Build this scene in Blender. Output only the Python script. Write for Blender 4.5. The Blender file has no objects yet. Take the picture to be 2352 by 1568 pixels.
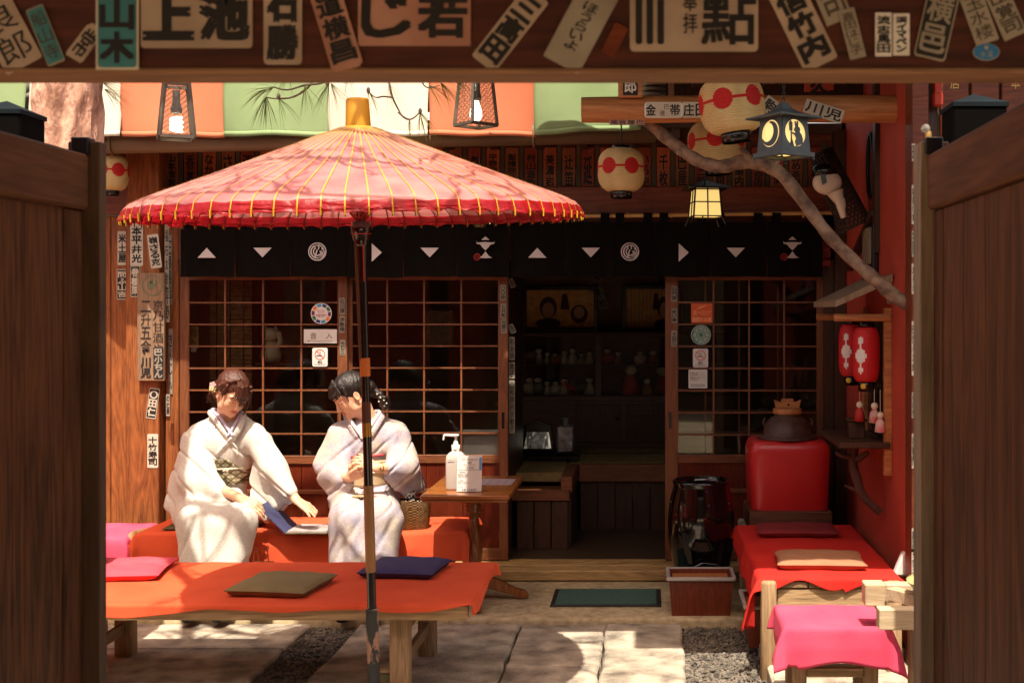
import bpy, bmesh, math, random
import numpy as np
from mathutils import Vector, Matrix, Euler, noise as mnoise
random.seed(7); rnd = random.Random(11)
SC = bpy.context.scene; COL = SC.collection
# ---------------- camera, sky, sun, exposure
F = 2800.0; CX = 1490.0; CY = 712.0; ZC = 1.57      # focal length and principal point in 2352-wide pixels, eye height
cam_d = bpy.data.cameras.new('camera'); cam = bpy.data.objects.new('camera', cam_d); COL.objects.link(cam)
cam_d.sensor_width = 36; cam_d.lens = F/2352*36
cam_d.shift_x = -(CX-1176)/2352; cam_d.shift_y = -(784-CY)/2352
cam.location = (0, 0, ZC); cam.rotation_euler = (math.radians(90), 0, 0)
cam_d.clip_start = .05; cam_d.clip_end = 500
cam_d.dof.use_dof = True; cam_d.dof.focus_distance = 6.2; cam_d.dof.aperture_fstop = 7.5
SC.camera = cam
SUN_EL, SUN_AZ = 66.0, 3.0       # degrees; the sun stands high behind the camera
W = bpy.data.worlds.new('World'); SC.world = W; W.use_nodes = True
_n = W.node_tree.nodes; _n.clear()
_o = _n.new('ShaderNodeOutputWorld'); _b = _n.new('ShaderNodeBackground'); _s = _n.new('ShaderNodeTexSky')
_s.sky_type = 'NISHITA'; _s.sun_disc = False; _s.sun_elevation = math.radians(SUN_EL); _s.sun_rotation = math.radians(180-SUN_AZ)
_s.air_density = 1.0; _s.dust_density = 3.0; _s.ozone_density = .6
_b.inputs['Strength'].default_value = .15
_t = _n.new('ShaderNodeMix'); _t.data_type = 'RGBA'; _t.blend_type = 'MULTIPLY'; _t.inputs['Factor'].default_value = 1; _t.inputs[7].default_value = (1.0, .80, .60, 1)   # warm white balance
W.node_tree.links.new(_s.outputs[0], _t.inputs[6]); W.node_tree.links.new(_t.outputs[2], _b.inputs[0]); W.node_tree.links.new(_b.outputs[0], _o.inputs[0])
sl = bpy.data.lights.new('sun', 'SUN'); sl.energy = 2.9; sl.angle = math.radians(.55); sl.color = (1, .90, .75)
sun = bpy.data.objects.new('sun', sl); COL.objects.link(sun)
_d = Vector((-math.sin(math.radians(SUN_AZ))*math.cos(math.radians(SUN_EL)), math.cos(math.radians(SUN_AZ))*math.cos(math.radians(SUN_EL)), -math.sin(math.radians(SUN_EL))))
sun.rotation_euler = _d.to_track_quat('-Z', 'Y').to_euler(); sun.location = (0, -3, 8)
SC.view_settings.view_transform = 'Standard'; SC.view_settings.look = 'None'; SC.view_settings.gamma = 1
SC.view_settings.exposure = 1.62
SC.cycles.use_denoising = True
SC.cycles.max_bounces = 8; SC.cycles.diffuse_bounces = 4; SC.cycles.glossy_bounces = 3; SC.cycles.transparent_max_bounces = 12
SC.cycles.sample_clamp_indirect = 6

def P(px, py, Y):
    'the point at depth Y that the photograph shows at pixel (px, py) of 2352 x 1568'
    return Vector(((px-CX)*Y/F, Y, ZC-(py-CY)*Y/F))
# ---------------- materials
def lin(c):
    c = c/255.0
    return c/12.92 if c <= .04045 else ((c+.055)/1.055)**2.4
def rgb(*c): return tuple(lin(x) for x in c)+(1,)
MATS = {}
def _base(name):
    m = bpy.data.materials.new(name); m.use_nodes = True; nt = m.node_tree
    return m, nt, nt.nodes, nt.links, nt.nodes['Principled BSDF']
def mat(name, c1, c2=None, rough=.6, scale=6, stretch=(1, 1, 1), detail=5, bump=0, bscale=40, bstretch=None, metal=0, spec=.5, coat=0, sheen=0, emit=None, es=0, trans=0, lo=.3, hi=.7, sub=0):
    if name in MATS: return MATS[name]
    m, nt, N, L, B = _base(name)
    if c2 is None: c2 = tuple(max(0, x*.86) for x in c1[:3])+(1,)
    tc = N.new('ShaderNodeTexCoord'); mp = N.new('ShaderNodeMapping'); mp.inputs['Scale'].default_value = stretch
    L.new(tc.outputs['Object'], mp.inputs[0])
    nz = N.new('ShaderNodeTexNoise'); nz.inputs['Scale'].default_value = scale; nz.inputs['Detail'].default_value = detail
    L.new(mp.outputs[0], nz.inputs[0])
    cr = N.new('ShaderNodeValToRGB'); cr.color_ramp.elements[0].position = lo; cr.color_ramp.elements[1].position = hi
    cr.color_ramp.elements[0].color = c1; cr.color_ramp.elements[1].color = c2
    L.new(nz.outputs[0], cr.inputs[0]); L.new(cr.outputs[0], B.inputs['Base Color'])
    B.inputs['Roughness'].default_value = rough; B.inputs['Metallic'].default_value = metal
    B.inputs['Specular IOR Level'].default_value = spec; B.inputs['Coat Weight'].default_value = coat; B.inputs['Coat Roughness'].default_value = .08
    B.inputs['Sheen Weight'].default_value = sheen
    if sub: B.inputs['Subsurface Weight'].default_value = sub; B.inputs['Subsurface Radius'].default_value = (.012, .005, .003); B.inputs['Subsurface Scale'].default_value = 1
    if emit: B.inputs['Emission Color'].default_value = emit; B.inputs['Emission Strength'].default_value = es
    if trans:
        t = N.new('ShaderNodeBsdfTranslucent'); mx = N.new('ShaderNodeMixShader'); mx.inputs[0].default_value = trans
        L.new(cr.outputs[0], t.inputs[0]); L.new(B.outputs[0], mx.inputs[1]); L.new(t.outputs[0], mx.inputs[2]); L.new(mx.outputs[0], N['Material Output'].inputs[0])
    if bump:
        m2 = N.new('ShaderNodeMapping'); m2.inputs['Scale'].default_value = bstretch or stretch; L.new(tc.outputs['Object'], m2.inputs[0])
        n2 = N.new('ShaderNodeTexNoise'); n2.inputs['Scale'].default_value = bscale; n2.inputs['Detail'].default_value = 4; L.new(m2.outputs[0], n2.inputs[0])
        bp = N.new('ShaderNodeBump'); bp.inputs['Strength'].default_value = 1; bp.inputs['Distance'].default_value = bump
        L.new(n2.outputs[0], bp.inputs['Height']); L.new(bp.outputs[0], B.inputs['Normal'])
    MATS[name] = m; return m
def wood(name, c1, c2, axis='Z', rough=.6, ring=9, bump=.0008, coat=0, spec=.35, worn=None):
    'grained wood: rings bent by noise plus fine fibres along the axis'
    if name in MATS: return MATS[name]
    m, nt, N, L, B = _base(name)
    st = {'X': (.09, 1, 1), 'Y': (1, .09, 1), 'Z': (1, 1, .09)}[axis]
    tc = N.new('ShaderNodeTexCoord'); mp = N.new('ShaderNodeMapping'); mp.inputs['Scale'].default_value = st; L.new(tc.outputs['Object'], mp.inputs[0])
    n1 = N.new('ShaderNodeTexNoise'); n1.inputs['Scale'].default_value = ring; n1.inputs['Detail'].default_value = 3; n1.inputs['Distortion'].default_value = .6; L.new(mp.outputs[0], n1.inputs[0])
    mu = N.new('ShaderNodeMath'); mu.operation = 'MULTIPLY'; mu.inputs[1].default_value = 9; L.new(n1.outputs[0], mu.inputs[0])
    fr = N.new('ShaderNodeMath'); fr.operation = 'PINGPONG'; fr.inputs[1].default_value = .5; L.new(mu.outputs[0], fr.inputs[0])
    n2 = N.new('ShaderNodeTexNoise'); n2.inputs['Scale'].default_value = ring*16; n2.inputs['Detail'].default_value = 4; L.new(mp.outputs[0], n2.inputs[0])
    n3 = N.new('ShaderNodeTexNoise'); n3.inputs['Scale'].default_value = 2.2; n3.inputs['Detail'].default_value = 3; L.new(tc.outputs['Object'], n3.inputs[0])
    a = N.new('ShaderNodeMath'); a.operation = 'MULTIPLY_ADD'; a.inputs[1].default_value = .55; L.new(fr.outputs[0], a.inputs[0])
    b = N.new('ShaderNodeMath'); b.operation = 'MULTIPLY'; b.inputs[1].default_value = .75; L.new(n2.outputs[0], b.inputs[0]); L.new(b.outputs[0], a.inputs[2])
    a2 = N.new('ShaderNodeMath'); a2.operation = 'MULTIPLY_ADD'; a2.inputs[1].default_value = .5; L.new(n3.outputs[0], a2.inputs[0]); L.new(a.outputs[0], a2.inputs[2])
    cr = N.new('ShaderNodeValToRGB'); cr.color_ramp.elements[0].position = .42; cr.color_ramp.elements[1].position = 1.0
    cr.color_ramp.elements[0].color = c1; cr.color_ramp.elements[1].color = c2
    L.new(a2.outputs[0], cr.inputs[0]); L.new(cr.outputs[0], B.inputs['Base Color'])
    B.inputs['Roughness'].default_value = rough; B.inputs['Coat Weight'].default_value = coat; B.inputs['Coat Roughness'].default_value = .2; B.inputs['Specular IOR Level'].default_value = spec
    bp = N.new('ShaderNodeBump'); bp.inputs['Distance'].default_value = bump; L.new(a.outputs[0], bp.inputs['Height']); L.new(bp.outputs[0], B.inputs['Normal'])
    MATS[name] = m; return m
def glass(name, tint=(.9, .9, .9, 1), gl=1.0):
    m, nt, N, L, B = _base(name); N.remove(B)
    t = N.new('ShaderNodeBsdfTransparent'); t.inputs[0].default_value = tint
    g = N.new('ShaderNodeBsdfGlossy'); g.inputs['Roughness'].default_value = .01
    fr = N.new('ShaderNodeFresnel'); fr.inputs[0].default_value = 1.5
    mx = N.new('ShaderNodeMixShader'); mm = N.new('ShaderNodeMath'); mm.operation = 'MULTIPLY'; mm.inputs[1].default_value = gl
    L.new(fr.outputs[0], mm.inputs[0]); L.new(mm.outputs[0], mx.inputs[0]); L.new(t.outputs[0], mx.inputs[1]); L.new(g.outputs[0], mx.inputs[2]); L.new(mx.outputs[0], N['Material Output'].inputs[0])
    return m
# ---------------- mesh builder (all shapes are given in world coordinates)
class MB:
    def __init__(s): s.v = []; s.f = []; s.mi = []; s.sm = []
    def add(s, vs, fs, mi=0, smooth=False, M=None):
        o = len(s.v)
        s.v += [tuple(M @ Vector(v)) if M is not None else tuple(v) for v in vs]
        s.f += [tuple(i+o for i in f) for f in fs]; s.mi += [mi]*len(fs); s.sm += [smooth]*len(fs)
        return s
    def bm(s, b, mi=0, smooth=False, M=None):
        b.verts.index_update()
        s.add([v.co for v in b.verts], [[v.index for v in f.verts] for f in b.faces], mi, smooth, M); b.free(); return s
    def box(s, x0, x1, y0, y1, z0, z1, bev=0, mi=0, M=None, seg=1):
        vs = [(x, y, z) for x in (x0, x1) for y in (y0, y1) for z in (z0, z1)]
        fs = [(0, 1, 3, 2), (4, 6, 7, 5), (0, 4, 5, 1), (2, 3, 7, 6), (0, 2, 6, 4), (1, 5, 7, 3)]
        if bev <= 0: return s.add(vs, fs, mi, False, M)
        b = bmesh.new(); bv = [b.verts.new(v) for v in vs]
        for f in fs: b.faces.new([bv[i] for i in f])
        bmesh.ops.bevel(b, geom=b.edges[:], offset=min(bev, .49*min(abs(x1-x0), abs(y1-y0), abs(z1-z0))), segments=seg, profile=.5, affect='EDGES')
        return s.bm(b, mi, seg > 1, M)
    def bar(s, a, b, w, h, bev=0, mi=0, up=(0, 0, 1)):
        'box beam from a to b: w across, h along up'
        a = Vector(a); b = Vector(b); d = (b-a); l = d.length; d.normalize(); u = Vector(up)
        x = d.cross(u).normalized() if d.cross(u).length > 1e-4 else Vector((1, 0, 0)); z = x.cross(d).normalized()
        M = Matrix((x, d, z)).transposed().to_4x4(); M.translation = a
        return s.box(-w/2, w/2, 0, l, -h/2, h/2, bev, mi, M)
    def tube(s, pts, r, n=10, mi=0, cap=True, smooth=True, closed=False):
        'round tube through pts; r a number or a list'
        pts = [Vector(p) for p in pts]; R = r if isinstance(r, (list, tuple)) else [r]*len(pts); vs = []; fs = []
        t0 = (pts[1]-pts[0]).normalized(); u = t0.orthogonal().normalized()
        for i, p in enumerate(pts):
            t = (pts[min(i+1, len(pts)-1)]-pts[max(i-1, 0)]).normalized()
            u = (u-t*u.dot(t)); u = u.normalized() if u.length > 1e-6 else t.orthogonal().normalized(); w = t.cross(u)
            for k in range(n): a = 2*math.pi*k/n; vs.append(p+(u*math.cos(a)+w*math.sin(a))*R[i])
        for i in range(len(pts)-1):
            for k in range(n): fs.append((i*n+k, i*n+(k+1) % n, (i+1)*n+(k+1) % n, (i+1)*n+k))
        if closed:
            i = len(pts)-1
            for k in range(n): fs.append((i*n+k, i*n+(k+1) % n, (k+1) % n, k))
        s.add(vs, fs, mi, smooth)
        if cap and not closed: s.add(vs[:n], [tuple(range(n))[::-1]], mi); s.add(vs[-n:], [tuple(range(n))], mi)
        return s
    def lathe(s, prof, n=32, M=None, mi=0, smooth=True, sq=None, a0=0, a1=2*math.pi, fn=None):
        'profile of (r, z) turned round z'
        vs = []; fs = []; full = abs(a1-a0-2*math.pi) < 1e-6; m = n if full else n+1
        for i, (r, z) in enumerate(prof):
            for k in range(m):
                a = a0+(a1-a0)*k/n; rr = r*(fn(a, i) if fn else 1)
                vs.append((rr*math.cos(a), rr*math.sin(a), z))
        for i in range(len(prof)-1):
            for k in range(n):
                k2 = (k+1) % m
                fs.append((i*m+k, i*m+k2, (i+1)*m+k2, (i+1)*m+k))
        return s.add(vs, fs, mi, smooth, M)
    def prism(s, poly, depth, M=None, mi=0, smooth=False, bev=0):
        'poly in local XY, thick from z=0 to depth'
        b = bmesh.new(); vv = [b.verts.new((x, y, 0)) for x, y in poly]; f = b.faces.new(vv)
        r = bmesh.ops.extrude_face_region(b, geom=[f]); bmesh.ops.translate(b, verts=[g for g in r['geom'] if isinstance(g, bmesh.types.BMVert)], vec=(0, 0, depth))
        bmesh.ops.recalc_face_normals(b, faces=b.faces[:])
        if bev: bmesh.ops.bevel(b, geom=b.edges[:], offset=bev, segments=1, affect='EDGES')
        bmesh.ops.triangulate(b, faces=[f for f in b.faces if len(f.verts) > 4])
        return s.bm(b, mi, smooth, M)
    def grid(s, fn, nu, nv, mi=0, smooth=True):
        vs = [fn(i/nu, j/nv) for j in range(nv+1) for i in range(nu+1)]
        return s.add(vs, [(j*(nu+1)+i, j*(nu+1)+i+1, (j+1)*(nu+1)+i+1, (j+1)*(nu+1)+i) for j in range(nv) for i in range(nu)], mi, smooth)
    def sphere(s, c, r, n=16, mi=0, sc=(1, 1, 1), M=None):
        pr = [(math.sin(math.pi*i/n), -math.cos(math.pi*i/n)) for i in range(n+1)]; pr[0] = (1e-4, -1); pr[-1] = (1e-4, 1)
        T = Matrix.Translation(c) @ Matrix.Diagonal((r*sc[0], r*sc[1], r*sc[2], 1))
        return s.lathe(pr, n+4, (M @ T) if M is not None else T, mi)
    def bounds(s):
        a = np.array(s.v); return a.min(0), a.max(0)
def root_of(o):
    while o.parent: o = o.parent
    return o
ORG = {}
def finish(name, mb, mats, org, solid=0, bev=0, sub=0):
    me = bpy.data.meshes.new(name); ox, oy, oz = org
    a = np.array([tuple(v) for v in mb.v], dtype=np.float64)-np.array([ox, oy, oz])
    me.from_pydata(a.tolist(), [], mb.f); me.polygons.foreach_set('material_index', mb.mi); me.polygons.foreach_set('use_smooth', mb.sm)
    for m in (mats if isinstance(mats, (list, tuple)) else [mats]): me.materials.append(m)
    me.validate(); me.update()
    o = bpy.data.objects.new(name, me); COL.objects.link(o)
    if solid: md = o.modifiers.new('thick', 'SOLIDIFY'); md.thickness = solid; md.offset = 0
    if sub: md = o.modifiers.new('sub', 'SUBSURF'); md.levels = sub; md.render_levels = sub
    return o
def tag(o, label, cat, group=None, kind=None):
    if label: o['label'] = label
    if cat: o['category'] = cat
    if group: o['group'] = group
    if kind: o['kind'] = kind
    return o
def thing(name, label, cat, loc, group=None, kind=None):
    o = bpy.data.objects.new(name, None); COL.objects.link(o); o.location = loc; o.empty_display_size = .1
    ORG[o.name] = tuple(loc); return tag(o, label, cat, group, kind)
def part(name, mb, mats, parent, label=None, **k):
    org = ORG[root_of(parent).name]; o = finish(name, mb, mats, org, **k); o.parent = parent
    if label: o['label'] = label
    return o
def solo(name, mb, mats, label, cat, group=None, kind=None, org=None, **k):
    if org is None: lo, hi = mb.bounds(); org = ((lo[0]+hi[0])/2, (lo[1]+hi[1])/2, lo[2])
    o = finish(name, mb, mats, org, **k); o.location = org; ORG[o.name] = tuple(org); return tag(o, label, cat, group, kind)
def struct(name, mb, mats, **k):
    o = finish(name, mb, mats, (0, 0, 0), **k); ORG[o.name] = (0, 0, 0); o['kind'] = 'structure'; return o
def dup(o, loc=None, rot=None, label=None, parent=None):
    c = o.copy(); COL.objects.link(c); c.parent = parent
    if parent is not None: c.matrix_parent_inverse = Matrix()
    if loc is not None: c.location = loc
    if rot is not None: c.rotation_euler = rot
    if label: c['label'] = label
    ORG[c.name] = tuple(c.location)
    for ch in list(o.children): dup(ch, parent=c)
    return c
# ---------------- lettering: glyph outlines turned to flat meshes
GL = {}
def glyph(ch, off=.0):
    k = (ch, off)
    if k in GL: return GL[k]
    c = bpy.data.curves.new('glyph', 'FONT'); c.body = ch; c.resolution_u = 2; c.offset = off; c.fill_mode = 'FRONT'
    o = bpy.data.objects.new('glyph', c); COL.objects.link(o); bpy.context.view_layer.update()
    e = o.evaluated_get(bpy.context.evaluated_depsgraph_get()); me = e.to_mesh()
    v = np.array([list(q.co) for q in me.vertices]) if len(me.vertices) else np.zeros((0, 3)); f = [tuple(p.vertices) for p in me.polygons]
    e.to_mesh_clear(); bpy.data.objects.remove(o); bpy.data.curves.remove(c)
    if len(v): lo = v[:, :2].min(0); hi = v[:, :2].max(0)
    else: lo = hi = np.zeros(2)
    GL[k] = (v, f, lo, hi); return GL[k]
def put_glyph(mb, ch, cx, cy, w, h, M, mi=1, off=.02, fit=True, z=.0012):
    b = off; v, f, lo, hi = glyph(ch, 0)
    if not f: return
    w -= b*w; h -= b*h; sx = w/max(hi[0]-lo[0], .05); sy = h/max(hi[1]-lo[1], .05)
    if not fit or ch in 'ー一・、ニ': sx = sy = min(w, h)/.95
    sx = min(sx, h*1.9, w*3.2); sy = min(sy, max(h, w)*1.35)
    c = (lo+hi)/2
    e = b*1.15*min(sx, sy)   # brush weight: shifted copies, each a hair above the last
    for k, (dx, dy) in enumerate(((0, 0), (e, e), (-e, e), (e, -e), (-e, -e)) if b > .004 else ((0, 0),)):
        mb.add([((p[0]-c[0])*sx+cx+dx, (p[1]-c[1])*sy+cy+dy, z+k*.00006) for p in v], f, mi, False, M)
def column(mb, text, cx, top, w, h, M, mi=1, off=.02, gap=.1, z=.0012):
    'vertical line of characters filling w x h below top'
    if not text: return
    n = len(text); ch = h/n
    for i, t in enumerate(text):
        if t != ' ': put_glyph(mb, t, cx, top-ch*(i+.5), w, ch*(1-gap), M, mi, off, z=z)
def row(mb, text, cx, cy, w, h, M, mi=1, off=.01, z=.0012):
    'horizontal line fitted in width w, natural spacing'
    adv = []; x = 0
    for t in text:
        v, f, lo, hi = glyph(t, off)
        wd = .3 if t == ' ' else (hi[0]+max(lo[0], 0)*.9+.04 if f else .3)
        if ord(t) > 0x2000: wd = 1.0
        adv.append((x, t)); x += wd
    s = w/max(x, .01); sy = min(h/.8, s*1.6)
    for x0, t in adv:
        v, f, lo, hi = glyph(t, off)
        if f: mb.add([(cx-w/2+(x0+p[0])*s, cy-h*.42+p[1]*sy, z) for p in v], f, mi, False, M)
def rrect(w, h, r=.1, n=4):
    r = min(r, .49*w, .49*h); out = []
    for cx, cy, a0 in ((w/2-r, h/2-r, 0), (-w/2+r, h/2-r, 90), (-w/2+r, -h/2+r, 180), (w/2-r, -h/2+r, 270)):
        for k in range(n+1): a = math.radians(a0+90*k/n); out.append((cx+r*math.cos(a), cy+r*math.sin(a)))
    return out
def face_cam(loc, ang=0):
    'matrix: local X right, local Y up, local Z toward the camera, turned by ang degrees'
    return Matrix.Translation(loc) @ Matrix.Rotation(math.radians(90), 4, 'X') @ Matrix.Rotation(math.radians(ang), 4, 'Z')
# ---------------- palette
wd_gate = wood('gate wood', rgb(50, 29, 17), rgb(116, 72, 44), 'Z', .62, 7, spec=.15)
wd_gatex = wood('gate beam wood', rgb(40, 17, 11), rgb(84, 40, 26), 'X', .6, 6)
wd_gaterail = wood('gate rail wood', rgb(82, 50, 30), rgb(122, 78, 50), 'Y', .7, 5, spec=.15)
wd_pale = wood('pale weathered wood', rgb(112, 92, 72), rgb(165, 140, 112), 'Z', .75, 7)
wd_mold = wood('beam moulding wood', rgb(98, 68, 48), rgb(140, 104, 74), 'X', .7, 8)
wd_wall = wood('cedar wall', rgb(88, 44, 20), rgb(160, 94, 48), 'Z', .6, 10)
wd_door = wood('door frame wood', rgb(84, 46, 26), rgb(132, 80, 48), 'Z', .5, 12)
wd_doorx = wood('door rail wood', rgb(84, 46, 26), rgb(132, 80, 48), 'X', .5, 12)
wd_red = wood('dark red panel wood', rgb(66, 20, 10), rgb(104, 40, 20), 'Z', .35, 14, .0003)
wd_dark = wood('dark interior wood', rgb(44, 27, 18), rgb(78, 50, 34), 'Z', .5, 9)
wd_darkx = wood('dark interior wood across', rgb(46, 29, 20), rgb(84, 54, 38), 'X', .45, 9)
wd_bench = wood('bench wood', rgb(114, 90, 62), rgb(178, 148, 110), 'X', .7, 9)
wd_benchz = wood('bench leg wood', rgb(108, 84, 58), rgb(172, 142, 106), 'Z', .7, 9)
wd_benchy = wood('bench stretcher wood', rgb(108, 82, 56), rgb(150, 120, 86), 'Y', .75, 9)
wd_log = wood('log wood', rgb(140, 82, 44), rgb(196, 134, 82), 'X', .5, 7, .001)
wd_sill = wood('worn sill wood', rgb(118, 90, 54), rgb(190, 156, 104), 'X', .55, 12, .0012)
wd_table = wood('varnished table wood', rgb(122, 66, 26), rgb(172, 108, 52), 'X', .25, 9, .0002, coat=.5)
wd_tablez = wood('varnished leg wood', rgb(104, 54, 22), rgb(146, 86, 42), 'Z', .25, 9, .0002, coat=.5)
wd_floor = wood('dark shop floor', rgb(52, 40, 30), rgb(78, 62, 46), 'X', .4, 12)
wd_beamred = wood('red brown lintel wood', rgb(78, 32, 16), rgb(122, 58, 32), 'X', .5, 8)
m_black = mat('black iron', rgb(16, 16, 18), rgb(24, 24, 26), .45)
m_paper = mat('sticker paper', rgb(206, 196, 178), rgb(176, 164, 142), .8, 9)
m_papergrey = mat('faded grey paper', rgb(160, 152, 136), rgb(128, 118, 102), .8, 9)
m_papernew = mat('white label', rgb(226, 222, 214), rgb(206, 200, 190), .55, 9)
m_paperpink = mat('faded reddish paper', rgb(186, 142, 122), rgb(142, 92, 76), .8, 6)
m_teal = mat('teal print', rgb(64, 132, 136), rgb(46, 104, 110), .7)
m_ink = mat('black ink', rgb(20, 17, 16), rgb(30, 26, 24), .7)
m_inkgrey = mat('worn grey ink', rgb(86, 74, 62), rgb(60, 50, 42), .8)
m_redink = mat('red ink', rgb(200, 40, 34), rgb(180, 30, 28), .6)
m_stone = mat('granite slab', rgb(190, 178, 158), rgb(108, 99, 88), .9, 9, detail=14, bump=.007, bscale=70, bstretch=(1, .6, 1), lo=.32, hi=.70)
m_apron = mat('washed concrete apron', rgb(204, 186, 148), rgb(160, 142, 108), .9, 26, detail=8, bump=.002, bscale=160)
m_ground = mat('grit ground', rgb(112, 102, 90), rgb(72, 66, 58), .95, 45, detail=8, bump=.01, bscale=70)
m_pebble = mat('pebbles', rgb(128, 118, 104), rgb(66, 62, 58), .8, 26, detail=2)
m_plaster = mat('vermilion plaster wall', rgb(188, 68, 44), rgb(160, 54, 34), .8, 3, bump=.001, bscale=30)
m_inwall = mat('old mud wall', rgb(144, 120, 86), rgb(112, 92, 64), .9, 5)
m_tatami = mat('tatami mat', rgb(158, 136, 84), rgb(130, 108, 62), .8, 50, (1, .05, 1))
m_dark = mat('black lacquer', rgb(14, 11, 10), rgb(20, 15, 13), .25)
m_metal = mat('brown gutter metal', rgb(128, 100, 72), rgb(100, 78, 56), .55, 5, (.3, 1, 1))
m_tile = mat('roof tile', rgb(120, 116, 104), rgb(90, 88, 80), .6)
m_glass = glass('window glass', (.82, .84, .82, 1), .8)

# ---------------- stickers and small signs
def sticker(mb, px, py, w, h, Y, ang=0, text='', bg=0, fg=1, off=.02, rnd_=.12, border=None, cols=None, lift=.0015, margin=.86, jag=0):
    'paper rectangle w x h pixels centred on pixel (px,py) lying just in front of depth Y, with brushed characters'
    s = Y/F; c = P(px, py, Y-lift); M = face_cam(c, ang); w *= s; h *= s
    pl = rrect(w, h, min(w, h)*rnd_)
    if jag: r = random.Random(int(px*7+py)); pl = [(x+r.uniform(-jag, jag)*w, y+r.uniform(-jag, jag)*h) for x, y in pl]
    mb.prism(pl, .0012, M, bg)
    z = .002
    if border is not None:
        mb.prism(rrect(w*.9, h*.94, min(w, h)*.08), .0006, M @ Matrix.Translation((0, 0, .0012)), border); z = .0026
    cc = cols or [text]; n = len(cc)
    for i, t in enumerate(cc):
        if t: column(mb, t, (n/2-.5-i)*w/n if n > 1 else 0, h/2*margin, w/n*(.78 if n == 1 else .86), h*margin, M, fg, off, z=z)
    return M, w, h

# ---------------- ground
gb = MB(); gb.box(-1.68, -1.40, 2.4, 5.99, -.029, .0); gb.box(.15, .51, 2.4, 5.99, -.029, .0); struct('ground', gb, m_ground)
g = MB(); g.add([(-60, -60, -.03), (60, -60, -.03), (60, 60, -.03), (-60, 60, -.03)], [(0, 1, 2, 3)]); struct('ground', g, m_ground)
pv = MB(); r = random.Random(3)
def slab(x0, x1, y0, y1, z=0):
    n = 9; poly = []
    for (ax, ay, bx, by) in ((x0, y0, x1, y0), (x1, y0, x1, y1), (x1, y1, x0, y1), (x0, y1, x0, y0)):
        for k in range(n): t = k/n; poly.append((ax+(bx-ax)*t+r.uniform(-.007, .007), ay+(by-ay)*t+r.uniform(-.007, .007)))
    pv.prism(poly, .07, Matrix.Translation((0, 0, -.04+z+r.uniform(-.003, .003))), bev=.008)
for x0, x1, ys in ((-1.42, -.632, (2.4, 3.6, 4.62, 5.99)), (-.622, -.215, (2.4, 4.3, 5.3, 5.99)), (-.205, .16, (2.4, 3.9, 5.05, 5.99)),
                   (-2.62, -1.66, (2.4, 4.25, 5.06, 5.55, 5.99)), (-3.9, -2.63, (2.4, 4.0, 5.2, 5.99))):
    for a, b in zip(ys[:-1], ys[1:]): slab(x0, x1, a+.002, b-.002)
struct('pavement', pv, m_stone)
ap = MB(); ap.box(-4.2, 1.13, 6.0, 6.86, -.03, .055, .015, seg=2); struct('entrance_path', ap, m_apron)
kb = MB(); kb.box(.50, .62, 2.6, 5.99, -.03, .075, .012); kb.box(.62, 1.13, 2.6, 5.99, -.03, .045, .012); struct('stone_kerb', kb, m_stone)
# loose gravel between the slabs
pb = MB(); ico = bmesh.new(); bmesh.ops.create_icosphere(ico, subdivisions=1, radius=1); iv = [v.co.copy() for v in ico.verts]; ico.faces.ensure_lookup_table(); ifc = [[v.index for v in f.verts] for f in ico.faces]; ico.free()
def pebbles(x0, x1, y0, y1, n):
    for _ in range(n):
        x = r.uniform(x0, x1); y = r.uniform(y0, y1); q = r.uniform(.005, .011)
        M = Matrix.Translation((x, y, -.002+r.uniform(0, .012))) @ Euler((r.uniform(0, .6), r.uniform(0, .6), r.uniform(0, 6))).to_matrix().to_4x4() @ Matrix.Diagonal((q*1.3, q*.9, q*.7, 1))
        pb.add(iv, ifc, 0, False, M)
pebbles(-1.67, -1.41, 4.2, 6.0, 3400); pebbles(.15, .51, 4.2, 6.0, 3900)
o = finish('gravel', pb, m_pebble, (0, 0, 0)); tag(o, 'grey loose gravel filling the gaps between the paving slabs', 'gravel', kind='stuff')

# ---------------- the tea house
house = thing('tea_house', 'wooden tea house front with cedar wall, dark open doorway and raised tatami floor', 'building', (-.8, 7, 0))
m = MB()
ys = [-4.3, -3.98, -3.66, -3.42, -3.09, -2.985]
for a, b in zip(ys[:-1], ys[1:]): m.box(a+.002, b-.002, 7.0, 7.03, .12, 2.11, .004)
m.box(-4.3, -2.98, 6.985, 7.05, .055, .12)
part('plank_wall', m, wd_wall, house)
m = MB(); m.box(-2.975, -2.785, 6.93, 7.08, .055, 2.5, .006); m.box(-2.775, -2.70, 7.0, 7.1, .055, 2.11, .004); part('corner_post', m, wd_wall, house)
m = MB(); m.box(-4.3, 1.13, 6.96, 7.12, 2.115, 2.275, .006); m.box(-2.70, 1.13, 7.0, 7.1, 1.86, 2.11)
m.box(-4.3, 1.13, 7.14, 7.2, 2.275, 2.62); part('lintel_beam', m, wd_beamred, house)
m = MB(); m.box(1.065, 1.128, 6.95, 7.1, .055, 2.6, .004); m.box(1.005, 1.062, 7.0, 7.1, .12, 2.11); part('right_post', m, wd_dark, house)
m = MB(); m.box(-2.78, 1.06, 6.80, 6.90, .06, .118, .006); m.box(-2.78, 1.06, 6.902, 6.955, .055, .128, .004); m.box(-2.78, 1.06, 6.957, 7.10, .055, .122, .003)
m.box(-.82, 1.06, 6.985, 6.993, .122, .129); part('door_sill', m, wd_sill, house)
m = MB(); m.box(-4.3, 1.1, 7.102, 9.5, .03, .118); part('shop_floor', m, wd_floor, house)
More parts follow.
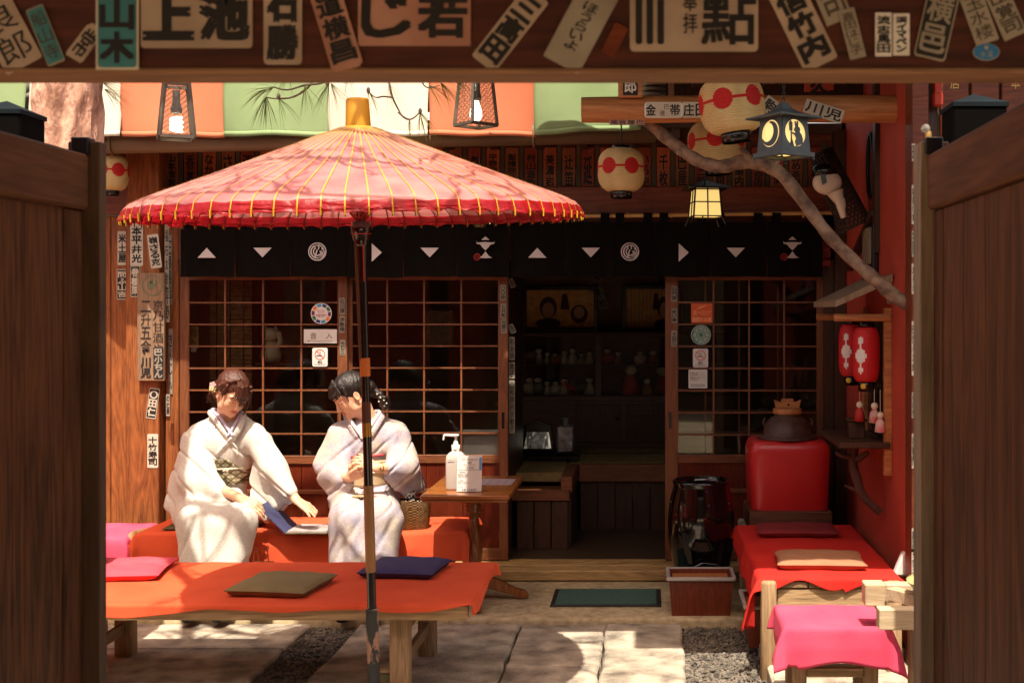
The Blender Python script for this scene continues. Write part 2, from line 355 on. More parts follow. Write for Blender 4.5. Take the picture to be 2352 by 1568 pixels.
# room shell
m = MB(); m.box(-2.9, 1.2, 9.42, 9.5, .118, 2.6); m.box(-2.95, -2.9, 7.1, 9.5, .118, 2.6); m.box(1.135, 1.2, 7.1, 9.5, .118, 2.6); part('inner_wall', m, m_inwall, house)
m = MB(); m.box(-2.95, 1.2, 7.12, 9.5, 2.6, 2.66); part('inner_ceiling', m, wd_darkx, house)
# raised tatami floor: fascia, vertical boards, mat
m = MB()
m.box(-.46, 1.13, 8.03, 8.10, .44, .555, .004)
m.box(-.535, -.465, 7.42, 8.1, .46, .555, .004)
part('platform_edge', m, wd_doorx, house)
m = MB()
for k in range(14):
    x = -.45+k*.115; m.box(x, x+.11, 8.06 if k % 2 else 8.075, 8.1, .118, .44)
m.box(-.535, -.475, 7.45, 8.1, .118, .46)
for k in range(3): m.box(-.80+k*.105, -.70+k*.105, 7.40, 7.42, .118, .41, .003)
part('platform_boards', m, wd_dark, house)
m = MB(); m.box(-.84, -.48, 7.385, 7.44, .415, .48, .004); m.box(-.84, -.48, 7.442, 7.6, .44, .475); part('step_edge', m, wd_doorx, house)
m = MB(); m.box(-.535, 1.13, 8.102, 9.42, .50, .558); m.box(-2.6, -.54, 7.62, 9.42, .50, .556); part('tatami', m, m_tatami, house)
m = MB(); m.box(-.55, -.52, 8.11, 9.4, .5585, .5605); m.box(-.535, 1.1, 8.60, 8.63, .5585, .5605); part('tatami_border', m, m_dark, house)
for bx in ((-.86, -.815, 7.11, 7.2, .12, 2.11), (-.86, -.83, 7.201, 8.05, .12, 2.5), (.08, .12, 9.38, 9.42, 1.38, 1.979), (-.9, 1.13, 9.38, 9.42, 1.98, 2.05)): m = MB(); m.box(*bx); part('inner_post', m, wd_dark, house)
m = MB()
for y, t, in ((650, '右'), (755, '茂'), (800, '右太治'), (850, '育子'), (900, '山和沙'), (960, '巴京歌子')):
    m = MB(); sticker(m, 1176, y, 13, 16*len(t)+6, 7.109, 0 if len(t) > 1 else 25, t, 0, 1, .02); part('post_sticker', m, [m_papergrey, m_ink], house)
# eaves over the left half, gutter, roof
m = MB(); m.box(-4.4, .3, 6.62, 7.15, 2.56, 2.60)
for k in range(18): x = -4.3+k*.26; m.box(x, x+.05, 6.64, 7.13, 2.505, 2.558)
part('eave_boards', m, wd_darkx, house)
m = MB(); m.add([(-4.4, 6.60, 2.64), (1.3, 6.60, 2.64), (1.3, 9.6, 3.9), (-4.4, 9.6, 3.9), (-4.4, 6.60, 2.72), (1.3, 6.60, 2.72), (1.3, 9.6, 3.98), (-4.4, 9.6, 3.98)], [(0, 1, 2, 3), (4, 7, 6, 5), (0, 4, 5, 1), (1, 5, 6, 2), (2, 6, 7, 3), (3, 7, 4, 0)])
for k in range(38): x = -4.35+k*.15; m.tube([(x, 6.60, 2.745), (x, 9.6, 4.0)], .035, 8)
part('tiled_roof', m, m_tile, house)
m = MB()
def gut(u, v):
    a = math.pi*v; x = -4.3+4.34*u; s = .0*u
    return (x, 6.60-.05*math.cos(a), 2.505+.020*(x+2.9)-.088*math.sin(a)**.5)
m.grid(gut, 2, 12)
for x in (-2.9, -1.75, -.62): z = 2.505+.02*(x+2.9); m.tube([(x, 6.54, z+.01), (x, 6.545, z-.075), (x, 6.6, z-.098), (x, 6.66, z-.05)], .006, 6)
part('rain_gutter', m, m_metal, house, solid=.004)
# unseen porch roof over the entrance, outline shaped to cast the shade; its rafters
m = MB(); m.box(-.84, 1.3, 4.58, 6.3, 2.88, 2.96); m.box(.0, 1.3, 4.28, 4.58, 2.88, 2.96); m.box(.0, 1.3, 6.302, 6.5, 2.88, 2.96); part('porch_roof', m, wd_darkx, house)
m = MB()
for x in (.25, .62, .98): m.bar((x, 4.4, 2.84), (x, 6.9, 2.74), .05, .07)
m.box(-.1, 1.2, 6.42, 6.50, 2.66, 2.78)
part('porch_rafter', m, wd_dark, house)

# vermilion side wall with its posts
sw = thing('side_wall', 'vermilion plastered side wall closing the yard beside the red bench', 'wall', (1.16, 6.2, 0))
m = MB(); m.box(1.13, 1.19, 5.30, 6.99, .0, 2.9); m.box(1.13, 1.9, 7.12, 7.18, 0, 2.9); part('plaster', m, m_plaster, sw)
m = MB(); m.box(1.114, 1.185, 5.16, 5.295, 0, 2.9, .004); part('end_post', m, wd_beamred, sw)
m = MB(); m.box(1.095, 1.129, 5.30, 6.9, .0, .10); m.box(1.105, 1.129, 5.95, 6.02, 1.85, 2.9); m.bar((1.117, 6.75, 1.80), (1.117, 6.0, 2.05), .03, .05, up=(1, 0, 0)); part('timber_batten', m, wd_dark, sw)
m = MB(); m.tube([(1.118, 6.15+.08*math.cos(a), 2.30+.16*math.sin(a)) for a in np.linspace(0, 2*math.pi, 17)][:-1], .01, 6, closed=True); part('iron_hoop', m, m_black, sw)
for i, (y, h, t, b) in enumerate(((350, 40, '田', 0), (470, 90, '福喜仁家', 0), (560, 60, '三川', 1), (640, 70, '太夫元', 0), (800, 125, '巴きん次郎', 0), (930, 60, '小川や', 1), (1035, 80, '右衛門', 0), (1240, 55, '高石', 1), (1290, 60, '大ぎ三', 0))):
    mm = MB(); sticker(mm, 2098, y, 8, h, 5.16, 0, t, 0, 1, .02); part('narrow_sticker', mm, [m_paper if not b else m_papergrey, m_ink], sw)
# timber wall with gilt name boards beyond the post
bw = thing('timber_side_building', 'dark timber wall hung with gilt lettered boards above the door leaf', 'wall', (1.6, 5.5, 0))
m = MB(); m.box(1.20, 3.2, 5.45, 5.5, 0, 3.0); part('planks', m, wd_dark, bw)
for i in range(7):
    x = 1.235+i*.135+.035; mm = MB(); mm.box(x+.03, x+.155, 5.425, 5.445, 2.30, 2.9, .004, 0)
    M = face_cam((x+.092, 5.424, 2.58)); column(mm, ('店', '', '本', '玉', '', '荘', '舎')[i] if i else '店', 0, .03-.02*(i % 2), .04, .06, M, 1, .0); part('gilt_board', mm, [wd_beamred, mat('gilt', rgb(206, 168, 96), rgb(170, 130, 66), .4, metal=.6)], bw)
m = MB(); m.box(1.32, 3.3, 4.9, 5.9, 2.98, 3.05); part('shade_slab', m, wd_dark, bw)  # unseen slab added to keep the sun off the boards
m = MB(); m.box(1.262, 1.292, 5.38, 5.42, 2.52, 2.9, .004); m.box(1.255, 1.30, 5.375, 5.42, 2.47, 2.53, .008); part('red_bracket', m, mat('vermilion paint', rgb(190, 56, 30)), bw)
# neighbouring garden wall on the far left, behind the gate leaf
nb = MB(); nb.box(-4.36, -4.30, 2.3, 7.0, 0, 2.6); solo('garden_wall', nb, m_plaster, 'plain garden wall closing the far side of the yard behind the pine', 'wall')
# ---------------- the gate through which the yard is seen
gate = thing('entrance_gate', 'dark wooden entrance gate framing the yard, its beam pasted with name stickers', 'gate', (-.3, 1.9, 0))
m = MB(); m.box(-2.2, 1.7, 1.80, 1.875, 1.922, 2.45, .004); part('gate_beam', m, wd_gatex, gate)
m = MB(); m.box(-2.2, 1.7, 1.796, 1.8795, 1.919, 1.9285, .003); part('beam_moulding', m, wd_mold, gate)
for a, b in ((-1.62, -1.36), (.70, .98)): m = MB(); m.box(a, b, 1.76, 1.94, 0, 1.917, .008); part('gate_pillar', m, wd_gate, gate)
m = MB(); m.box(-2.3, 1.8, -.4, 2.62, 2.46, 2.54); m.box(-2.3, 1.8, .9, 1.0, 2.2, 2.45); part('gate_shade_roof', m, wd_gatex, gate)  # unseen roof added overhead to keep beam and leaves out of the sun
def lt(px, py, w, h, ang, text, mats, **k):
    mm = MB(); sticker(mm, px, py, w, h, 1.80-k.pop('dz', 0), ang, text, **k); return part('pasted_sticker', mm, mats, gate)
m_bp = mat('browner sticker paper', rgb(178, 158, 138), rgb(146, 126, 108), .8, 9)  # same sticker paper in a browner tone for the beam
A = [m_bp, m_ink]; INV = [m_paper, m_paper, m_ink]
lt(18, 78, 92, 170, 28, '', A, cols=['良郎'], rnd_=.06, off=.0)
lt(105, 82, 42, 140, 22, '船山寺', [m_papergrey, m_inkgrey, m_teal], border=2, off=0)
lt(196, 100, 40, 90, -38, '常', A, jag=.06)
lt(270, 72, 98, 178, 0, '山木', [m_paper, m_ink, m_teal], border=2, off=.035, dz=.002, rnd_=.02)
lt(452, 38, 256, 146, 0, '', A, cols=['池', '上'], off=.05, rnd_=.06, margin=.8)
lt(650, 55, 88, 188, 0, '石勝', A, off=.05, margin=.92)
lt(772, 66, 74, 190, 17, '道横昌', [m_paperpink, m_ink], off=.03, dz=.002, jag=.02)
lt(952, 36, 258, 140, 0, '', [m_paperpink, m_ink], cols=['若', 'じ'], off=.03, rnd_=.02, margin=.8)
lt(1172, 68, 66, 205, -38, '三高田', A, off=.04, rnd_=.1)
lt(1335, 62, 92, 200, -28, '', [m_papergrey, m_ink, m_papergrey], cols=['ほうらいよ'], border=2, off=.01, margin=.6, rnd_=.03)
lt(1412, 92, 34, 75, -27, '', [wd_beamred, m_ink], rnd_=.02)
mm = MB(); M, w, h = sticker(mm, 1594, 38, 294, 162, 1.8, 0, '', rnd_=.06)
for dx in (-.43, -.345, -.26): mm.prism(rrect(w*.052, h*.86, w*.02), .0008, M @ Matrix.Translation((w*dx, .0+h*.03, .0014)), 1)
column(mm, '奉拝', -w*.03, h*.36, w*.11, h*.62, M, 1, .01, z=.002); put_glyph(mm, '點', w*.27, h*.02, w*.42, h*.84, M, 1, .016, z=.002); part('pasted_sticker', mm, A, gate)
lt(1842, 58, 84, 205, 26, '信竹内', A, off=.05, rnd_=.08)
lt(1912, 8, 64, 90, 22, '司', [m_papergrey, m_inkgrey, m_papergrey], border=2, off=.01, rnd_=.03)
lt(1957, 78, 38, 116, 14, '喜田はじ子', [m_papergrey, m_inkgrey], off=.0, dz=.002, rnd_=.02)
lt(2029, 80, 38, 100, 0, '流志馬田', [m_papernew, m_ink], off=.03, rnd_=.05, dz=.001)
lt(2070, 80, 38, 96, 0, '渓イマペン', [m_papernew, m_ink], off=.03, rnd_=.05)
lt(2152, 55, 74, 165, -13, '横邑', [m_papergrey, m_papergrey, m_ink], border=2, off=.018)
lt(2248, 42, 54, 122, 20, '玉水楼', [m_papergrey, m_inkgrey], off=0, rnd_=.04)
lt(2308, 28, 56, 124, 24, '山覚司', [m_papergrey, m_inkgrey, m_papergrey], border=2, off=.01, rnd_=.04)
lt(500, -8, 90, 34, -10, '', A)
mm = MB(); M = face_cam(P(2265, 120, 1.7985)); e = [(.037*math.cos(a)*.5, .0235*math.sin(a)*.5) for a in np.linspace(0, 2*math.pi, 29)[:-1]]
mm.prism([(x*1.08, y*1.1) for x, y in e], .001, M, 1); mm.prism(e, .0008, M @ Matrix.Translation((0, 0, .001)), 0); row(mm, '水渓', 0, -.004, .02, .009, M, 1, .0, z=.002)
mm.lathe([(.0001, .0022), (.0032, .0022)], 10, M @ Matrix.Translation((0, .006, 0)), 1)
part('pasted_sticker', mm, [mat('blue enamel', rgb(40, 116, 168)), m_papergrey], gate)
# the two open leaves, each a thing of its own
def leaf(side, X, label):
    # side +1: faces the yard towards +x (leaf on the left)
    Yn, Yf = 1.955, 2.80; th = .045*side
    d = thing('gate_leaf', label, 'gate door', (X-th/2, 2.4, 0)); m = MB()
    xs = sorted((X-th, X))
    pn = sorted((X-th*.75, X-.014*side))
    m.box(xs[0], xs[1], Yn, Yf, 1.80, 1.927, .006); part('top_rail', m, wd_gaterail, d)
    m = MB(); m.box(xs[0], xs[1], Yn, Yn+.09, .10, 1.798, .004); m.box(pn[0], pn[1]+(.0), Yf-.085, Yf, .10, 1.798, .004); m.box(xs[0], xs[1], Yn+.09, Yf, .06, .2, .004); part('stile', m, wd_gate, d)
    m = MB()
    for k in range(4): a = Yn+.092+k*.168; m.box(pn[0]+.004, pn[1]-.006 if side > 0 else pn[1]-.004, a, a+.166, .2, 1.798, .002)
    part('panel', m, wd_gate, d)
    m = MB(); a, b = sorted((X-.050*side, X+(.023 if side > 0 else .015)*side)); m.box(a, b, 2.802, 2.838 if side > 0 else 2.878, .04, 1.957, .002)
    part('meeting_post', m, wd_pale if side < 0 else wood('brown weathered wood', rgb(66, 46, 32), rgb(100, 74, 52), 'Z', .75, 7), d)
    m = MB(); a, b = sorted((X-.034*side, X+.001*side)); m.box(a-.004, b, 2.79, 2.83, 1.928, 1.966, .002); part('iron_cap', m, m_black, d)
    return d
leaf(1, -1.285, 'open gate leaf on the side where the umbrella stands, with plain panel and top rail')
leaf(-1, .64, 'open gate leaf beside the red bench and vermilion wall, with pale meeting post')
def gpost(x0, x1, Y, zt, label):
    d = thing('capped_post', label, 'post', ((x0+x1)/2, Y, 0)); m = MB(); m.box(x0, x1, Y, Y+(x1-x0), 0, zt, .004); part('shaft', m, mat('tarred timber', rgb(6, 5, 4), rgb(10, 8, 7), .9, spec=.05), d)
    c = ((x0+x1)/2, Y+(x1-x0)/2); e = .004
    m = MB(); m.add([(x0-e, Y-e, zt), (x1+e, Y-e, zt), (x1+e, Y+(x1-x0)+e, zt), (x0-e, Y+(x1-x0)+e, zt), (c[0], c[1], zt+.035), (x0-e, Y-e, zt-.012), (x1+e, Y-e, zt-.012), (x1+e, Y+(x1-x0)+e, zt-.012), (x0-e, Y+(x1-x0)+e, zt-.012)], [(0, 1, 4), (1, 2, 4), (2, 3, 4), (3, 0, 4), (5, 6, 1, 0), (6, 7, 2, 1), (7, 8, 3, 2), (8, 5, 0, 3), (8, 7, 6, 5)])
    part('copper_cap', m, mat('blue grey patina', rgb(20, 28, 32), rgb(14, 20, 24), .8, spec=.1), d)
gpost(.852, 1.0, 3.4, 2.15, 'black post with pyramid cap standing behind the leaf with the pale meeting post')
gpost(-1.90, -1.755, 3.4, 2.13, 'black post with pyramid cap standing in front of the pine trunk')
# street side walls joining the gate (behind the viewer's frame edges)
m = MB(); m.box(-6, -1.64, 1.8, 1.9, 0, 2.3); solo('street_wall', m, m_plaster, 'street wall running off from the gate pillar on the pine side', 'wall')
m = MB(); m.box(1.0, 5, 1.8, 1.9, 0, 2.3); solo('street_wall', m, m_plaster, 'street wall running off from the gate pillar on the red bench side', 'wall')

ob = thing('backdrop_house', 'unseen backdrop house added across the lane behind the viewer', 'building', (0, -4.6, 0)); lane = MB(); lane.box(-9, 9, -4.59, 1.7, -.029, .0); struct('bounce_road', lane, mat('pale lane paving', rgb(178, 158, 130), rgb(160, 140, 114), .9))  # pale road added out of view to bounce warm light onto the gate
m = MB(); m.box(-9, 9, -5.2, -4.6, 0, 3.6); part('wall', m, mat('brown backdrop wall', rgb(84, 62, 46), rgb(66, 48, 36), .8), ob)  # unseen backdrop added behind the viewer to darken reflections in the glass
# ---------------- five coloured curtain over the eave
cloth_g = mat('sage green curtain cloth', rgb(138, 158, 112), rgb(126, 148, 102), .85, 4, bump=.002, bscale=6, trans=.12)
cloth_w = mat('white curtain cloth', rgb(226, 216, 196), rgb(214, 204, 184), .85, 4, bump=.002, bscale=6, trans=.12)
cloth_o = mat('orange curtain cloth', rgb(208, 122, 86), rgb(198, 112, 78), .85, 4, bump=.002, bscale=6, trans=.12)
cur = thing('striped_curtain', 'long curtain of sage, white and orange cloth panels hung along the eave', 'curtain', (-2.4, 6.55, 2.5))
ex = [-410, -175, 60, 280, 515, 755, 985, 1228, 1472]
for i in range(8):
    c = (cloth_o, cloth_g, cloth_w)[(i+0) % 3] if i else cloth_o
    x0 = (ex[i]-CX)*6.5/F; x1 = (ex[i+1]-CX)*6.5/F; m = MB(); ph = rnd.uniform(0, 6)
    def fn(u, v, x0=x0, x1=x1, ph=ph):
        w = .016*math.sin(u*7+ph+v*2)+.026*math.sin(u*3.1-ph+v)+.004*math.sin(u*19+ph)
        return (x0+(x1-x0)*u+.004*math.sin(v*5+ph), 6.5+w*(1-v*.6)+.02*(v), 2.486+.002*i+.032*(i > 6)*u+.004*math.sin(u*9+ph)*(1-v)+.52*v)
    m.grid(fn, 26, 14); 
    def hem(u, v, f=fn): p = f(u, v*.055); return (p[0], p[1]-.004, p[2])
    m.grid(hem, 26, 1); part('panel', m, c, cur, ('orange', 'sage green', 'white')[(i) % 3]+' curtain panel', solid=.002)
# ---------------- noren: two black split curtains with white marks
m_noren = mat('black noren cloth', rgb(13, 9, 7), rgb(18, 14, 11), .95, 30, spec=.1, bump=.0006, bscale=200)
m_mark = mat('undyed mark', rgb(206, 194, 190), rgb(190, 178, 174), .85)
NY = 6.90
def mark(mm, kind, px, py):
    M = face_cam(P(px, py, NY-.012)); q = NY/F
    def pr(pl, mi=1, z=0): mm.prism([(x*q, y*q) for x, y in pl], .0015, M @ Matrix.Translation((0, 0, z)), mi)
    def ring(r0, r1, a0=0, a1=360, mi=1, c=(0, 0), n=28):
        A_ = [math.radians(a0+(a1-a0)*k/n) for k in range(n+1)]
        vs = [((c[0]+r*math.cos(a))*q, (c[1]+r*math.sin(a))*q, .002) for a in A_ for r in (r0, r1)]
        mm.add(vs, [(2*k, 2*k+1, 2*k+3, 2*k+2) for k in range(n)], mi, False, M)
    if kind == 'u': pr([(-21, -12), (21, -12), (0, 11)])
    if kind == 'd': pr([(-21, 11), (0, -11), (21, 11)])
    if kind == 'r': pr([(-11, -21), (12, 0), (-11, 21)])
    if kind == 'o':
        ring(18.5, 21)
        ring(13, 16, 95, 300); ring(7.5, 10, 110, 290); ring(3.5, 6, -160, 120, c=(7.5, -4)); ring(9.5, 12, -110, 70, c=(5.5, -3)); ring(3.4, 5.8, -60, 200, c=(-1, 9.5)); ring(0, 2.2, c=(8, -4)); ring(14, 16.3, 20, 85, c=(0, 0))
        pr([(-2, 4), (1, 5), (-4, -14), (-7, -13)])
    if kind == 'h':
        pr([(-9, 29), (9, 29), (0, 37)])
        pr([(-21, 27), (-19, 23), (-10, 23.5), (0, 24), (10, 23.5), (19, 23), (21, 27), (20, 20), (12, 18.5), (8, 13), (0, 5), (-8, 13), (-12, 18.5), (-20, 20)])
        pr([(-15, -12), (-8, -8), (-2, 0), (0, 3), (2, 0), (8, -8), (15, -12), (0, -13)])
        ring(7, 8, 0, 360, 2, (-19, -10)); ring(0, 1.2, 0, 360, 2, (-19, -10), 8)
        for a in range(0, 360, 60): ring(3.2, 4.2, a, a+38, 2, (-19, -10), 4); ring(5.2, 6, a+25, a+50, 2, (-19, -10), 3)
edges = {0: [415, 540, 666, 798, 927, 1050, 1170], 1: [1172, 1298, 1408, 1504, 1632, 1762, 1890]}
kinds = 'udordhudordh'; mx = [475, 603, 729, 865, 987, 1115, 1234, 1357, 1447, 1570, 1690, 1820]
for gi in (0, 1):
    nr = thing('noren', ('black split shop curtain with white marks over the lattice windows beside the seated women', 'black split shop curtain with white marks hanging over the open doorway')[gi], 'shop curtain', P(edges[gi][3], 500, NY))
    for k in range(6):
        e0, e1 = edges[gi][k], edges[gi][k+1]; mm = MB(); a = P(e0+.6, 0, NY).x; b = P(e1-.6, 0, NY).x; i = gi*6+k; ph = rnd.uniform(0, 6)
        zt = 2.068; zb = 1.757+rnd.uniform(-.003, .003)
        fn = lambda u, v: (a+(b-a)*u, NY+(.008*math.sin(u*6.3+ph)+.004*math.sin(u*13+ph))*(1-.6*v), zb+(zt-zb)*v+.002*math.sin(u*8+ph)*(1-v))
        mm.grid(fn, 14, 8)
        for uu in (.16, .84):
            c = a+(b-a)*uu; mm.box(c-.025, c+.025, NY-.022, NY-.018, 2.05, 2.118); mm.box(c-.025, c+.025, NY+.018, NY+.022, 2.06, 2.118); mm.box(c-.025, c+.025, NY-.022, NY+.022, 2.116, 2.119)
        p_ = part('curtain_strip', mm, m_noren, nr); mm = MB(); mark(mm, kinds[i], mx[i], 580-(2 if kinds[i] == 'o' else 0)); q_ = part('mark', mm, [m_noren, m_mark, m_redink], p_)
bm_ = MB(); bm_.tube([P(300, 494, NY), P(800, 496, NY), P(1400, 496, NY), P(1922, 489, NY)], .011, 10)
for k in range(16): x = 330+k*101; bm_.tube([P(x-2, 495, NY), P(x+2, 495, NY)], .0135, 10)
solo('bamboo_rod', bm_, mat('bamboo', rgb(206, 164, 96), rgb(180, 136, 74), .4), 'pale bamboo rod carrying the black shop curtains under the lintel', 'rod')
# ---------------- row of name plaques under the eave
pl = thing('plaque_rack', 'row of reddish wooden name plaques brushed with black writing under the eave', 'plaques', (-.8, 7.12, 2.29))
wd_plq = [wood('plaque wood %s' % n, rgb(*a), rgb(*b), 'Z', .55, 14) for n, a, b in (('red', (150, 68, 38), (192, 104, 62)), ('brown', (122, 64, 36), (168, 100, 60)), ('deep', (116, 44, 26), (152, 70, 40)))]
words_ = ['おめ茶屋', '山本旅館', '香茶', 'なかや', 'さと', '酒屋', '巴屋', '石川', '玉水', '平野', '松葉', '本家', '花月', '川端', '竹中', '扇屋', '宮川', '保', '平野家本家', '聖護院八ツ', '村山造酢', '美濃岩', '辻笛', '延', '七味家', '井上良勝', 'いろや', '千枚', '巴屋', '勉三郎', '尾崎', '老舗内', '京房', '松']
for i in range(36):
    px = 352+i*43.4; w = 30; mm = MB(); a = P(px-w/2, 0, 7.13).x; b = P(px+w/2, 0, 7.13).x; hi = 2.52
    mm.box(a, b, 7.118, 7.13, 2.285+rnd.uniform(0, .012), hi, .002)
    M = face_cam(((a+b)/2, 7.1165, 2.39)); t = words_[i % len(words_)]; column(mm, t, 0, .09, .05, .19, M, 1, .02)
    part('name_plaque', mm, [wd_plq[i % 3], m_ink], pl)
    mm = MB(); c = P(px+21.5, 0, 7.13).x; mm.box(c-.011, c+.011, 7.123, 7.132, 2.28, 2.55); part('divider', mm, mat('olive batten', rgb(96, 86, 60), rgb(74, 64, 44), .7), pl)
sg = MB(); sticker(sg, 328, 385, 32, 76, 7.05, 0, '田奈加', 0, 1, .03, rnd_=.03); solo('nameboard', sg, [m_paper, m_ink], 'white board with three bold black characters beside the hanging paper lantern under the eave', 'sign')
# ---------------- stickers and the old board on the cedar wall
st = [(281, 570, 22, 78, 0, '米土屋', 0), (314, 562, 29, 98, 0, '本平井光', 0), (355, 577, 26, 78, 7, '嶺さる克', 0), (281, 653, 25, 70, 0, '問ふ山吉', 1), (311, 646, 22, 72, 0, '巻植栗', 1), (351, 926, 23, 70, -8, '〇田仁', 2), (351, 1035, 25, 78, 0, '十竹寿司', 0)]
for px, py, w, h, a, t, k in st:
    Y = 7.0 if px < 298 else 6.93; mm = MB(); sticker(mm, px, py, w, h, Y, a, t, 0, 1 if k == 0 else 0, .03, border=None if k == 0 else 2)
    part('name_sticker', mm, [m_paper, m_ink, m_ink], house)
for y, h, t, x in ((590, 150, '福右太治', 383), (700, 80, '平野', 385), (930, 50, 'のと屋', 386), (620, 160, '三番見松', 391), (830, 150, 'きんじん', 392)):
    mm = MB(); sticker(mm, x, y, 9, h, 6.925 if x < 388 else 6.995, 0, t, 0, 1, .02); part('name_sticker', mm, [m_papergrey, m_ink], house)
bd = thing('shop_board', 'weathered grey wooden board with brushed black writing and green crest on the corner post', 'sign', P(350, 873, 6.92))
mm = MB(); a = P(319, 874, 6.92); b = P(381, 627, 6.92); mm.box(a.x, b.x, 6.895, 6.92, a.z, b.z, .003); part('board', mm, wood('grey weathered board', rgb(112, 84, 62), rgb(150, 122, 96), 'Z', .8, 14), bd)
mm = MB(); s6 = 6.89/F; M = face_cam(P(350, 750, 6.893))
column(mm, '京乃甘酒や', 13*s6, 62*s6, 24*s6, 125*s6, M, 0, .0, z=.001); column(mm, '二升五合', -15*s6, 62*s6, 24*s6, 122*s6, M, 0, .0, z=.001)
mm.prism([(x+14*s6, y-84*s6) for x, y in rrect(23*s6, 72*s6, 3*s6)], .0008, M, 0); column(mm, '巴小ちん', 14*s6, -50*s6, 18*s6, 68*s6, M, 1, .03, z=.0015)
column(mm, '川児', -15*s6, -70*s6, 22*s6, 48*s6, M, 0, .03, z=.001)
mm.lathe([(3*s6, .001), (7*s6, .001)], 16, M @ Matrix.Translation((-15*s6, -57*s6, 0)), 0, a0=.4, a1=4.4); mm.lathe([(.0001, .001), (2.6*s6, .001)], 12, M @ Matrix.Translation((-13*s6, -55*s6, 0)), 0)
for k in range(3): mm.lathe([((22-k*.0)*s6, .001), (23.5*s6, .001)], 24, M @ Matrix.Translation((0, 95*s6, 0)), 2) if k == 0 else mm.lathe([(5*s6, .001), (9*s6, .001)], 12, M @ Matrix.Translation(((-9+k*6)*s6, (88+k*7)*s6, 0)), 2, a0=k, a1=k+5)
part('lettering', mm, [m_ink, m_papergrey, mat('dull green paint', rgb(96, 116, 84))], bd)

# ---------------- sliding lattice doors
RZ = [645, 695, 745, 795, 845.5, 896, 946, 996, 1046]
def sliding_door(px0, px1, cols, Y, label, sl_=20, sr_=20, rows=RZ, stile='both'):
    x0, x1 = P(px0, 0, 7.0).x, P(px1, 0, 7.0).x; q = Y/F; d = thing('sliding_door', label, 'door', ((x0+x1)/2, Y, .125))
    zb = .128; zt = 1.93; Z = lambda y: ZC-(y-CY)*7.0/F; m = MB(); wl, wr = sl_*7/F, sr_*7/F
    m.box(x0, x0+wl, Y, Y+.034, zb, zt, .002); m.box(x1-wr, x1, Y, Y+.034, zb, zt, .002); part('stile', m, wd_door, d)
    m = MB(); m.box(x0+wl, x1-wr, Y+.002, Y+.032, Z(1065), Z(1046), .002); m.box(x0+wl, x1-wr, Y+.002, Y+.032, Z(1134), Z(1124), .002); m.box(x0+wl, x1-wr, Y+.002, Y+.032, zb, Z(1262), .002); m.box(x0+wl, x1-wr, Y+.002, Y+.032, Z(643), zt); part('rail', m, wd_doorx, d)
    m = MB()
    for c in cols: cx = P(c, 0, 7.0).x; m.box(cx-.0048, cx+.0048, Y+.0035, Y+.03, Z(1046), Z(643))
    for y in rows[1:-1]: m.box(x0+wl, x1-wr, Y+.002, Y+.03, Z(y)-.0042, Z(y)+.0042)
    part('lattice', m, wd_door, d)
    m = MB(); m.box(x0+wl, x1-wr, Y+.016, Y+.019, Z(1046), Z(643)); part('glass', m, m_glass, d)
    m = MB(); w_ = (x1-x0-wl-wr)/4
    for k in range(4): m.box(x0+wl+k*w_+.001, x0+wl+(k+1)*w_-.001, Y+.012, Y+.024, Z(1262), Z(1065), .0015)
    part('lower_panel', m, wd_red, d)
    m = MB(); h = x0+wl*.35 if stile == 'l' else x1-wr*.6; m.box(h-.006, h+.010, Y-.001, Y+.004, Z(985), Z(948)); part('finger_pull', m, m_dark, d)
    return d
dA = sliding_door(413, 798, [432.6, 517, 604, 692, 777.4], 6.995, 'lattice door behind the woman in white lace kimono, with round and no smoking stickers')
dB = sliding_door(786, 1165, [886, 971, 1057, 1144], 7.035, 'lattice door behind the umbrella pole and side table, beside the open doorway')
dC = sliding_door(1528, 1915, [1640, 1722, 1803, 1880], 7.035, 'lattice door behind the black jar and red stove, with orange and green stickers', 30, 34, [645, 694, 745, 796, 847, 898, 949, 1000, 1046], 'l')
dD = sliding_door(1535, 1915, [1622, 1700, 1790], 7.075, 'second lattice door slid behind the one with the orange sticker', 24, 20)
GA = [m_papernew, m_ink, m_redink, m_inkgrey]
def no_smoking(px, py, d, Y):
    mm = MB(); M, w, h = sticker(mm, px, py, 35, 43, Y, rnd_=.12); q = w/35
    T = M @ Matrix.Translation((0, 6*q, .0022))
    mm.lathe([(10.3*q, 0), (12*q, 0)], 28, T, 2); mm.prism([(-9*q, 8*q), (-8*q, 9*q), (9*q, -8*q), (8*q, -9*q)], .0004, T, 2)
    mm.prism([(x*q, (y-2)*q) for x, y in ((-8, -1.4), (5, -1.4), (5, .8), (-8, .8))], .0003, T, 1); mm.lathe([(1.8*q, 0), (2.8*q, 0)], 10, T @ Matrix.Translation((0, 3.5*q, 0)), 1, a0=-1, a1=2.6)
    row(mm, '禁煙', 0, -11.5*q, 11*q, 5*q, M, 1, .02, z=.002); row(mm, 'NO SMOKING', 0, -17*q, 26*q, 3*q, M, 1, .01, z=.002); part('no_smoking_sticker', mm, GA, d)
no_smoking(735, 820, dA, 6.99); no_smoking(1609, 822, dC, 7.03)
mm = MB(); M = face_cam(P(738, 720, 6.988)); q = 6.99/F; mm.lathe([(.0001, .001), (24*q, .001)], 36, M, 0)
for k in range(10):
    a = k*math.pi/5+.3; mm.lathe([(15.5*q, .0016), (22.5*q, .0016)], 3, M, 4+k % 5, a0=a, a1=a+.52)
for i, (t, w_) in enumerate((('新型コロナウイルス', 22), ('感染防止対策', 17), ('ガイドライン', 15), ('推進宣言事業所', 27), ('みなで守る', 18))): row(mm, t, 0, (8-i*4)*q, w_*q*.92, 3*q, M, 2 if i < 4 else 3, .02 if i == 3 else .0, z=.0018)
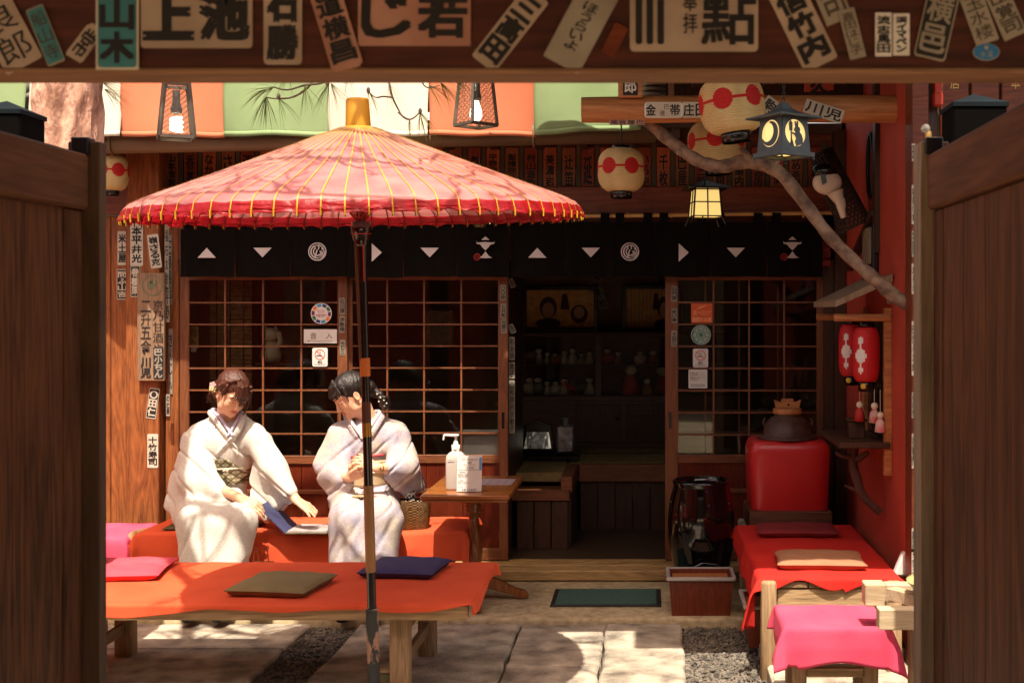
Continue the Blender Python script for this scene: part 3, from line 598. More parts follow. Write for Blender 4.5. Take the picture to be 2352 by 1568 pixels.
part('round_sticker', mm, GA+[mat('badge %s' % n, rgb(*c)) for n, c in (('green', (60, 120, 70)), ('navy', (44, 60, 120)), ('sky', (60, 150, 190)), ('orange', (230, 130, 50)), ('plum', (120, 40, 80)))], dA)
mm = MB(); M, w, h = sticker(mm, 736, 772, 76, 32, 6.99, rnd_=.03); q = w/76; mm2 = rrect(74*q, 30*q, 1*q)
put_glyph(mm, '音', -16*q, 1*q, 14*q, 15*q, M, 3, 0, z=.002); put_glyph(mm, '入', 20*q, 1*q, 15*q, 13*q, M, 3, 0, z=.002); mm.prism([(x*q, y*q) for x, y in ((-27, -11.5), (28, -11.5), (28, -10.8), (-27, -10.8))], .0004, M @ Matrix.Translation((0, 0, .0014)), 3); mm.prism([(x*q, y*q) for x, y in ((-30, -11.1), (-26, -13), (-26, -9.3))], .0004, M @ Matrix.Translation((0, 0, .0014)), 3); part('paper_notice', mm, GA, dA)
mm = MB(); M, w, h = sticker(mm, 1612, 719, 49, 45, 7.03, rnd_=.02); q = w/49; mm.prism([(x*q, y*q) for x, y in ((-8, 14), (10, 18), (11, 17), (-7, 12.5))], .0004, M @ Matrix.Translation((0, 0, .0014)), 1); mm.prism([(x*q, y*q) for x, y in ((-12, 10), (8, 17), (9, 16), (-11, 9))], .0004, M @ Matrix.Translation((0, 0, .0014)), 1)
row(mm, '食べログ', 0, 0, 42*q, 10*q, M, 1, .0, z=.002); row(mm, '話題のお店', 0, -15*q, 44*q, 9*q, M, 1, .02, z=.002); part('orange_sticker', mm, [mat('orange print', rgb(214, 92, 30)), mat('pale orange print', rgb(238, 170, 120))], dC)
mm = MB(); M = face_cam(P(1610, 769, 7.028)); q = 7.03/F; gm = mat('green print', rgb(46, 120, 96))
mm.lathe([(.0001, .001), (23*q, .001)], 36, M, 0); mm.lathe([(21.5*q, .0014), (22.3*q, .0014)], 36, M, 1)
for r0 in (16, 12.5, 9, 5.5): mm.lathe([(r0*q, .0014), ((r0+.9)*q, .0014)], 32, M, 1)
for k in range(16): a = k*.28+.4; put_glyph(mm, '京都府食の安心安全店認証制度加盟'[k], 19*q*math.cos(2.8-a), 19*q*math.sin(2.8-a), 3.2*q, 3.2*q, M, 1, 0, z=.0016)
for k in range(8): a = k*math.pi/4; mm.prism([(11*q*math.cos(a), 11*q*math.sin(a)), (15.5*q*math.cos(a+.1), 15.5*q*math.sin(a+.1)), (15.5*q*math.cos(a-.1), 15.5*q*math.sin(a-.1))], .0003, M @ Matrix.Translation((0, 0, .0013)), 1)
part('green_sticker', mm, [gm, m_papernew], dC)
mm = MB(); M, w, h = sticker(mm, 1603, 870, 43, 43, 7.03, rnd_=.06); q = w/43
for i, t in enumerate(('Stay in', 'KYOTO', 'Make our', 'KYOTO')): row(mm, t, (-9+(.5 if i != 2 else 3)-(1 if i == 0 else 0))*q, (14.5-i*5.6)*q, (18 if i != 2 else 23)*q, 4.6*q, M, 1, .01, z=.002)
for i in range(4):
    for j in range(6): x, y = (8+i*2.6)*q, (15.5-j*3)*q; mm.prism([(x, y), (x+.7*q, y), (x+.7*q, y+.6*q), (x, y+.6*q)], .0003, M @ Matrix.Translation((0, 0, .0013)), 3)
for i in range(3): mm.prism([(x*q, y*q) for x, y in ((-17, -13-i*2.3), (17, -13-i*2.3), (17, -12.2-i*2.3), (-17, -12.2-i*2.3))], .0004, M @ Matrix.Translation((0, 0, .0014)), 1)
part('white_sticker', mm, GA, dC)
for px, py, h, t, d, Y in ((786, 703, 38, '石川原', dA, 6.995), (786, 745, 38, '伊勢角', dA, 6.995), (787, 798, 36, '。石三', dA, 6.995), (1155, 672, 36, '〇〇赤', dB, 7.035), (1156, 714, 34, '七兵衛', dB, 7.035), (1157, 749, 32, '加藤正', dB, 7.035), (1549, 675, 35, '四門野', dC, 7.035), (1549, 725, 33, 'めい家', dC, 7.035), (1548, 777, 37, '。石三', dC, 7.035)):
    mm = MB(); sticker(mm, px, py, 13, h, Y, rnd.uniform(-3, 3), t, 0, 1, .02, border=None, rnd_=.15); part('name_sticker', mm, [m_papergrey, m_ink], d)
mm = MB(); sticker(mm, 1103, 1016, 82, 60, 7.07, 0, '', 0, 0, rnd_=.02); solo('frosted_sheet', mm, mat('frosted plastic', rgb(198, 196, 192), rgb(186, 184, 180), .4), 'pale translucent plastic sheet standing inside the lattice door behind the sanitizer', 'sheet')
for i, (y, h) in enumerate(((575, 44), (602, 18))):
    mm = MB(); sticker(mm, 1898, y, 18, h, 6.94, 0, '寿福' if i == 0 else '', 0, 1, 0, rnd_=.02); part('red_slip', mm, [mat('red slip paper', rgb(150, 30, 28)), m_ink], house)

# ---------------- inside the doorway
def framed(px0, px1, py0, py1, Y, label, striped):
    a = P(px0, py1, Y); b = P(px1, py0, Y); d = thing('framed_picture', label, 'picture', (a.x/2+b.x/2, Y, a.z)); m = MB(); w = .03
    for q in ((a.x-w, b.x+w, b.z, b.z+w), (a.x-w, b.x+w, a.z-w, a.z), (a.x-w, a.x, a.z, b.z), (b.x, b.x+w, a.z, b.z)): m.box(q[0], q[1], Y-.03, Y+.01, q[2], q[3], .003)
    part('frame', m, m_dark, d); m = MB(); m.box(a.x, b.x, Y, Y+.008, a.z, b.z)
    if striped:
        for k in range(14): x = a.x+(b.x-a.x)*(k+.3)/14; m.box(x, x+.006, Y-.002, Y, a.z, b.z, 0, 1)
    W_ = b.x-a.x; H_ = b.z-a.z; M = face_cam(((a.x+b.x)/2, Y-.002, (a.z+b.z)/2))
    def blob(cx, cy, rx, ry, mi, z=.0): m.prism([(cx*W_+rx*W_*math.cos(t), cy*H_+ry*H_*math.sin(t)) for t in np.linspace(0, 6.283, 19)[:-1]], .001, M @ Matrix.Translation((0, 0, z)), mi)
    cxs = (-.18,) if not striped else (.22,)
    for cx in cxs: blob(cx, .05, .13, .28, 2); blob(cx, -.02, .09, .2, 3, .0012); blob(cx, -.36, .19, .14, 2)
    blob(.28, -.12, .13, .24, 2) if not striped else None; blob(.28, -.08, .08, .16, 3, .0012) if not striped else None
    m.prism([(-.02*W_+x*W_, (.1+y)*H_) for x, y in ((.05, .3), (.12, .3), (.16, -.1), (.02, -.1))], .001, M, 2)
    m.box(a.x, b.x, Y-.004, Y-.002, a.z, a.z+.05*H_, 0, 4)
    part('print', m, [mat('amber print ground', rgb(232, 182, 100), rgb(190, 140, 70), .5, 20), m_papergrey, mat('print shade', rgb(58, 42, 32)), mat('print face', rgb(190, 150, 110)), mat('print red', rgb(120, 40, 26))], d); return d
framed(1210, 1364, 666, 755, 9.3, 'wide amber picture with a doll head hanging above the glass cabinet', False)
framed(1438, 1560, 664, 758, 9.3, 'amber picture with vertical stripes, partly hidden by the door edge', True)
for px, py, a, t in ((1380, 685, 18, '千社'), (1368, 648, -12, '中')):
    mm = MB(); sticker(mm, px, py, 20, 50, 9.3, a, t, 0, 1, .02); solo('paper_slip', mm, [m_papergrey, m_ink], 'brownish paper slip pasted %s the framed pictures inside' % ('tilted between' if a > 0 else 'high between'), 'slip')
cab = thing('display_cabinet', 'dark wooden cabinet with glass fronted shelves of dolls and small drawers', 'cabinet', (.35, 9.0, .56))
CY_ = 8.95; qx = lambda p: P(p, 0, CY_).x; qz = lambda p: P(0, p, CY_).z
m = MB(); m.box(qx(1190), qx(1700), CY_+.32, CY_+.35, .56, qz(768)); m.box(qx(1190), qx(1700), CY_, CY_+.34, qz(773), qz(764), .003)
for y in (838, 908): m.box(qx(1195), qx(1700), CY_+.02, CY_+.32, qz(y+3), qz(y))
for x in (1190, 1368, 1695): m.box(qx(x), qx(x+12), CY_, CY_+.03, qz(912), qz(773))
m.box(qx(1190), qx(1700), CY_-.01, CY_+.32, .56, qz(920)); m.box(qx(1186), qx(1704), CY_-.02, CY_+.33, qz(921), qz(909), .004); part('carcass', m, wd_darkx, cab)
m = MB(); m.box(qx(1202), qx(1368), CY_+.012, CY_+.016, qz(908), qz(773)); m.box(qx(1380), qx(1695), CY_+.012, CY_+.016, qz(908), qz(773)); part('glass', m, m_glass, cab)
m = MB(); m.box(qx(1323), qx(1425), CY_-.022, CY_-.011, qz(1015), qz(928), .004); mk = part('cupboard_door', m, wd_dark, cab); m = MB(); m.sphere(P(1417, 962, CY_-.03), .014, 8); part('knob', m, m_black, mk)
for y in (928, 958, 988):
    m = MB(); m.box(qx(1440), qx(1560), CY_-.024, CY_-.011, qz(y+26), qz(y), .004); dr = part('drawer', m, wd_dark, cab); c = P(1490, y+10, CY_-.03); m = MB(); m.tube([c+Vector((.03*math.cos(t), -.004, .02*math.sin(t))) for t in np.linspace(math.pi, 2*math.pi, 9)], .0035, 6); part('handle', m, m_black, dr)
# little dolls and folk toys on the shelves: each a lathed body with a head
figs = []; rr = random.Random(5)
dcol = [mat('toy %d' % i, rgb(*c)) for i, c in enumerate(((190, 60, 44), (206, 190, 160), (150, 50, 60), (196, 130, 60), (120, 120, 110), (90, 100, 70), (220, 200, 180)))]
m_face = mat('toy face', rgb(222, 204, 180), rgb(206, 186, 160), .5)
def figurine(x, y, z, h, body, label, kind='doll', hair=True, grp='folk toys on the cabinet shelves'):
    d = thing('figurine', label, 'figurine', (x, y, z), grp); T = Matrix.Translation((x, y, z)); m = MB()
    if kind == 'round': m.lathe([(.0001, 0), (h*.28, .01*h), (h*.42, h*.25), (h*.40, h*.5), (h*.25, h*.62), (.0001, h*.64)], 14, T)
    elif kind == 'animal':
        m.sphere((x, y, z+h*.5), h*.3, 8, sc=(1.7, .8, .9))
        for sx in (-1, 1):
            for sy in (-1, 1): m.tube([(x+sx*h*.32, y+sy*h*.12, z+h*.4), (x+sx*h*.34, y+sy*h*.13, z)], h*.08, 6)
    else: m.lathe([(.0001, 0), (h*.30, 0), (h*.26, h*.3), (h*.16, h*.55), (h*.09, h*.62), (.0001, h*.63)], 14, T)
    part('body', m, body, d); m = MB()
    hc = (x-(h*.55 if kind == 'animal' else 0), y-h*.02, z+h*(.72 if kind == 'animal' else .78)); m.sphere(hc, h*.2, 10, sc=(1, .95, 1.02))
    if kind == 'animal':
        for s_ in (-1, 1): m.prism([(-.06*h, 0), (.06*h, 0), (0, .14*h)], .03*h, Matrix.Translation((hc[0]+s_*.11*h, hc[1], hc[2]+.14*h)) @ Matrix.Rotation(math.pi/2, 4, 'X'))
    part('head', m, m_face if kind != 'animal' else body, d)
    if hair and kind != 'animal': m = MB(); m.sphere((hc[0], hc[1]+h*.035, hc[2]+h*.05), h*.205, 10, sc=(1.02, 1, .95)); part('hair', m, m_dark, d)
    return d
desc = ['red', 'cream', 'plum', 'ochre', 'grey', 'olive', 'ivory']
for sh, (y0, zz) in enumerate(((834, qz(838)), (906, qz(908)))):
    for i, px in enumerate((1216, 1236, 1256, 1276, 1296, 1316, 1336, 1354)):
        k = rr.randrange(7); kd = rr.choice(['doll', 'round', 'animal', 'doll']); figurine(P(px, 0, 9.1).x, 9.1+rr.uniform(-.02, .06), zz, rr.uniform(.09, .14), dcol[k], '%s %s shaped folk toy, %s from the door pillar on the %s glazed cabinet shelf' % (desc[k], kd, ['first', 'second', 'third', 'fourth', 'fifth', 'sixth', 'seventh', 'eighth'][i], ['upper', 'lower'][sh]), kd)
for i, px in enumerate((1395, 1420, 1470, 1500)): figurine(P(px, 0, 9.1).x, 9.1, qz(838), rr.uniform(.09, .13), dcol[(i*3) % 7], '%s folk toy, %s in the row above the big red dolls' % (desc[(i*3) % 7], ['first', 'second', 'third', 'fourth'][i]), 'doll' if i % 2 else 'round')
figurine(P(1448, 0, 9.08).x, 9.08, qz(908), .24, dcol[0], 'big pale faced doll in red robe behind the cabinet glass', 'doll'); figurine(P(1522, 0, 9.08).x, 9.08, qz(908), .23, dcol[2], 'big pale faced doll in plum robe next to the door edge', 'doll')
figurine(P(1487, 0, 9.08).x, 9.08, qz(908), .13, dcol[3], 'small ochre doll between the two big dolls', 'doll')
# trays, shogi piece mirror, wrapped bottle
m = MB(); T0 = P(1260, 1040, 8.35); m.box(T0.x-.25, T0.x+.22, 8.15, 8.5, .56, .60, .006); m.box(T0.x-.23, T0.x+.20, 8.17, 8.48, .601, .612, .004); m.box(T0.x-.28, T0.x-.25, 8.2, 8.45, .558, .62, .01); solo('lacquer_stand', m, m_dark, 'low black lacquer stand on the tatami holding the five sided mirror', 'stand')
sh = thing('shogi_piece', 'tall dark five sided board game piece with mirrored face on the lacquer stand', 'ornament', (P(1236, 0, 8.3).x, 8.3, .612))
def shp(k): return [((px-1236)*k*8.3/F, (1034-py)*k*8.3/F) for px, py in ((1196, 1034), (1276, 1034), (1266, 975), (1236, 962), (1206, 975))]
m = MB(); m.prism(shp(1.0), .05, face_cam((P(1236, 0, 8.3).x, 8.34, .613)), bev=.004); part('block', m, m_dark, sh)
m = MB(); m.prism([(x*.78, y*.78+.02) for x, y in shp(1.0)], .003, face_cam((P(1236, 0, 8.3).x, 8.255, .613)) @ Matrix.Rotation(-.29, 4, 'X')); part('mirror_face', m, mat('silver foil', rgb(205, 205, 190), rgb(120, 120, 100), .12, 30, metal=.9, bump=.004, bscale=12), sh)
wb = thing('wrapped_bottle', 'silver wrapped bottle standing beside the mirrored five sided piece', 'bottle', (P(1299, 0, 8.25).x, 8.25, .612)); c = P(1299, 0, 8.25).x; m = MB(); m.box(c-.055, c+.055, 8.2, 8.3, .614, .79, .008); part('wrapping', m, mat('crumpled foil', rgb(170, 168, 166), rgb(110, 108, 112), .35, 25, metal=.4, bump=.01, bscale=20), wb)
m = MB(); m.lathe([(.02, 0), (.018, .03), (.02, .05), (.03, .055), (.03, .062), (.0001, .062)], 12, Matrix.Translation((c, 8.25, .78))); part('neck', m, mat('celadon', rgb(120, 124, 104), rgb(96, 100, 84), .3), wb)
# bamboo blind and cat behind the first lattice door
bl = thing('bamboo_blind', 'hanging bamboo blind glimpsed behind the glass of the first lattice door', 'blind', (-2.5, 7.28, .9)); m = MB()
for k in range(90): z = .9+k*.0115; m.tube([(-2.62, 7.28+rnd.uniform(-.003, .003), z), (-2.37, 7.28, z+rnd.uniform(-.002, .002))], .0042, 5)
part('slats', m, mat('aged bamboo slats', rgb(176, 140, 80), rgb(110, 80, 40), .5, 30), bl); m = MB()
for x in (-2.58, -2.50, -2.42): m.box(x, x+.006, 7.27, 7.275, .9, 1.95)
part('cords', m, m_dark, bl)
shf = MB(); shf.box(-2.36, -1.75, 7.3, 7.55, 1.235, 1.255, .003); solo('wall_shelf', shf, wd_dark, 'dark shelf behind the first lattice door carrying the pale cat figurine', 'shelf')
m_cat = mat('pale ceramic', rgb(206, 186, 150), rgb(180, 158, 124), .4)
ct = thing('cat_figurine', 'pale ceramic cat with raised paw seen behind the lattice door glass', 'figurine', (-2.29, 7.4, 1.255)); x0 = -2.29; m = MB(); m.lathe([(.0001, 0), (.055, 0), (.065, .04), (.05, .10), (.03, .13), (.0001, .135)], 16, Matrix.Translation((x0, 7.4, 1.256))); m.tube([(x0+.04, 7.38, 1.34), (x0+.065, 7.37, 1.38), (x0+.055, 7.36, 1.44)], [.02, .018, .016], 8); m.tube([(x0-.03, 7.35, 1.33), (x0-.02, 7.335, 1.27)], .018, 8); part('body', m, m_cat, ct)
m = MB(); m.sphere((x0, 7.385, 1.42), .048, 12, sc=(1.1, .95, .9)); 
for s_ in (-1, 1): m.lathe([(.017, 0), (.0005, .03)], 6, Matrix.Translation((x0+s_*.032, 7.385, 1.45)))
part('head', m, m_cat, ct)
m = MB(); sticker(m, 443, 775, 26, 50, 7.09, 0, '音入', 0, 1, 0, rnd_=.02); part('paper_notice', m, [mat('yellowed paper', rgb(170, 140, 70)), m_ink], dA); m = MB(); sticker(m, 441, 800, 20, 16, 7.085, 0, '', 0, 1, 0, rnd_=.02); part('toilet_notice', m, GA, dA)
mp_ = MB(); M, w, h = sticker(mp_, 1007, 752, 66, 78, 7.5, 0, '', 0, 0, rnd_=.01); solo('wall_print', mp_, mat('brown print', rgb(120, 78, 44), rgb(76, 46, 28), .7, 40), 'brown printed sheet on the wall seen through the lattice behind the umbrella pole', 'print')
lw = MB(); lw.box(-1.75, -1.715, 7.35, 7.40, .5, 1.9); solo('inner_pillar', lw, mat('dull green post', rgb(48, 64, 52)), 'dull green inner pillar seen through the lattice behind the umbrella pole', 'pillar')
for x in (-1.5, -1.05):
    rs = MB(); rs.lathe([(.0001, 0), (.17, 0), (.19, .02), (.17, .045), (.0001, .05)], 24, Matrix.Translation((x, 7.7, .559)))
    solo('round_cushion', rs, mat('dull red cushion', rgb(130, 40, 26)), 'dull red round cushion on the tatami behind the glass, %s' % ('nearer the inner pillar' if x < -1.2 else 'nearer the doorway'), 'cushion', 'red cushions behind the glass')
# ---------------- paper lanterns with a red bead band
m_wpaper = mat('lantern paper', rgb(222, 196, 140), rgb(206, 176, 118), .7, 14, (1, 1, .2), bump=.0, trans=.25)
m_wred = mat('lantern red paint', rgb(206, 34, 30), rgb(186, 26, 24), .6, trans=.2)
m_ringb = mat('glossy black rim', rgb(14, 13, 14), rgb(20, 18, 18), .18)
def paper_lantern(px, py, rw, hh, Y, label, tilt=0, ph=0.0, rib=26, wavy=.032):
    'rw half width and hh height in pixels; centre at px, py'
    q = Y/F; c = P(px, py, Y); R = rw*q; H = hh*q; d = thing('paper_lantern', label, 'lantern', c, 'cream paper lanterns with red beads')
    T = Matrix.Translation(c) @ Matrix.Rotation(math.radians(tilt), 4, 'Y'); m = MB(); n = 144; NR = rib*5; vs = []; fs = []; mi = []
    def rad(t): return R*(.50+.50*(1-abs(2*t-1)**2.9)**.62)
    for j in range(NR+1):
        t = j/NR; z = -H/2+H*t; r0 = rad(t)*(1-wavy*abs(math.cos(math.pi*rib*t))**3)
        for k in range(n): a = 2*math.pi*k/n; vs.append((r0*math.cos(a), r0*math.sin(a), z))
    N = 6
    for j in range(NR):
        for k in range(n):
            t = (j+.5)/NR; a = 2*math.pi*(k+.5)/n+ph; u = ((a*N/(2*math.pi)) % 1)-.5; dz = (t-.56)*H; dx = u*2*math.pi*R/N; rc = .19*H
            fs.append((j*n+k, j*n+(k+1) % n, (j+1)*n+(k+1) % n, (j+1)*n+k)); mi.append(1 if dx*dx+dz*dz < rc*rc or abs(dz) < .028*H else 0)
    o = len(m.v); m.v += [tuple(T @ Vector(v)) for v in vs]; m.f += fs; m.mi += mi; m.sm += [True]*len(fs)
    part('shade', m, [m_wpaper, m_wred], d)
    m = MB(); r1 = R*.46
    m.lathe([(r1*.92, -H/2-.28*R), (r1*.97, -H/2-.28*R), (r1*1.0, -H/2+.01), (r1*.92, -H/2+.01)], 28, T); part('rim', m, m_ringb, d); m = MB(); m.lathe([(r1*.8, H/2-.01), (r1*.86, H/2-.01), (r1*.86, H/2+.12*R), (r1*.8, H/2+.12*R)], 28, T); part('rim', m, m_ringb, d)
    m = MB(); m.tube([T @ Vector((0, 0, H/2+.12*R)), c+Vector((0, 0, H/2+.35))], .004, 6); m.tube([T @ Vector((-r1*.85, 0, H/2+.10*R)), T @ Vector((r1*.85, 0, H/2+.10*R))], .003, 6); part('hanger', m, m_black, d)
    return d
paper_lantern(1681, 242, 76, 128, 5.15, 'largest paper lantern, hanging in front of the log beside the metal rabbit lantern', -8, .35)
paper_lantern(1646, 331, 67, 104, 5.9, 'paper lantern half hidden below and behind the largest one', -3, .1)
paper_lantern(1427, 391, 55, 98, 6.0, 'small paper lantern hanging alone between the umbrella tip and the driftwood branch', 0, .55)
paper_lantern(256, 397, 38, 82, 6.7, 'paper lantern under the eave partly hidden by the gate leaf', 0, .2)
# ---------------- cast metal lantern with moon and rabbit cut-outs
m_cast = mat('grey blue cast metal', rgb(70, 78, 82), rgb(54, 60, 64), .55, 12, bump=.0006)
m_glow = mat('lit lantern paper', rgb(240, 214, 140), rgb(230, 200, 120), .6, emit=(1, .68, .26, 1), es=.32, trans=.1)
Yl = 4.9; ql = Yl/F; lc = P(1800, 312, Yl)
ml = thing('metal_lantern', 'grey metal lantern with moon and rabbit cut-outs, lit inside, hanging on a chain', 'lantern', lc)
T6 = Matrix.Translation(lc) @ Matrix.Rotation(math.radians(35), 4, 'Z')   # square plan, an edge towards the viewer
def sq(h, z): return [(h*math.cos(math.radians(45+90*k)), h*math.sin(math.radians(45+90*k)), z) for k in range(4)]
def frustum(mb, prof, mi=0):
    vs = [];
    for r, z in prof: vs += sq(r*1.414, z)
    fs = [(i*4+k, i*4+(k+1) % 4, (i+1)*4+(k+1) % 4, (i+1)*4+k) for i in range(len(prof)-1) for k in range(4)]
    mb.add(vs, fs, mi, False, T6)
u = ql
m = MB(); frustum(m, [(2*u, 78*u), (8*u, 74*u), (14*u, 62*u), (32*u, 50*u), (62*u, 42*u), (62*u, 38*u), (42*u, 40*u)]); part('roof', m, m_cast, ml)
m = MB(); frustum(m, [(40*u, -42*u), (50*u, -40*u), (50*u, -46*u), (50*u, -50*u), (36*u, -50*u), (36*u, -44*u)])
for k in range(4):
    a = math.radians(45+90*k); r_ = 50*u*1.414; m.sphere(T6 @ Vector((r_*math.cos(a)*.96, r_*math.sin(a)*.96, -54*u)), 3*u, 6)
part('base_plate', m, m_cast, ml)
# walls with round openings: annular polygons; the pictures stay as metal islands in the opening
m = MB()
for k in range(4):
    sil = MB()
    a = math.radians(90*k); hw0, hw1 = 43*u, 37*u; z0, z1 = -42*u, 42*u
    Mw = T6 @ Matrix.Rotation(a, 4, 'Z') @ Matrix.Translation((0, -41*u, 0)) @ Matrix.Rotation(math.radians(90)-.06, 4, 'X')
    C = (0, 2*u); R = 31*u; n = 32; inner = [(C[0]+R*math.cos(2*math.pi*i/n), C[1]+R*math.sin(2*math.pi*i/n)) for i in range(n)]
    def edge(an):
        dx, dy = math.cos(an), math.sin(an); best = 9
        for (nx, ny, dd) in ((0, 1, z1-C[1]), (0, -1, C[1]-z0)):
            v = dx*nx+dy*ny
            if v > 1e-6: best = min(best, dd/v)
        for s_ in (1, -1):
            # slanted sides
            den = s_*dx+dy*(hw0-hw1)/(z1-z0); num = (hw0+(hw1-hw0)*(C[1]-z0)/(z1-z0))
            if den > 1e-6: best = min(best, num/den)
        return (C[0]+dx*best, C[1]+dy*best)
    outer = [edge(2*math.pi*i/n) for i in range(n)]
    for zz in (0, -2.2*u): m.add([(x, y, zz) for x, y in inner+outer], [(i, (i+1) % n, n+(i+1) % n, n+i) for i in range(n)], 0, False, Mw)
    m.add([(x, y, z) for z in (0, -2.2*u) for x, y in inner], [(i, (i+1) % n, n+(i+1) % n, n+i) for i in range(n)], 0, False, Mw)
    Mi = Mw @ Matrix.Translation((0, 2*u, -2*u))
    if k % 2 == 0:   # rabbit pounding with a mallet
        def pg(pl): sil.prism([(x*u, y*u) for x, y in pl], 2*u, Mi)
        sil.prism([(x*u, y*u) for x, y in ((2, -31), (20, -24), (22, -14), (19, -4), (13, 3), (15, 9), (12, 14), (9, 14), (10, 26), (6, 28), (5, 16), (2, 27), (-1, 26), (1, 14), (-3, 9), (-3, 5), (1, 2), (-1, -1), (-14, 2), (-14, -1), (-2, -5), (2, -12), (-2, -20))], 2*u, Mi)
        pg([(-15, -30), (-10, -30), (-12, 10), (-13, 10)]); pg([(-17, 4), (-9, 4), (-8, 22), (-13, 28), (-18, 22)]); pg([(-18, -30), (-6, -30), (-10, -16), (-14, -16)])
    else:            # crescent
        A_ = [math.radians(x) for x in range(205, 446, 12)]; oc = [(31*math.cos(t), 31*math.sin(t)) for t in A_]; ic = [(-9+24*math.cos(t), 4+24*math.sin(t)) for t in A_][::-1]
        pl_ = [(x*u*.97, y*u*.97) for x, y in oc+ic]; N_ = len(oc)
        vs = [(x, y, z) for z in (0, 2*u) for x, y in pl_]; L2 = 2*N_
        fs = []
        for i in range(N_-1):
            j0, j1, k0, k1 = i, i+1, L2-1-i, L2-2-i; fs += [(j0, j1, k1, k0), (L2+j0, L2+k0, L2+k1, L2+j1)]
        sil.add([(x*.9-2*u, y*.95, z) for x, y, z in vs], fs, 0, False, Mi)
    part('silhouette', sil, m_cast, ml)
part('pierced_wall', m, m_cast, ml)
m = MB(); frustum(m, [(37*u, -41*u), (33*u, 40*u)]); part('paper_lining', m, m_glow, ml)
m = MB()
for k in range(16):
    z = 78*u+k*8*u; T = Matrix.Translation(lc+Vector((0, 0, z+3*u))) @ Matrix.Rotation(math.radians(90*(k % 2)), 4, 'Z')
    m.tube([T @ Vector((2.6*u*math.cos(t), 0, 5.5*u*math.sin(t))) for t in np.linspace(0, 2*math.pi, 11)[:-1]], 1.1*u, 5, closed=True)
part('chain', m, m_black, ml)
# ---------------- wooden hanging lamp with lit grid
Ya = 6.0; qa = Ya/F; ac = P(1620, 462, Ya); an = thing('wooden_lantern', 'square wooden lantern with lit paper grid hanging below the log and branch', 'lantern', ac); TA = Matrix.Translation(ac) @ Matrix.Rotation(math.radians(8), 4, 'Z')
def fr(mb, prof, T, mi=0):
    vs = []
    for r_, z in prof: vs += sq(r_*1.414, z)
    mb.add(vs, [(i*4+k, i*4+(k+1) % 4, (i+1)*4+(k+1) % 4, (i+1)*4+k) for i in range(len(prof)-1) for k in range(4)], mi, False, T)
m = MB(); fr(m, [(4*qa, 47*qa), (12*qa, 44*qa), (48*qa, 30*qa), (48*qa, 27*qa), (20*qa, 34*qa)], TA); part('roof', m, m_dark, an)
m = MB(); fr(m, [(32*qa, -36*qa), (27*qa, 27*qa)], TA); part('paper_shade', m, mat('lit lamp paper', rgb(226, 196, 110), None, .6, emit=(1, .70, .22, 1), es=.26), an)
m = MB()
for k in range(4):
    R_ = TA @ Matrix.Rotation(math.pi/2*k, 4, 'Z')
    for x0, x1 in ((-33, -28), (0, 0), (33, 28)):
        m.bar(R_ @ Vector((x0*qa, -33*qa, -40*qa)), R_ @ Vector((x1*qa, -28*qa, 28*qa)), 3*qa, 3*qa)
    for z in (-36, -4, 25): h = 33-5*(z+40)/68; m.bar(R_ @ Vector((-h*qa, -h*qa, z*qa)), R_ @ Vector((h*qa, -h*qa, z*qa)), 2.6*qa, 2.6*qa)
    m.bar(R_ @ Vector((-33*qa, -33*qa, -38*qa)), R_ @ Vector((-40*qa, -40*qa, -56*qa)), 3*qa, 3*qa)
part('grid_frame', m, m_dark, an); m = MB(); m.tube([ac+Vector((0, 0, 45*qa)), ac+Vector((0, 0, .5))], .004, 6); part('cord', m, m_black, an)
bl2 = thing('round_lantern', 'round metal lantern with leaf openings peeping below the umbrella edge', 'lantern', P(1102, 490, 6.6)); c = P(1102, 488, 6.6); qb = 6.6/F; m = MB(); m.lathe([(12*qb, -30*qb), (26*qb, -22*qb), (34*qb, -6*qb), (34*qb, 10*qb), (24*qb, 26*qb), (10*qb, 32*qb)], 28, Matrix.Translation(c)); m.lathe([(12*qb, -30*qb), (13*qb, -34*qb), (11*qb, -34*qb), (10*qb, -30*qb)], 20, Matrix.Translation(c)); part('shell', m, mat('brass patina', rgb(120, 104, 62), rgb(84, 72, 44), .5, metal=.5), bl2)
m = MB()
for k in range(8):
    a = k*math.pi/4+.2; m.prism([(x*qb, y*qb) for x, y in ((0, -9), (5, 0), (0, 9), (-5, 0))], .002, Matrix.Translation(c) @ Matrix.Rotation(a, 4, 'Z') @ Matrix.Translation((0, -31*qb, -17*qb)) @ Matrix.Rotation(math.radians(60), 4, 'X'))
part('opening', m, m_glow, bl2)
m = MB(); m.tube([c+Vector((0, 0, 30*qb)), c+Vector((0, 0, .3))], .004, 6); part('cord', m, m_black, bl2)
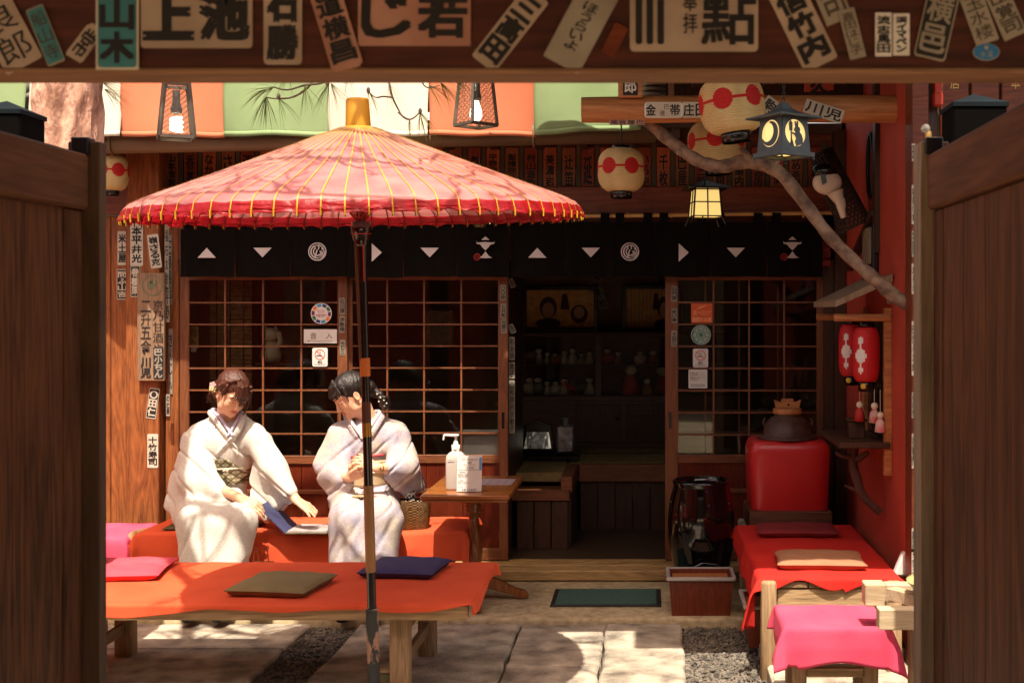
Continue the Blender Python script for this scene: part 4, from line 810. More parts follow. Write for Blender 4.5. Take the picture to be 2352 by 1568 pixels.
# ---------------- wire basket lamps in front of the curtain
m_wire = mat('rusty wire', rgb(96, 84, 70), rgb(66, 56, 46), .7); m_bulb = mat('glowing bulb', rgb(255, 240, 210), None, .3, emit=(1, .84, .6, 1), es=2.5)
def cage(px, top, bot, w0, w1, Y, rot, label, bulb='spiral', by=0):
    q = Y/F; c = P(px, bot, Y); H = (bot-top)*q; d = thing('wire_lamp', label, 'lamp', c, 'wire cage lamps'); T = Matrix.Translation(c) @ Matrix.Rotation(math.radians(rot), 4, 'Z')
    r0, r1 = w0*q/2, w1*q/2; m = MB(); co = lambda k, t: T @ Vector(((-1, 1, 1, -1)[k % 4]*(r0+(r1-r0)*t), (-1, -1, 1, 1)[k % 4]*(r0+(r1-r0)*t), H*t))
    for k in range(4):
        m.bar(co(k, 0), co(k, 1.0), .015, .015)
        for t in (0, .93): m.bar(co(k, t), co(k+1, t), .014, .014)
    part('frame', m, m_wire, d); m = MB()
    for k in range(4):   # hexagonal netting
        a, b = co(k, 0), co(k+1, 0); a1, b1 = co(k, .93), co(k+1, .93); nc, nr_ = 9, 20
        pt = lambda i, j: (a.lerp(b, min(1, max(0, i/nc)))).lerp(a1.lerp(b1, min(1, max(0, i/nc))), j/nr_)
        for j in range(nr_):
            for i in range(nc+1):
                if (i+j) % 2 == 0:
                    p0 = pt(i, j+.0); p1 = pt(i, j+.45); m.bar(p0, p1, .0022, .0022)
                    for s_ in (-1, 1):
                        if 0 <= i+s_ <= nc: m.bar(p1, pt(i+s_, j+1.0), .0018, .0018)
    part('netting', m, m_wire, d); m = MB(); cc = c+Vector((0, 0, H*.16+by*q))
    if bulb == 'spiral':
        for k in range(3): m.tube([cc+Vector((.024*math.cos(t), .024*math.sin(t), -.01+k*.022+t*.0035)) for t in np.linspace(0, 2*math.pi, 13)], .0085, 8)
    else: m.lathe([(.0001, -.03), (.02, -.02), (.03, .0), (.028, .03), (.015, .07), (.012, .08)], 14, Matrix.Translation(cc))
    part('bulb', m, m_bulb, d); m = MB(); m.lathe([(.014, .075), (.026, .08), (.028, .10), (.018, .13), (.018, .19), (.001, .19)], 14, Matrix.Translation(cc)); m.tube([cc+Vector((0, 0, .19)), cc+Vector((0, 0, .9))], .004, 6); part('socket', m, mat('lamp socket', rgb(110, 106, 100)), d)
cage(405, 188, 318, 74, 50, 6.0, 24, 'wire netting lamp with spiral bulb before the orange curtain panel near the pine trunk')
cage(1093, 160, 288, 70, 50, 6.0, 44, 'wire netting lamp with a pear bulb above the umbrella slope', 'pear')
# ---------------- log beam, driftwood strut and what hangs from them
lg = thing('log_beam', 'peeled round log beam across the entrance with paper stickers pasted on it', 'beam', P(1715, 280, 5.6)); m = MB()
pts = [P(1336, 253, 5.6), P(1500, 252, 5.6), P(1720, 250, 5.6), P(1950, 251, 5.6), P(2094, 251, 5.6)]; m.tube(pts, [.058, .062, .060, .064, .062], 28); part('log', m, wd_log, lg)
def logst(px, py, w, h, ang, t, mats, cols=None, **k):
    mm = MB(); sticker(mm, px, py, w, h, 5.532, ang, t, cols=cols, **k); part('pasted_sticker', mm, mats, lg)
mm = MB(); M, w, h = sticker(mm, 1524, 253, 88, 36, 5.53, 0, '', border=2, rnd_=.2); 
mm2 = mm
for t, cx in (('金', -.33), ('帯', .30)): put_glyph(mm, t, w*cx, 0, w*.26, h*.7, M, 1, .02, z=.0025)
put_glyph(mm, '巴', w*.08, h*.2, w*.13, h*.3, M, 1, .0, z=.0025); put_glyph(mm, '連', -w*.03, -h*.2, w*.14, h*.34, M, 1, .0, z=.0025); part('pasted_sticker', mm, [m_papernew, m_ink, m_paper], lg)
logst(1596, 253, 56, 36, 0, '', [m_paper, m_ink], cols=['田', '庄'], rnd_=.05); logst(1440, 281, 80, 12, 0, '', [m_paperpink, m_ink], cols=['巴', '藤', '谷', '尾'], rnd_=.02, off=.01)
logst(1768, 243, 34, 36, -38, '駒', [m_paper, m_ink], rnd_=.02); logst(1892, 256, 92, 32, -18, '', [m_paper, m_ink], cols=['児', '川'], rnd_=.05)
hb = thing('hanging_signboard', 'wooden board with a white character in a black square fixed above the log', 'sign', P(1448, 222, 5.55)); m = MB(); a, b = P(1420, 226, 5.55), P(1476, 150, 5.55); m.box(a.x, b.x, 5.52, 5.545, a.z, b.z, .004); part('board', m, wd_log, hb); mm = MB(); sticker(mm, 1448, 196, 34, 46, 5.52, 0, '', cols=['郎'], rnd_=.05); part('plate', mm, [m_ink, m_papernew], hb)
m = MB(); pt_ = [(1446, 238), (1490, 282), (1530, 318), (1575, 352), (1615, 374), (1660, 380), (1700, 374), (1745, 374), (1795, 402), (1850, 470), (1900, 535), (1955, 595), (2010, 645), (2060, 680), (2098, 706)]
rads = [.026, .036, .041, .040, .040, .042, .046, .046, .042, .041, .040, .039, .042, .045, .038]
pp = [P(x, y, 5.72-.42*i/(len(pt_)-1))+Vector((0, rnd.uniform(-.01, .01), rnd.uniform(-.006, .006))) for i, (x, y) in enumerate(pt_)]
def smoothpath(pts, R, n=4):
    op, orr = [], []
    for i in range(len(pts)-1):
        p0, p1, p2, p3 = pts[max(i-1, 0)], pts[i], pts[i+1], pts[min(i+2, len(pts)-1)]
        for k in range(n):
            t = k/n; op.append(.5*((2*p1)+(p2-p0)*t+(2*p0-5*p1+4*p2-p3)*t*t+(3*p1-p0-3*p2+p3)*t**3)); orr.append(R[i]+(R[i+1]-R[i])*t)
    return op+[pts[-1]], orr+[R[-1]]
sp, sr = smoothpath(pp, [x*.72 for x in rads]); m.tube(sp, [x*(1+.08*math.sin(i*1.9)) for i, x in enumerate(sr)], 18)
for (x, y, r_) in ((1760, 378, .02), (2045, 690, .018), (1560, 350, .015)): m.sphere(P(x, y, 5.45), r_, 8, sc=(1, .5, 1))
m.tube([P(1722, 372, 5.5), P(1712, 350, 5.47), P(1700, 338, 5.46)], [.02, .014, .008], 8); m.tube([P(1770, 385, 5.48), P(1790, 368, 5.46)], [.018, .01], 8)
solo('driftwood_branch', m, mat('grey driftwood', rgb(142, 114, 92), rgb(82, 58, 44), .8, 16, (1, 1, 1), detail=9, bump=.005, bscale=34, lo=.38, hi=.66), 'crooked grey driftwood branch bracing the log down to the wall post', 'branch')
m = MB(); m.prism([(x*5.9/F, y*5.9/F) for x, y in ((-34, -14), (34, -10), (30, 26), (22, 40), (-26, 40), (-30, 26))], .02, face_cam(P(1880, 198, 5.9))); put_glyph(m, '久', 0, .0, .08, .07, face_cam(P(1880, 198, 5.875)), 1, .04); solo('red_signboard', m, [mat('orange red board', rgb(190, 66, 36)), m_ink], 'orange red board with a black character above the log under the porch', 'sign')
# ---------------- woven basket and masks hanging under the porch corner
bk = thing('woven_basket', 'long dark woven hat basket hanging slantwise beside the vermilion wall', 'basket', P(1945, 440, 6.2)); m = MB(); q = 6.2/F; ax0, ax1 = P(1885, 350, 6.2), P(1965, 520, 6.2); d_ = (ax1-ax0).normalized(); s1 = d_.cross(Vector((0, 1, 0))).normalized(); s2 = d_.cross(s1)
for h_ in (1, -1):
    for k in range(22):
        m.tube([ax0+(ax1-ax0)*t+(s1*math.cos(k*.2856+h_*t*3)+s2*math.sin(k*.2856+h_*t*3))*(.062+.022*t)*1.0 for t in np.linspace(0, 1, 12)], .0035, 4)
for t in np.linspace(0, 1, 16): m.tube([ax0+(ax1-ax0)*t+(s1*math.cos(a)+s2*math.sin(a))*(.062+.022*t) for a in np.linspace(0, 2*math.pi, 17)[:-1]], .0035, 4, closed=True)
part('weave', m, mat('smoked bamboo', rgb(60, 38, 28), rgb(36, 24, 18), .6), bk)
m = MB(); m.tube([ax0+(ax1-ax0)*t for t in (.0, .45)], [.052, .062], 12); part('lining', m, m_dark, bk)
mk = thing('white_mask', 'pale carved mask with black tuft hanging in front of the woven basket', 'mask', P(1905, 430, 6.05)); m = MB(); q = 6.05/F; m.sphere(P(1900, 420, 6.05), 34*q, 16, sc=(1.0, .6, .82)); m.tube([P(1918, 440, 6.03), P(1928, 465, 6.03), P(1938, 500, 6.03)], [20*q, 10*q, 7*q], 12); m.sphere(P(1933, 470, 6.03), 13*q, 10, sc=(.8, .7, 1.5)); part('face', m, m_face, mk); m = MB(); m.sphere(P(1895, 395, 6.06), 26*q, 12, sc=(1.2, .9, .8)); m.prism([(x*q, y*q) for x, y in ((-5, -14), (6, -11), (7, 8), (-4, 8))], .01, face_cam(P(1890, 410, 5.985), 14)); part('tuft', m, m_dark, mk)
# ---------------- small roofed shrine shelf on the vermilion wall
ss = thing('shrine_shelf', 'little roofed wooden shelf on the vermilion wall framing red paper lanterns', 'shelf', (1.05, 6.0, .9)); m = MB()
m.bar((.915, 5.62, 1.56), (.915, 6.35, 1.60), .02, .03)
m = MB(); m.add([(.86, 5.60, 1.585), (.86, 6.35, 1.585), (1.12, 6.35, 1.70), (1.12, 5.60, 1.70), (.86, 5.60, 1.612), (.86, 6.35, 1.612), (1.12, 6.35, 1.735), (1.12, 5.60, 1.735)], [(0, 1, 2, 3), (4, 7, 6, 5), (0, 4, 5, 1), (1, 5, 6, 2), (2, 6, 7, 3), (3, 7, 4, 0)]); part('roof', m, wd_pale, ss)

for y in (5.66, 6.25): m = MB(); m.tube([(.86, y, 1.535), (1.12, y, 1.535)], .018, 12); part('rail', m, wd_log, ss)
for y, z in ((5.66, .8), (6.22, .9)): m = MB(); m.box(1.095, 1.13, y, y+.04, z, 1.58, .003); part('upright', m, wd_log, ss)
m = MB(); m.box(1.118, 1.128, 5.70, 6.22, .95, 1.55); part('backboard', m, m_dark, ss)
m = MB(); m.box(.88, 1.12, 5.64, 6.28, .93, .958, .004); part('shelf_board', m, wd_dark, ss)
m = MB(); sp, sr = smoothpath([Vector(p) for p in ((1.0, 5.9, .925), (.985, 5.88, .84), (1.0, 5.86, .76), (1.03, 5.85, .68), (1.11, 5.84, .60))], [.024, .022, .024, .02, .018]); m.tube(sp, sr, 10); m.tube([(.985, 5.88, .86), (.93, 5.86, .87), (.90, 5.86, .885)], [.014, .010, .008], 8); m.tube([(1.0, 5.86, .85), (1.05, 5.84, .89)], [.017, .014], 8); m.tube([(1.01, 5.86, .70), (.94, 5.84, .73)], [.011, .006], 8); part('branch_bracket', m, wood('mossy bark', rgb(70, 44, 36), rgb(104, 72, 60), 'Z', .85, 14, .004), ss)
def red_lantern(x, y, z0, z1, R, label):
    d = thing('red_lantern', label, 'lantern', (x, y, z0), 'red paper lanterns on the shrine shelf'); H = z1-z0; NR = 96; n = 48; vs = []; fs = []; mi = []
    for j in range(NR+1):
        t = j/NR; r0 = R*(.62+.38*(1-abs(2*t-1)**4)**.55)*(1-.012*abs(math.cos(math.pi*24*t))**3)
        for k in range(n): a = 2*math.pi*k/n; vs.append((x+r0*math.cos(a), y+r0*math.sin(a), z0+H*t))
    for j in range(NR):
        for k in range(n):
            t = (j+.5)/NR; a = (2*math.pi*(k+.5)/n-math.radians(236)+math.pi) % (2*math.pi)-math.pi
            s1 = (a/.42)**2+((t-.48)/.13)**2 < 1 or (a/.22)**2+((t-.76)/.07)**2 < 1 or (a/.16)**2+((t-.22)/.07)**2 < 1 or (abs(a) < .1 and .15 < t < .8)
            fs.append((j*n+k, j*n+(k+1) % n, (j+1)*n+(k+1) % n, (j+1)*n+k)); mi.append(1 if s1 else 0)
    m = MB(); m.v = vs; m.f = fs; m.mi = mi; m.sm = [True]*len(fs); part('shade', m, [mat('red lantern paper', rgb(206, 30, 34), rgb(190, 24, 28), .6, trans=.15), m_papernew], d)
    m = MB(); Tr = Matrix.Translation((x, y, z0)); m.lathe([(R*.5, -.045), (R*.56, -.045), (R*.6, .005), (R*.5, .005)], 24, Tr); part('rim', m, m_ringb, d); m = MB(); m.lathe([(R*.5, H-.003), (R*.58, H-.003), (R*.56, H+.03), (R*.5, H+.03)], 24, Tr); part('rim', m, m_ringb, d)
    m = MB(); A = math.radians(240); m.lathe([(.0001, .004), (.012, .002), (.013, 0)], 14, Matrix.Translation((x+R*.6*math.cos(A), y+R*.6*math.sin(A), z0-.02)) @ Matrix.Rotation(A, 4, 'Z') @ Matrix.Rotation(math.pi/2, 4, 'Y')); part('yellow_stud', m, mat('yellow stud', rgb(230, 180, 40)), d); return d
red_lantern(1.02, 5.72, 1.235, 1.49, .064, 'front red paper lantern with white brush motif under the shrine shelf roof'); red_lantern(1.0, 6.02, 1.245, 1.50, .062, 'rear red paper lantern with white brush motif, half behind the front one')
m = MB(); m.box(.955, 1.03, 5.80, 5.88, .959, 1.04, .004); m.box(.945, 1.04, 5.79, 5.89, 1.041, 1.052, .003); solo('offering_box', m, wd_dark, 'small dark wooden box on the shrine shelf', 'box')
for i, (x, y, z, c, l) in enumerate(((1.055, 5.70, 1.09, 'white', 'little white and red cloth doll hanging below the front red lantern'), (1.075, 5.66, 1.05, 'pink', 'little pink and white cloth doll hanging lowest on the shrine shelf'), (1.0, 5.78, 1.09, 'red', 'little red tassel hanging beside the offering box'))):
    d = thing('hanging_charm', l, 'charm', (x, y, z)); m = MB(); m.lathe([(.0001, -.05), (.026, -.045), (.02, 0), (.008, .02), (.0001, .022)], 12, Matrix.Translation((x, y, z)), fn=lambda a, i: 1+.15*math.sin(a*5)); part('robe', m, mat(c+' charm cloth', *{'white': (rgb(206, 60, 56), rgb(200, 190, 180)), 'pink': (rgb(226, 130, 140), rgb(220, 200, 190)), 'red': (rgb(200, 40, 36), rgb(160, 30, 26))}[c], scale=30), d)
    m = MB(); m.sphere((x, y-.005, z+.032), .017, 8); m.tube([(x, y, z+.045), (x, y, 1.2)], .0015, 4); part('head', m, m_face, d)
m = MB(); m.box(1.10, 1.128, 5.98, 6.3, 1.70, 2.0, .004, 0)
for k in range(4): m.box(1.09, 1.10, 6.03+k*.055, 6.05+k*.055, 1.80, 1.98, 0, 1)
solo('wall_panel', m, [m_black, wd_pale], 'small black framed panel with pale slats on the vermilion wall above the shrine roof', 'panel')
# crystal bulb near the gate leaf
cb = thing('glass_lamp', 'small facetted glass bulb lamp behind the iron cap of the gate leaf', 'lamp', P(2128, 318, 4.6)); m = MB(); m.sphere(P(2126, 296, 4.6), .019, 6); part('bulb', m, mat('cut glass', rgb(190, 186, 170), rgb(120, 118, 104), .1, 60, bump=.004, bscale=60), cb); m = MB(); m.lathe([(.012, 0), (.014, .02), (.008, .03)], 10, Matrix.Translation(P(2132, 318, 4.6))); m.tube([P(2132, 318, 4.6), P(2150, 318, 4.6), P(2190, 318, 5.4)], .006, 6); part('socket', m, mat('gilt', rgb(206, 168, 96)), cb)

rt = thing('stacked_tiles', 'pale curved roof tiles showing between the curtain end and the largest paper lantern', 'roof tiles', P(1502, 224, 6.34)); c = P(1502, 222, 6.34)
for k in range(4): m = MB(); m.lathe([(.045-.003*k, k*.026), (.062-.003*k, k*.026), (.064-.003*k, k*.026+.016), (.045, k*.026+.02)], 24, Matrix.Translation((c.x, 6.34, c.z))); part('tile', m, m_tile, rt)
m = MB(); m.box(c.x+.075, c.x+.105, 6.3, 6.33, c.z-.02, c.z+.4, .003); solo('pale_batten', m, wd_pale, 'pale upright batten beside the stacked roof tiles above the log', 'batten')
# ---------------- felt cloths, cushions, benches
def felt(name, c1, c2): return mat(name, c1, c2, .95, 5, bump=.0012, bscale=260, spec=.15, detail=8)
f_red = felt('orange red felt', rgb(218, 92, 58), rgb(202, 78, 48)); f_crim = felt('crimson felt', rgb(198, 46, 38), rgb(182, 36, 30)); f_pink = felt('magenta pink felt', rgb(208, 82, 108), rgb(192, 64, 92)); f_pinkc = felt('pink cushion cloth', rgb(214, 86, 98), rgb(200, 72, 86))
def drape(x0, x1, y0, y1, z, dr, wav=.012, seed=0, n=70):
    'cloth over a rectangle; dr = drops (front, back, left, right), each a number or a function of 0..1 along the edge'
    D = [(lambda u, d=d: d(min(1, max(0, u)))) if callable(d) else (lambda u, d=d: d) for d in dr]; r = .012; m = MB(); ph = seed*1.7; mx = [max(D[i](k/20) for k in range(21)) for i in range(4)]
    def fn(u, v):
        W_, H_ = x1-x0, y1-y0
        # split of parameter space: edge bands get 22 percent each
        def sp(t): return (-(1-t/.2), 0) if t < .2 else ((t-.8)/.2, 1) if t > .8 else (0, (t-.2)/.6)
        ex, tx = sp(u); ey, ty = sp(v); x = x0+W_*tx; y = y0+H_*ty; dz = 0
        wob = math.sin(tx*W_*9+ph)*.5+math.sin(tx*W_*21+ph*2)*.3; wob2 = math.sin(ty*H_*11+ph)*.5+math.sin(ty*H_*25+ph*3)*.3
        ax = ay = 0
        if ex < 0: ax = -ex*D[2](ty)
        if ex > 0: ax = ex*D[3](ty)
        if ey < 0: ay = -ey*D[0](tx)
        if ey > 0: ay = ey*D[1](tx)
        def out(a): return r*math.sin(min(a/r, math.pi/2)), (r*(1-math.cos(min(a/r, math.pi/2)))+max(0, a-r*math.pi/2))
        ox, zx = out(ax); oy, zy = out(ay)
        fx = wav*wob2*min(1, ax/.08); fy = wav*wob*min(1, ay/.08)
        if ex: x += (1 if ex > 0 else -1)*(ox+max(fx+wav*.6*min(1, ax/.08), 0)+(.25*ax if ey else 0))
        if ey: y += (1 if ey > 0 else -1)*(oy+max(fy+wav*.6*min(1, ay/.08), 0)+(.25*ay if ex else 0))
        dz = max(zx, zy)+.15*min(zx, zy)
        top = .0015*math.sin(x*13+ph)*math.sin(y*17+ph)+.0012*math.sin(x*31+y*9)
        return (x, y, z+top-dz)
    m.grid(fn, n, n); return m
def cushion(cx, cy, z, w, d, rot, col, label, h=.044, group='flat square seat cushions'):
    m = MB(); T = Matrix.Translation((cx, cy, z)) @ Matrix.Rotation(math.radians(rot), 4, 'Z'); n = 28
    vs = []; fs = []
    for s_ in (1, -1):
        o = len(vs)
        for j in range(n+1):
            for i in range(n+1):
                u, v = 2*i/n-1, 2*j/n-1; e = max(0, (1-u**4)*(1-v**4))**.30; pin = 1-.045*(1-abs(v)**1.5)*(abs(u)**3) if True else 1; pin2 = 1-.045*(1-abs(u)**1.5)*(abs(v)**3)
                zz = h*.5+s_*h*.5*e*(.92+.08*math.cos(u*3)) if s_ > 0 else h*.5-h*.48*min(1, e*1.6)
                vs.append((u*w/2*pin, v*d/2*pin2, zz+.0015*math.sin(u*9+v*7+cx*9)))
        for j in range(n):
            for i in range(n):
                a = o+j*(n+1)+i; f = (a, a+1, a+n+2, a+n+1); fs.append(f if s_ > 0 else f[::-1])
    m.add(vs, fs, 0, True, T); d_ = thing('seat_cushion', label, 'cushion', (cx, cy, z), group); part('cover', m, col, d_)
    m = MB(); pts = []
    for (a, b) in (((-1, -1), (1, -1)), ((1, -1), (1, 1)), ((1, 1), (-1, 1)), ((-1, 1), (-1, -1))):
        for k in range(10):
            u = a[0]+(b[0]-a[0])*k/10; v = a[1]+(b[1]-a[1])*k/10; pin = 1-.045*(1-abs(v)**1.5)*(abs(u)**3); pin2 = 1-.045*(1-abs(u)**1.5)*(abs(v)**3); pts.append(T @ Vector((u*w/2*pin, v*d/2*pin2, h*.5)))
    m.tube(pts, .0022, 6, closed=True); part('seam', m, col, d_); return d_
def ribbed(name, c1, c2):
    m = mat(name, c1, c2, .9, 6, bump=.0018, bscale=60, bstretch=(.15, 2.2, 1), sheen=.0); return m
# front bench
zB = .42
fb = thing('bench', 'long wooden bench under orange red felt, standing behind the umbrella pole', 'bench', (-1.65, 5.13, 0)); m = MB()
for k in range(4): m.box(-2.60, -.715, 4.80+k*.172, 4.968+k*.172, zB-.03, zB-.002, .003)
m.box(-2.62, -.706, 4.755, 4.797, zB-.060, zB-.001, .006); m.box(-2.62, -.706, 5.49, 5.53, zB-.060, zB-.001, .006); part('seat', m, wd_bench, fb)
for x, y in ((-.99, 4.83), (-.99, 5.42), (-2.34, 4.83), (-2.34, 5.42)): m = MB(); m.box(x-.038, x+.038, y, y+.075, 0, zB-.031, .006, seg=2); part('leg', m, wd_benchz, fb)
for x in (-.99, -2.34):
    for z0 in (.13, .26): m = MB(); m.box(x-.012, x+.012, 4.906, 5.419, z0, z0+.05, .003); part('stretcher', m, wd_benchy, fb)
m = drape(-2.66, -.700, 4.752, 5.53, zB+.006, (lambda u: .052*(1-u)**.8+.012+.010*math.sin(u*9)+.007*math.sin(u*23), .02, .04, lambda v: .05+.02*math.sin(v*7)), .004, 2, 110); o = solo('felt_cloth', m, f_red, 'orange red felt cloth spread over the front bench, partly in tree dappled sun', 'cloth', solid=.003)
# rear bench
rb = thing('bench', 'rear bench under orange felt on which the two women in kimono sit', 'bench', (-1.8, 6.5, .055)); m = MB()
for k in range(3): m.box(-2.64, -.96, 6.29+k*.152, 6.438+k*.152, zB-.04, zB-.002, .003)
part('seat', m, wd_bench, rb)
for x in (-2.5, -1.1):
    for y in (6.33, 6.66): m = MB(); m.box(x-.035, x+.035, y, y+.06, .056, zB-.041, .004); part('leg', m, wd_benchz, rb)
def rdrop(u): return .30 if u < .93 else .30-(u-.93)*2.2
m = drape(-2.63, -.955, 6.285, 6.745, zB+.004, (lambda u: .30+.01*math.sin(u*14) if u < .86 else .15+.15*max(0, (.93-u)/.07), .02, .16, .05), .016, 5, 110)
# soft sag and swells of the cloth between the sitters
m.v = [(x, y, z+(.012*math.sin(x*5.2+.6) if z > zB-.05 else 0)*(1 if y < 6.7 else .3)*.5) for x, y, z in m.v]; solo('felt_cloth', m, f_red, 'orange felt cloth hanging down the front of the rear bench under the two women', 'cloth', solid=.003)
tb = MB(); tb.tube([(-2.66, 6.30, .40), (-2.66, 6.44, .39)], .03, 14); solo('cloth_roll', tb, mat('cream roll', rgb(206, 176, 128), rgb(180, 150, 100)), 'small cream roll at the end of the rear bench beside the pink covered stool', 'roll')
# pink covered stool at the far left
ps = thing('stool', 'low stool beside the cedar wall, hidden under a magenta cloth', 'stool', (-2.95, 6.45, .055)); m = MB(); m.box(-3.2, -2.70, 6.27, 6.65, .34, .40, .004); part('seat', m, wd_bench, ps)
for x in (-3.15, -2.75):
    for y in (6.3, 6.58): m = MB(); m.box(x-.02, x+.02, y, y+.04, .056, .34); part('leg', m, wd_benchz, ps)
solo('stool_cloth', drape(-3.21, -2.69, 6.26, 6.66, .405, (.26, .02, .2, .22), .006, 3, 50), f_pink, 'magenta cloth over the low stool beside the cedar wall', 'cloth', solid=.003)
# cushions
fz = zB+.011
cushion(P(300, 0, 5.2).x-.12, 5.28, fz, .48, .36, 8, f_pinkc, 'pink cushion in dappled sun at the sunny end of the front bench')
cushion(P(648, 0, 5.0).x, 5.0, fz, .335, .34, -8, ribbed('olive ribbed cloth', rgb(128, 114, 74), rgb(116, 102, 64)), 'olive green ribbed cushion in the middle of the front bench')
cushion(P(931, 0, 5.32).x, 5.32, fz, .33, .31, -6, ribbed('navy ribbed cloth', rgb(62, 56, 96), rgb(54, 48, 86)), 'navy blue ribbed cushion behind the umbrella pole on the front bench')
cushion(-2.40, 6.44, fz-.004, .26, .24, 4, mat('dark olive cloth', rgb(84, 76, 44)), 'thin dark olive cushion under the edge of the woman in white lace kimono', h=.02)
# right bench
r1 = thing('bench', 'wooden bench under crimson felt running along the vermilion wall', 'bench', (.77, 5.8, 0)); m = MB()
for k in range(3): m.box(.50+k*.18, .676+k*.18, 5.18, 6.46, zB-.03, zB-.002, .003)
part('seat', m, wd_benchy, r1); m = MB(); m.box(.545, 1.0, 5.185, 5.225, zB-.115, zB-.035, .006); part('end_rail', m, wd_bench, r1)
for x, y in ((.505, 5.14), (1.035, 5.14), (.505, 6.35), (1.03, 6.35)): m = MB(); m.box(x-.03, x+.035, y, y+.07, 0, zB+.005 if y < 6 else zB-.031, .012, seg=2); part('leg', m, wd_benchz, r1)
for z0 in (.12, .2): m = MB(); m.box(.545, 1.0, 5.16, 5.19, z0-.02, z0+.02, .003); part('stretcher', m, wd_bench, r1)
m = drape(.48, 1.062, 5.185, 6.46, zB+.012, (lambda u: .035+.022*math.sin(u*13+1)+(.02 if u > .6 else 0), .03, lambda v: .12+.10*(1-v)+.04*math.sin(v*11), .02), .018, 8, 90); solo('felt_cloth', m, f_crim, 'crimson felt cloth over the bench along the vermilion wall, its near edge in sun', 'cloth', solid=.003)
cushion(.75, 6.20, zB+.016, .41, .26, -2, mat('wine red cloth', rgb(128, 30, 34), rgb(112, 24, 28), .85), 'wine red cushion at the far end of the crimson bench, next to the stove')
cushion(.765, 5.46, zB+.016, .39, .30, -3, mat('tan cloth', rgb(160, 112, 82), rgb(148, 100, 72), .85), 'tan cushion on the crimson bench, half in sun')
# near stool with pink cloth
s1_ = thing('stool', 'square wooden stool under pink cloth standing in sun before the crimson bench', 'stool', (.70, 4.6, 0)); m = MB(); m.box(.51, .862, 4.45, 4.76, .385, .41, .004); part('seat', m, wd_bench, s1_)
for x in (.555, .818):
    for y in (4.47, 4.70): m = MB(); m.box(x-.025, x+.025, y, y+.045, 0, .384, .004); part('leg', m, wd_benchz, s1_)
for y in (4.485, 4.71):
    for z0 in (.09, .22): m = MB(); m.box(.581, .792, y, y+.022, z0, z0+.035, .003); part('rung', m, wd_bench, s1_)
solo('stool_cloth', drape(.505, .868, 4.445, 4.765, .417, (lambda u: .145+.012*math.sin(u*7+1)-.01*(u < .1), .06, lambda v: .12+.02*math.sin(v*5), .16), .012, 4, 60), f_pink, 'pink cloth draped over the stool that stands before the crimson bench', 'cloth', solid=.003)
# sunlit wooden frame at the right edge (brazier table) with ceramic bowl
hb = thing('brazier_frame', 'pale sunlit wooden square frame table with crossed bars at the edge of the gate leaf', 'table', (.93, 4.45, 0)); m = MB()
m.box(.768, 1.35, 4.06, 4.12, .505, .573, .003); m.box(.862, 1.35, 4.42, 4.48, .51, .575, .003); m.box(.784, .86, 4.41, 4.49, .498, .578, .004); m.bar((.875, 4.40, .55), (1.06, 4.13, .55), .05, .04)
part('top_frame', m, wood('bleached wood', rgb(158, 134, 104), rgb(206, 184, 152), 'X', .75, 9), hb)
for x, y in ((.98, 4.062), (1.3, 4.062), (.98, 4.422), (1.3, 4.422)): m = MB(); m.box(x-.03, x+.03, y, y+.055, 0, .502, .004); part('leg', m, wd_benchz, hb)
m = MB(); m.box(1.011, 1.269, 4.07, 4.10, .1, .15); m.box(1.011, 1.269, 4.43, 4.46, .1, .15); part('rung', m, wd_bench, hb)
m = MB(); m.lathe([(.06, .0), (.12, .02), (.16, .06), (.165, .07), (.15, .06), (.1, .03), (.0001, .02)], 32, Matrix.Translation((1.07, 4.27, .552))); solo('ceramic_bowl', m, [mat('yellow green glaze', rgb(196, 190, 130), rgb(150, 160, 110), .2)], 'yellow green glazed bowl resting in the sunlit wooden frame', 'bowl')
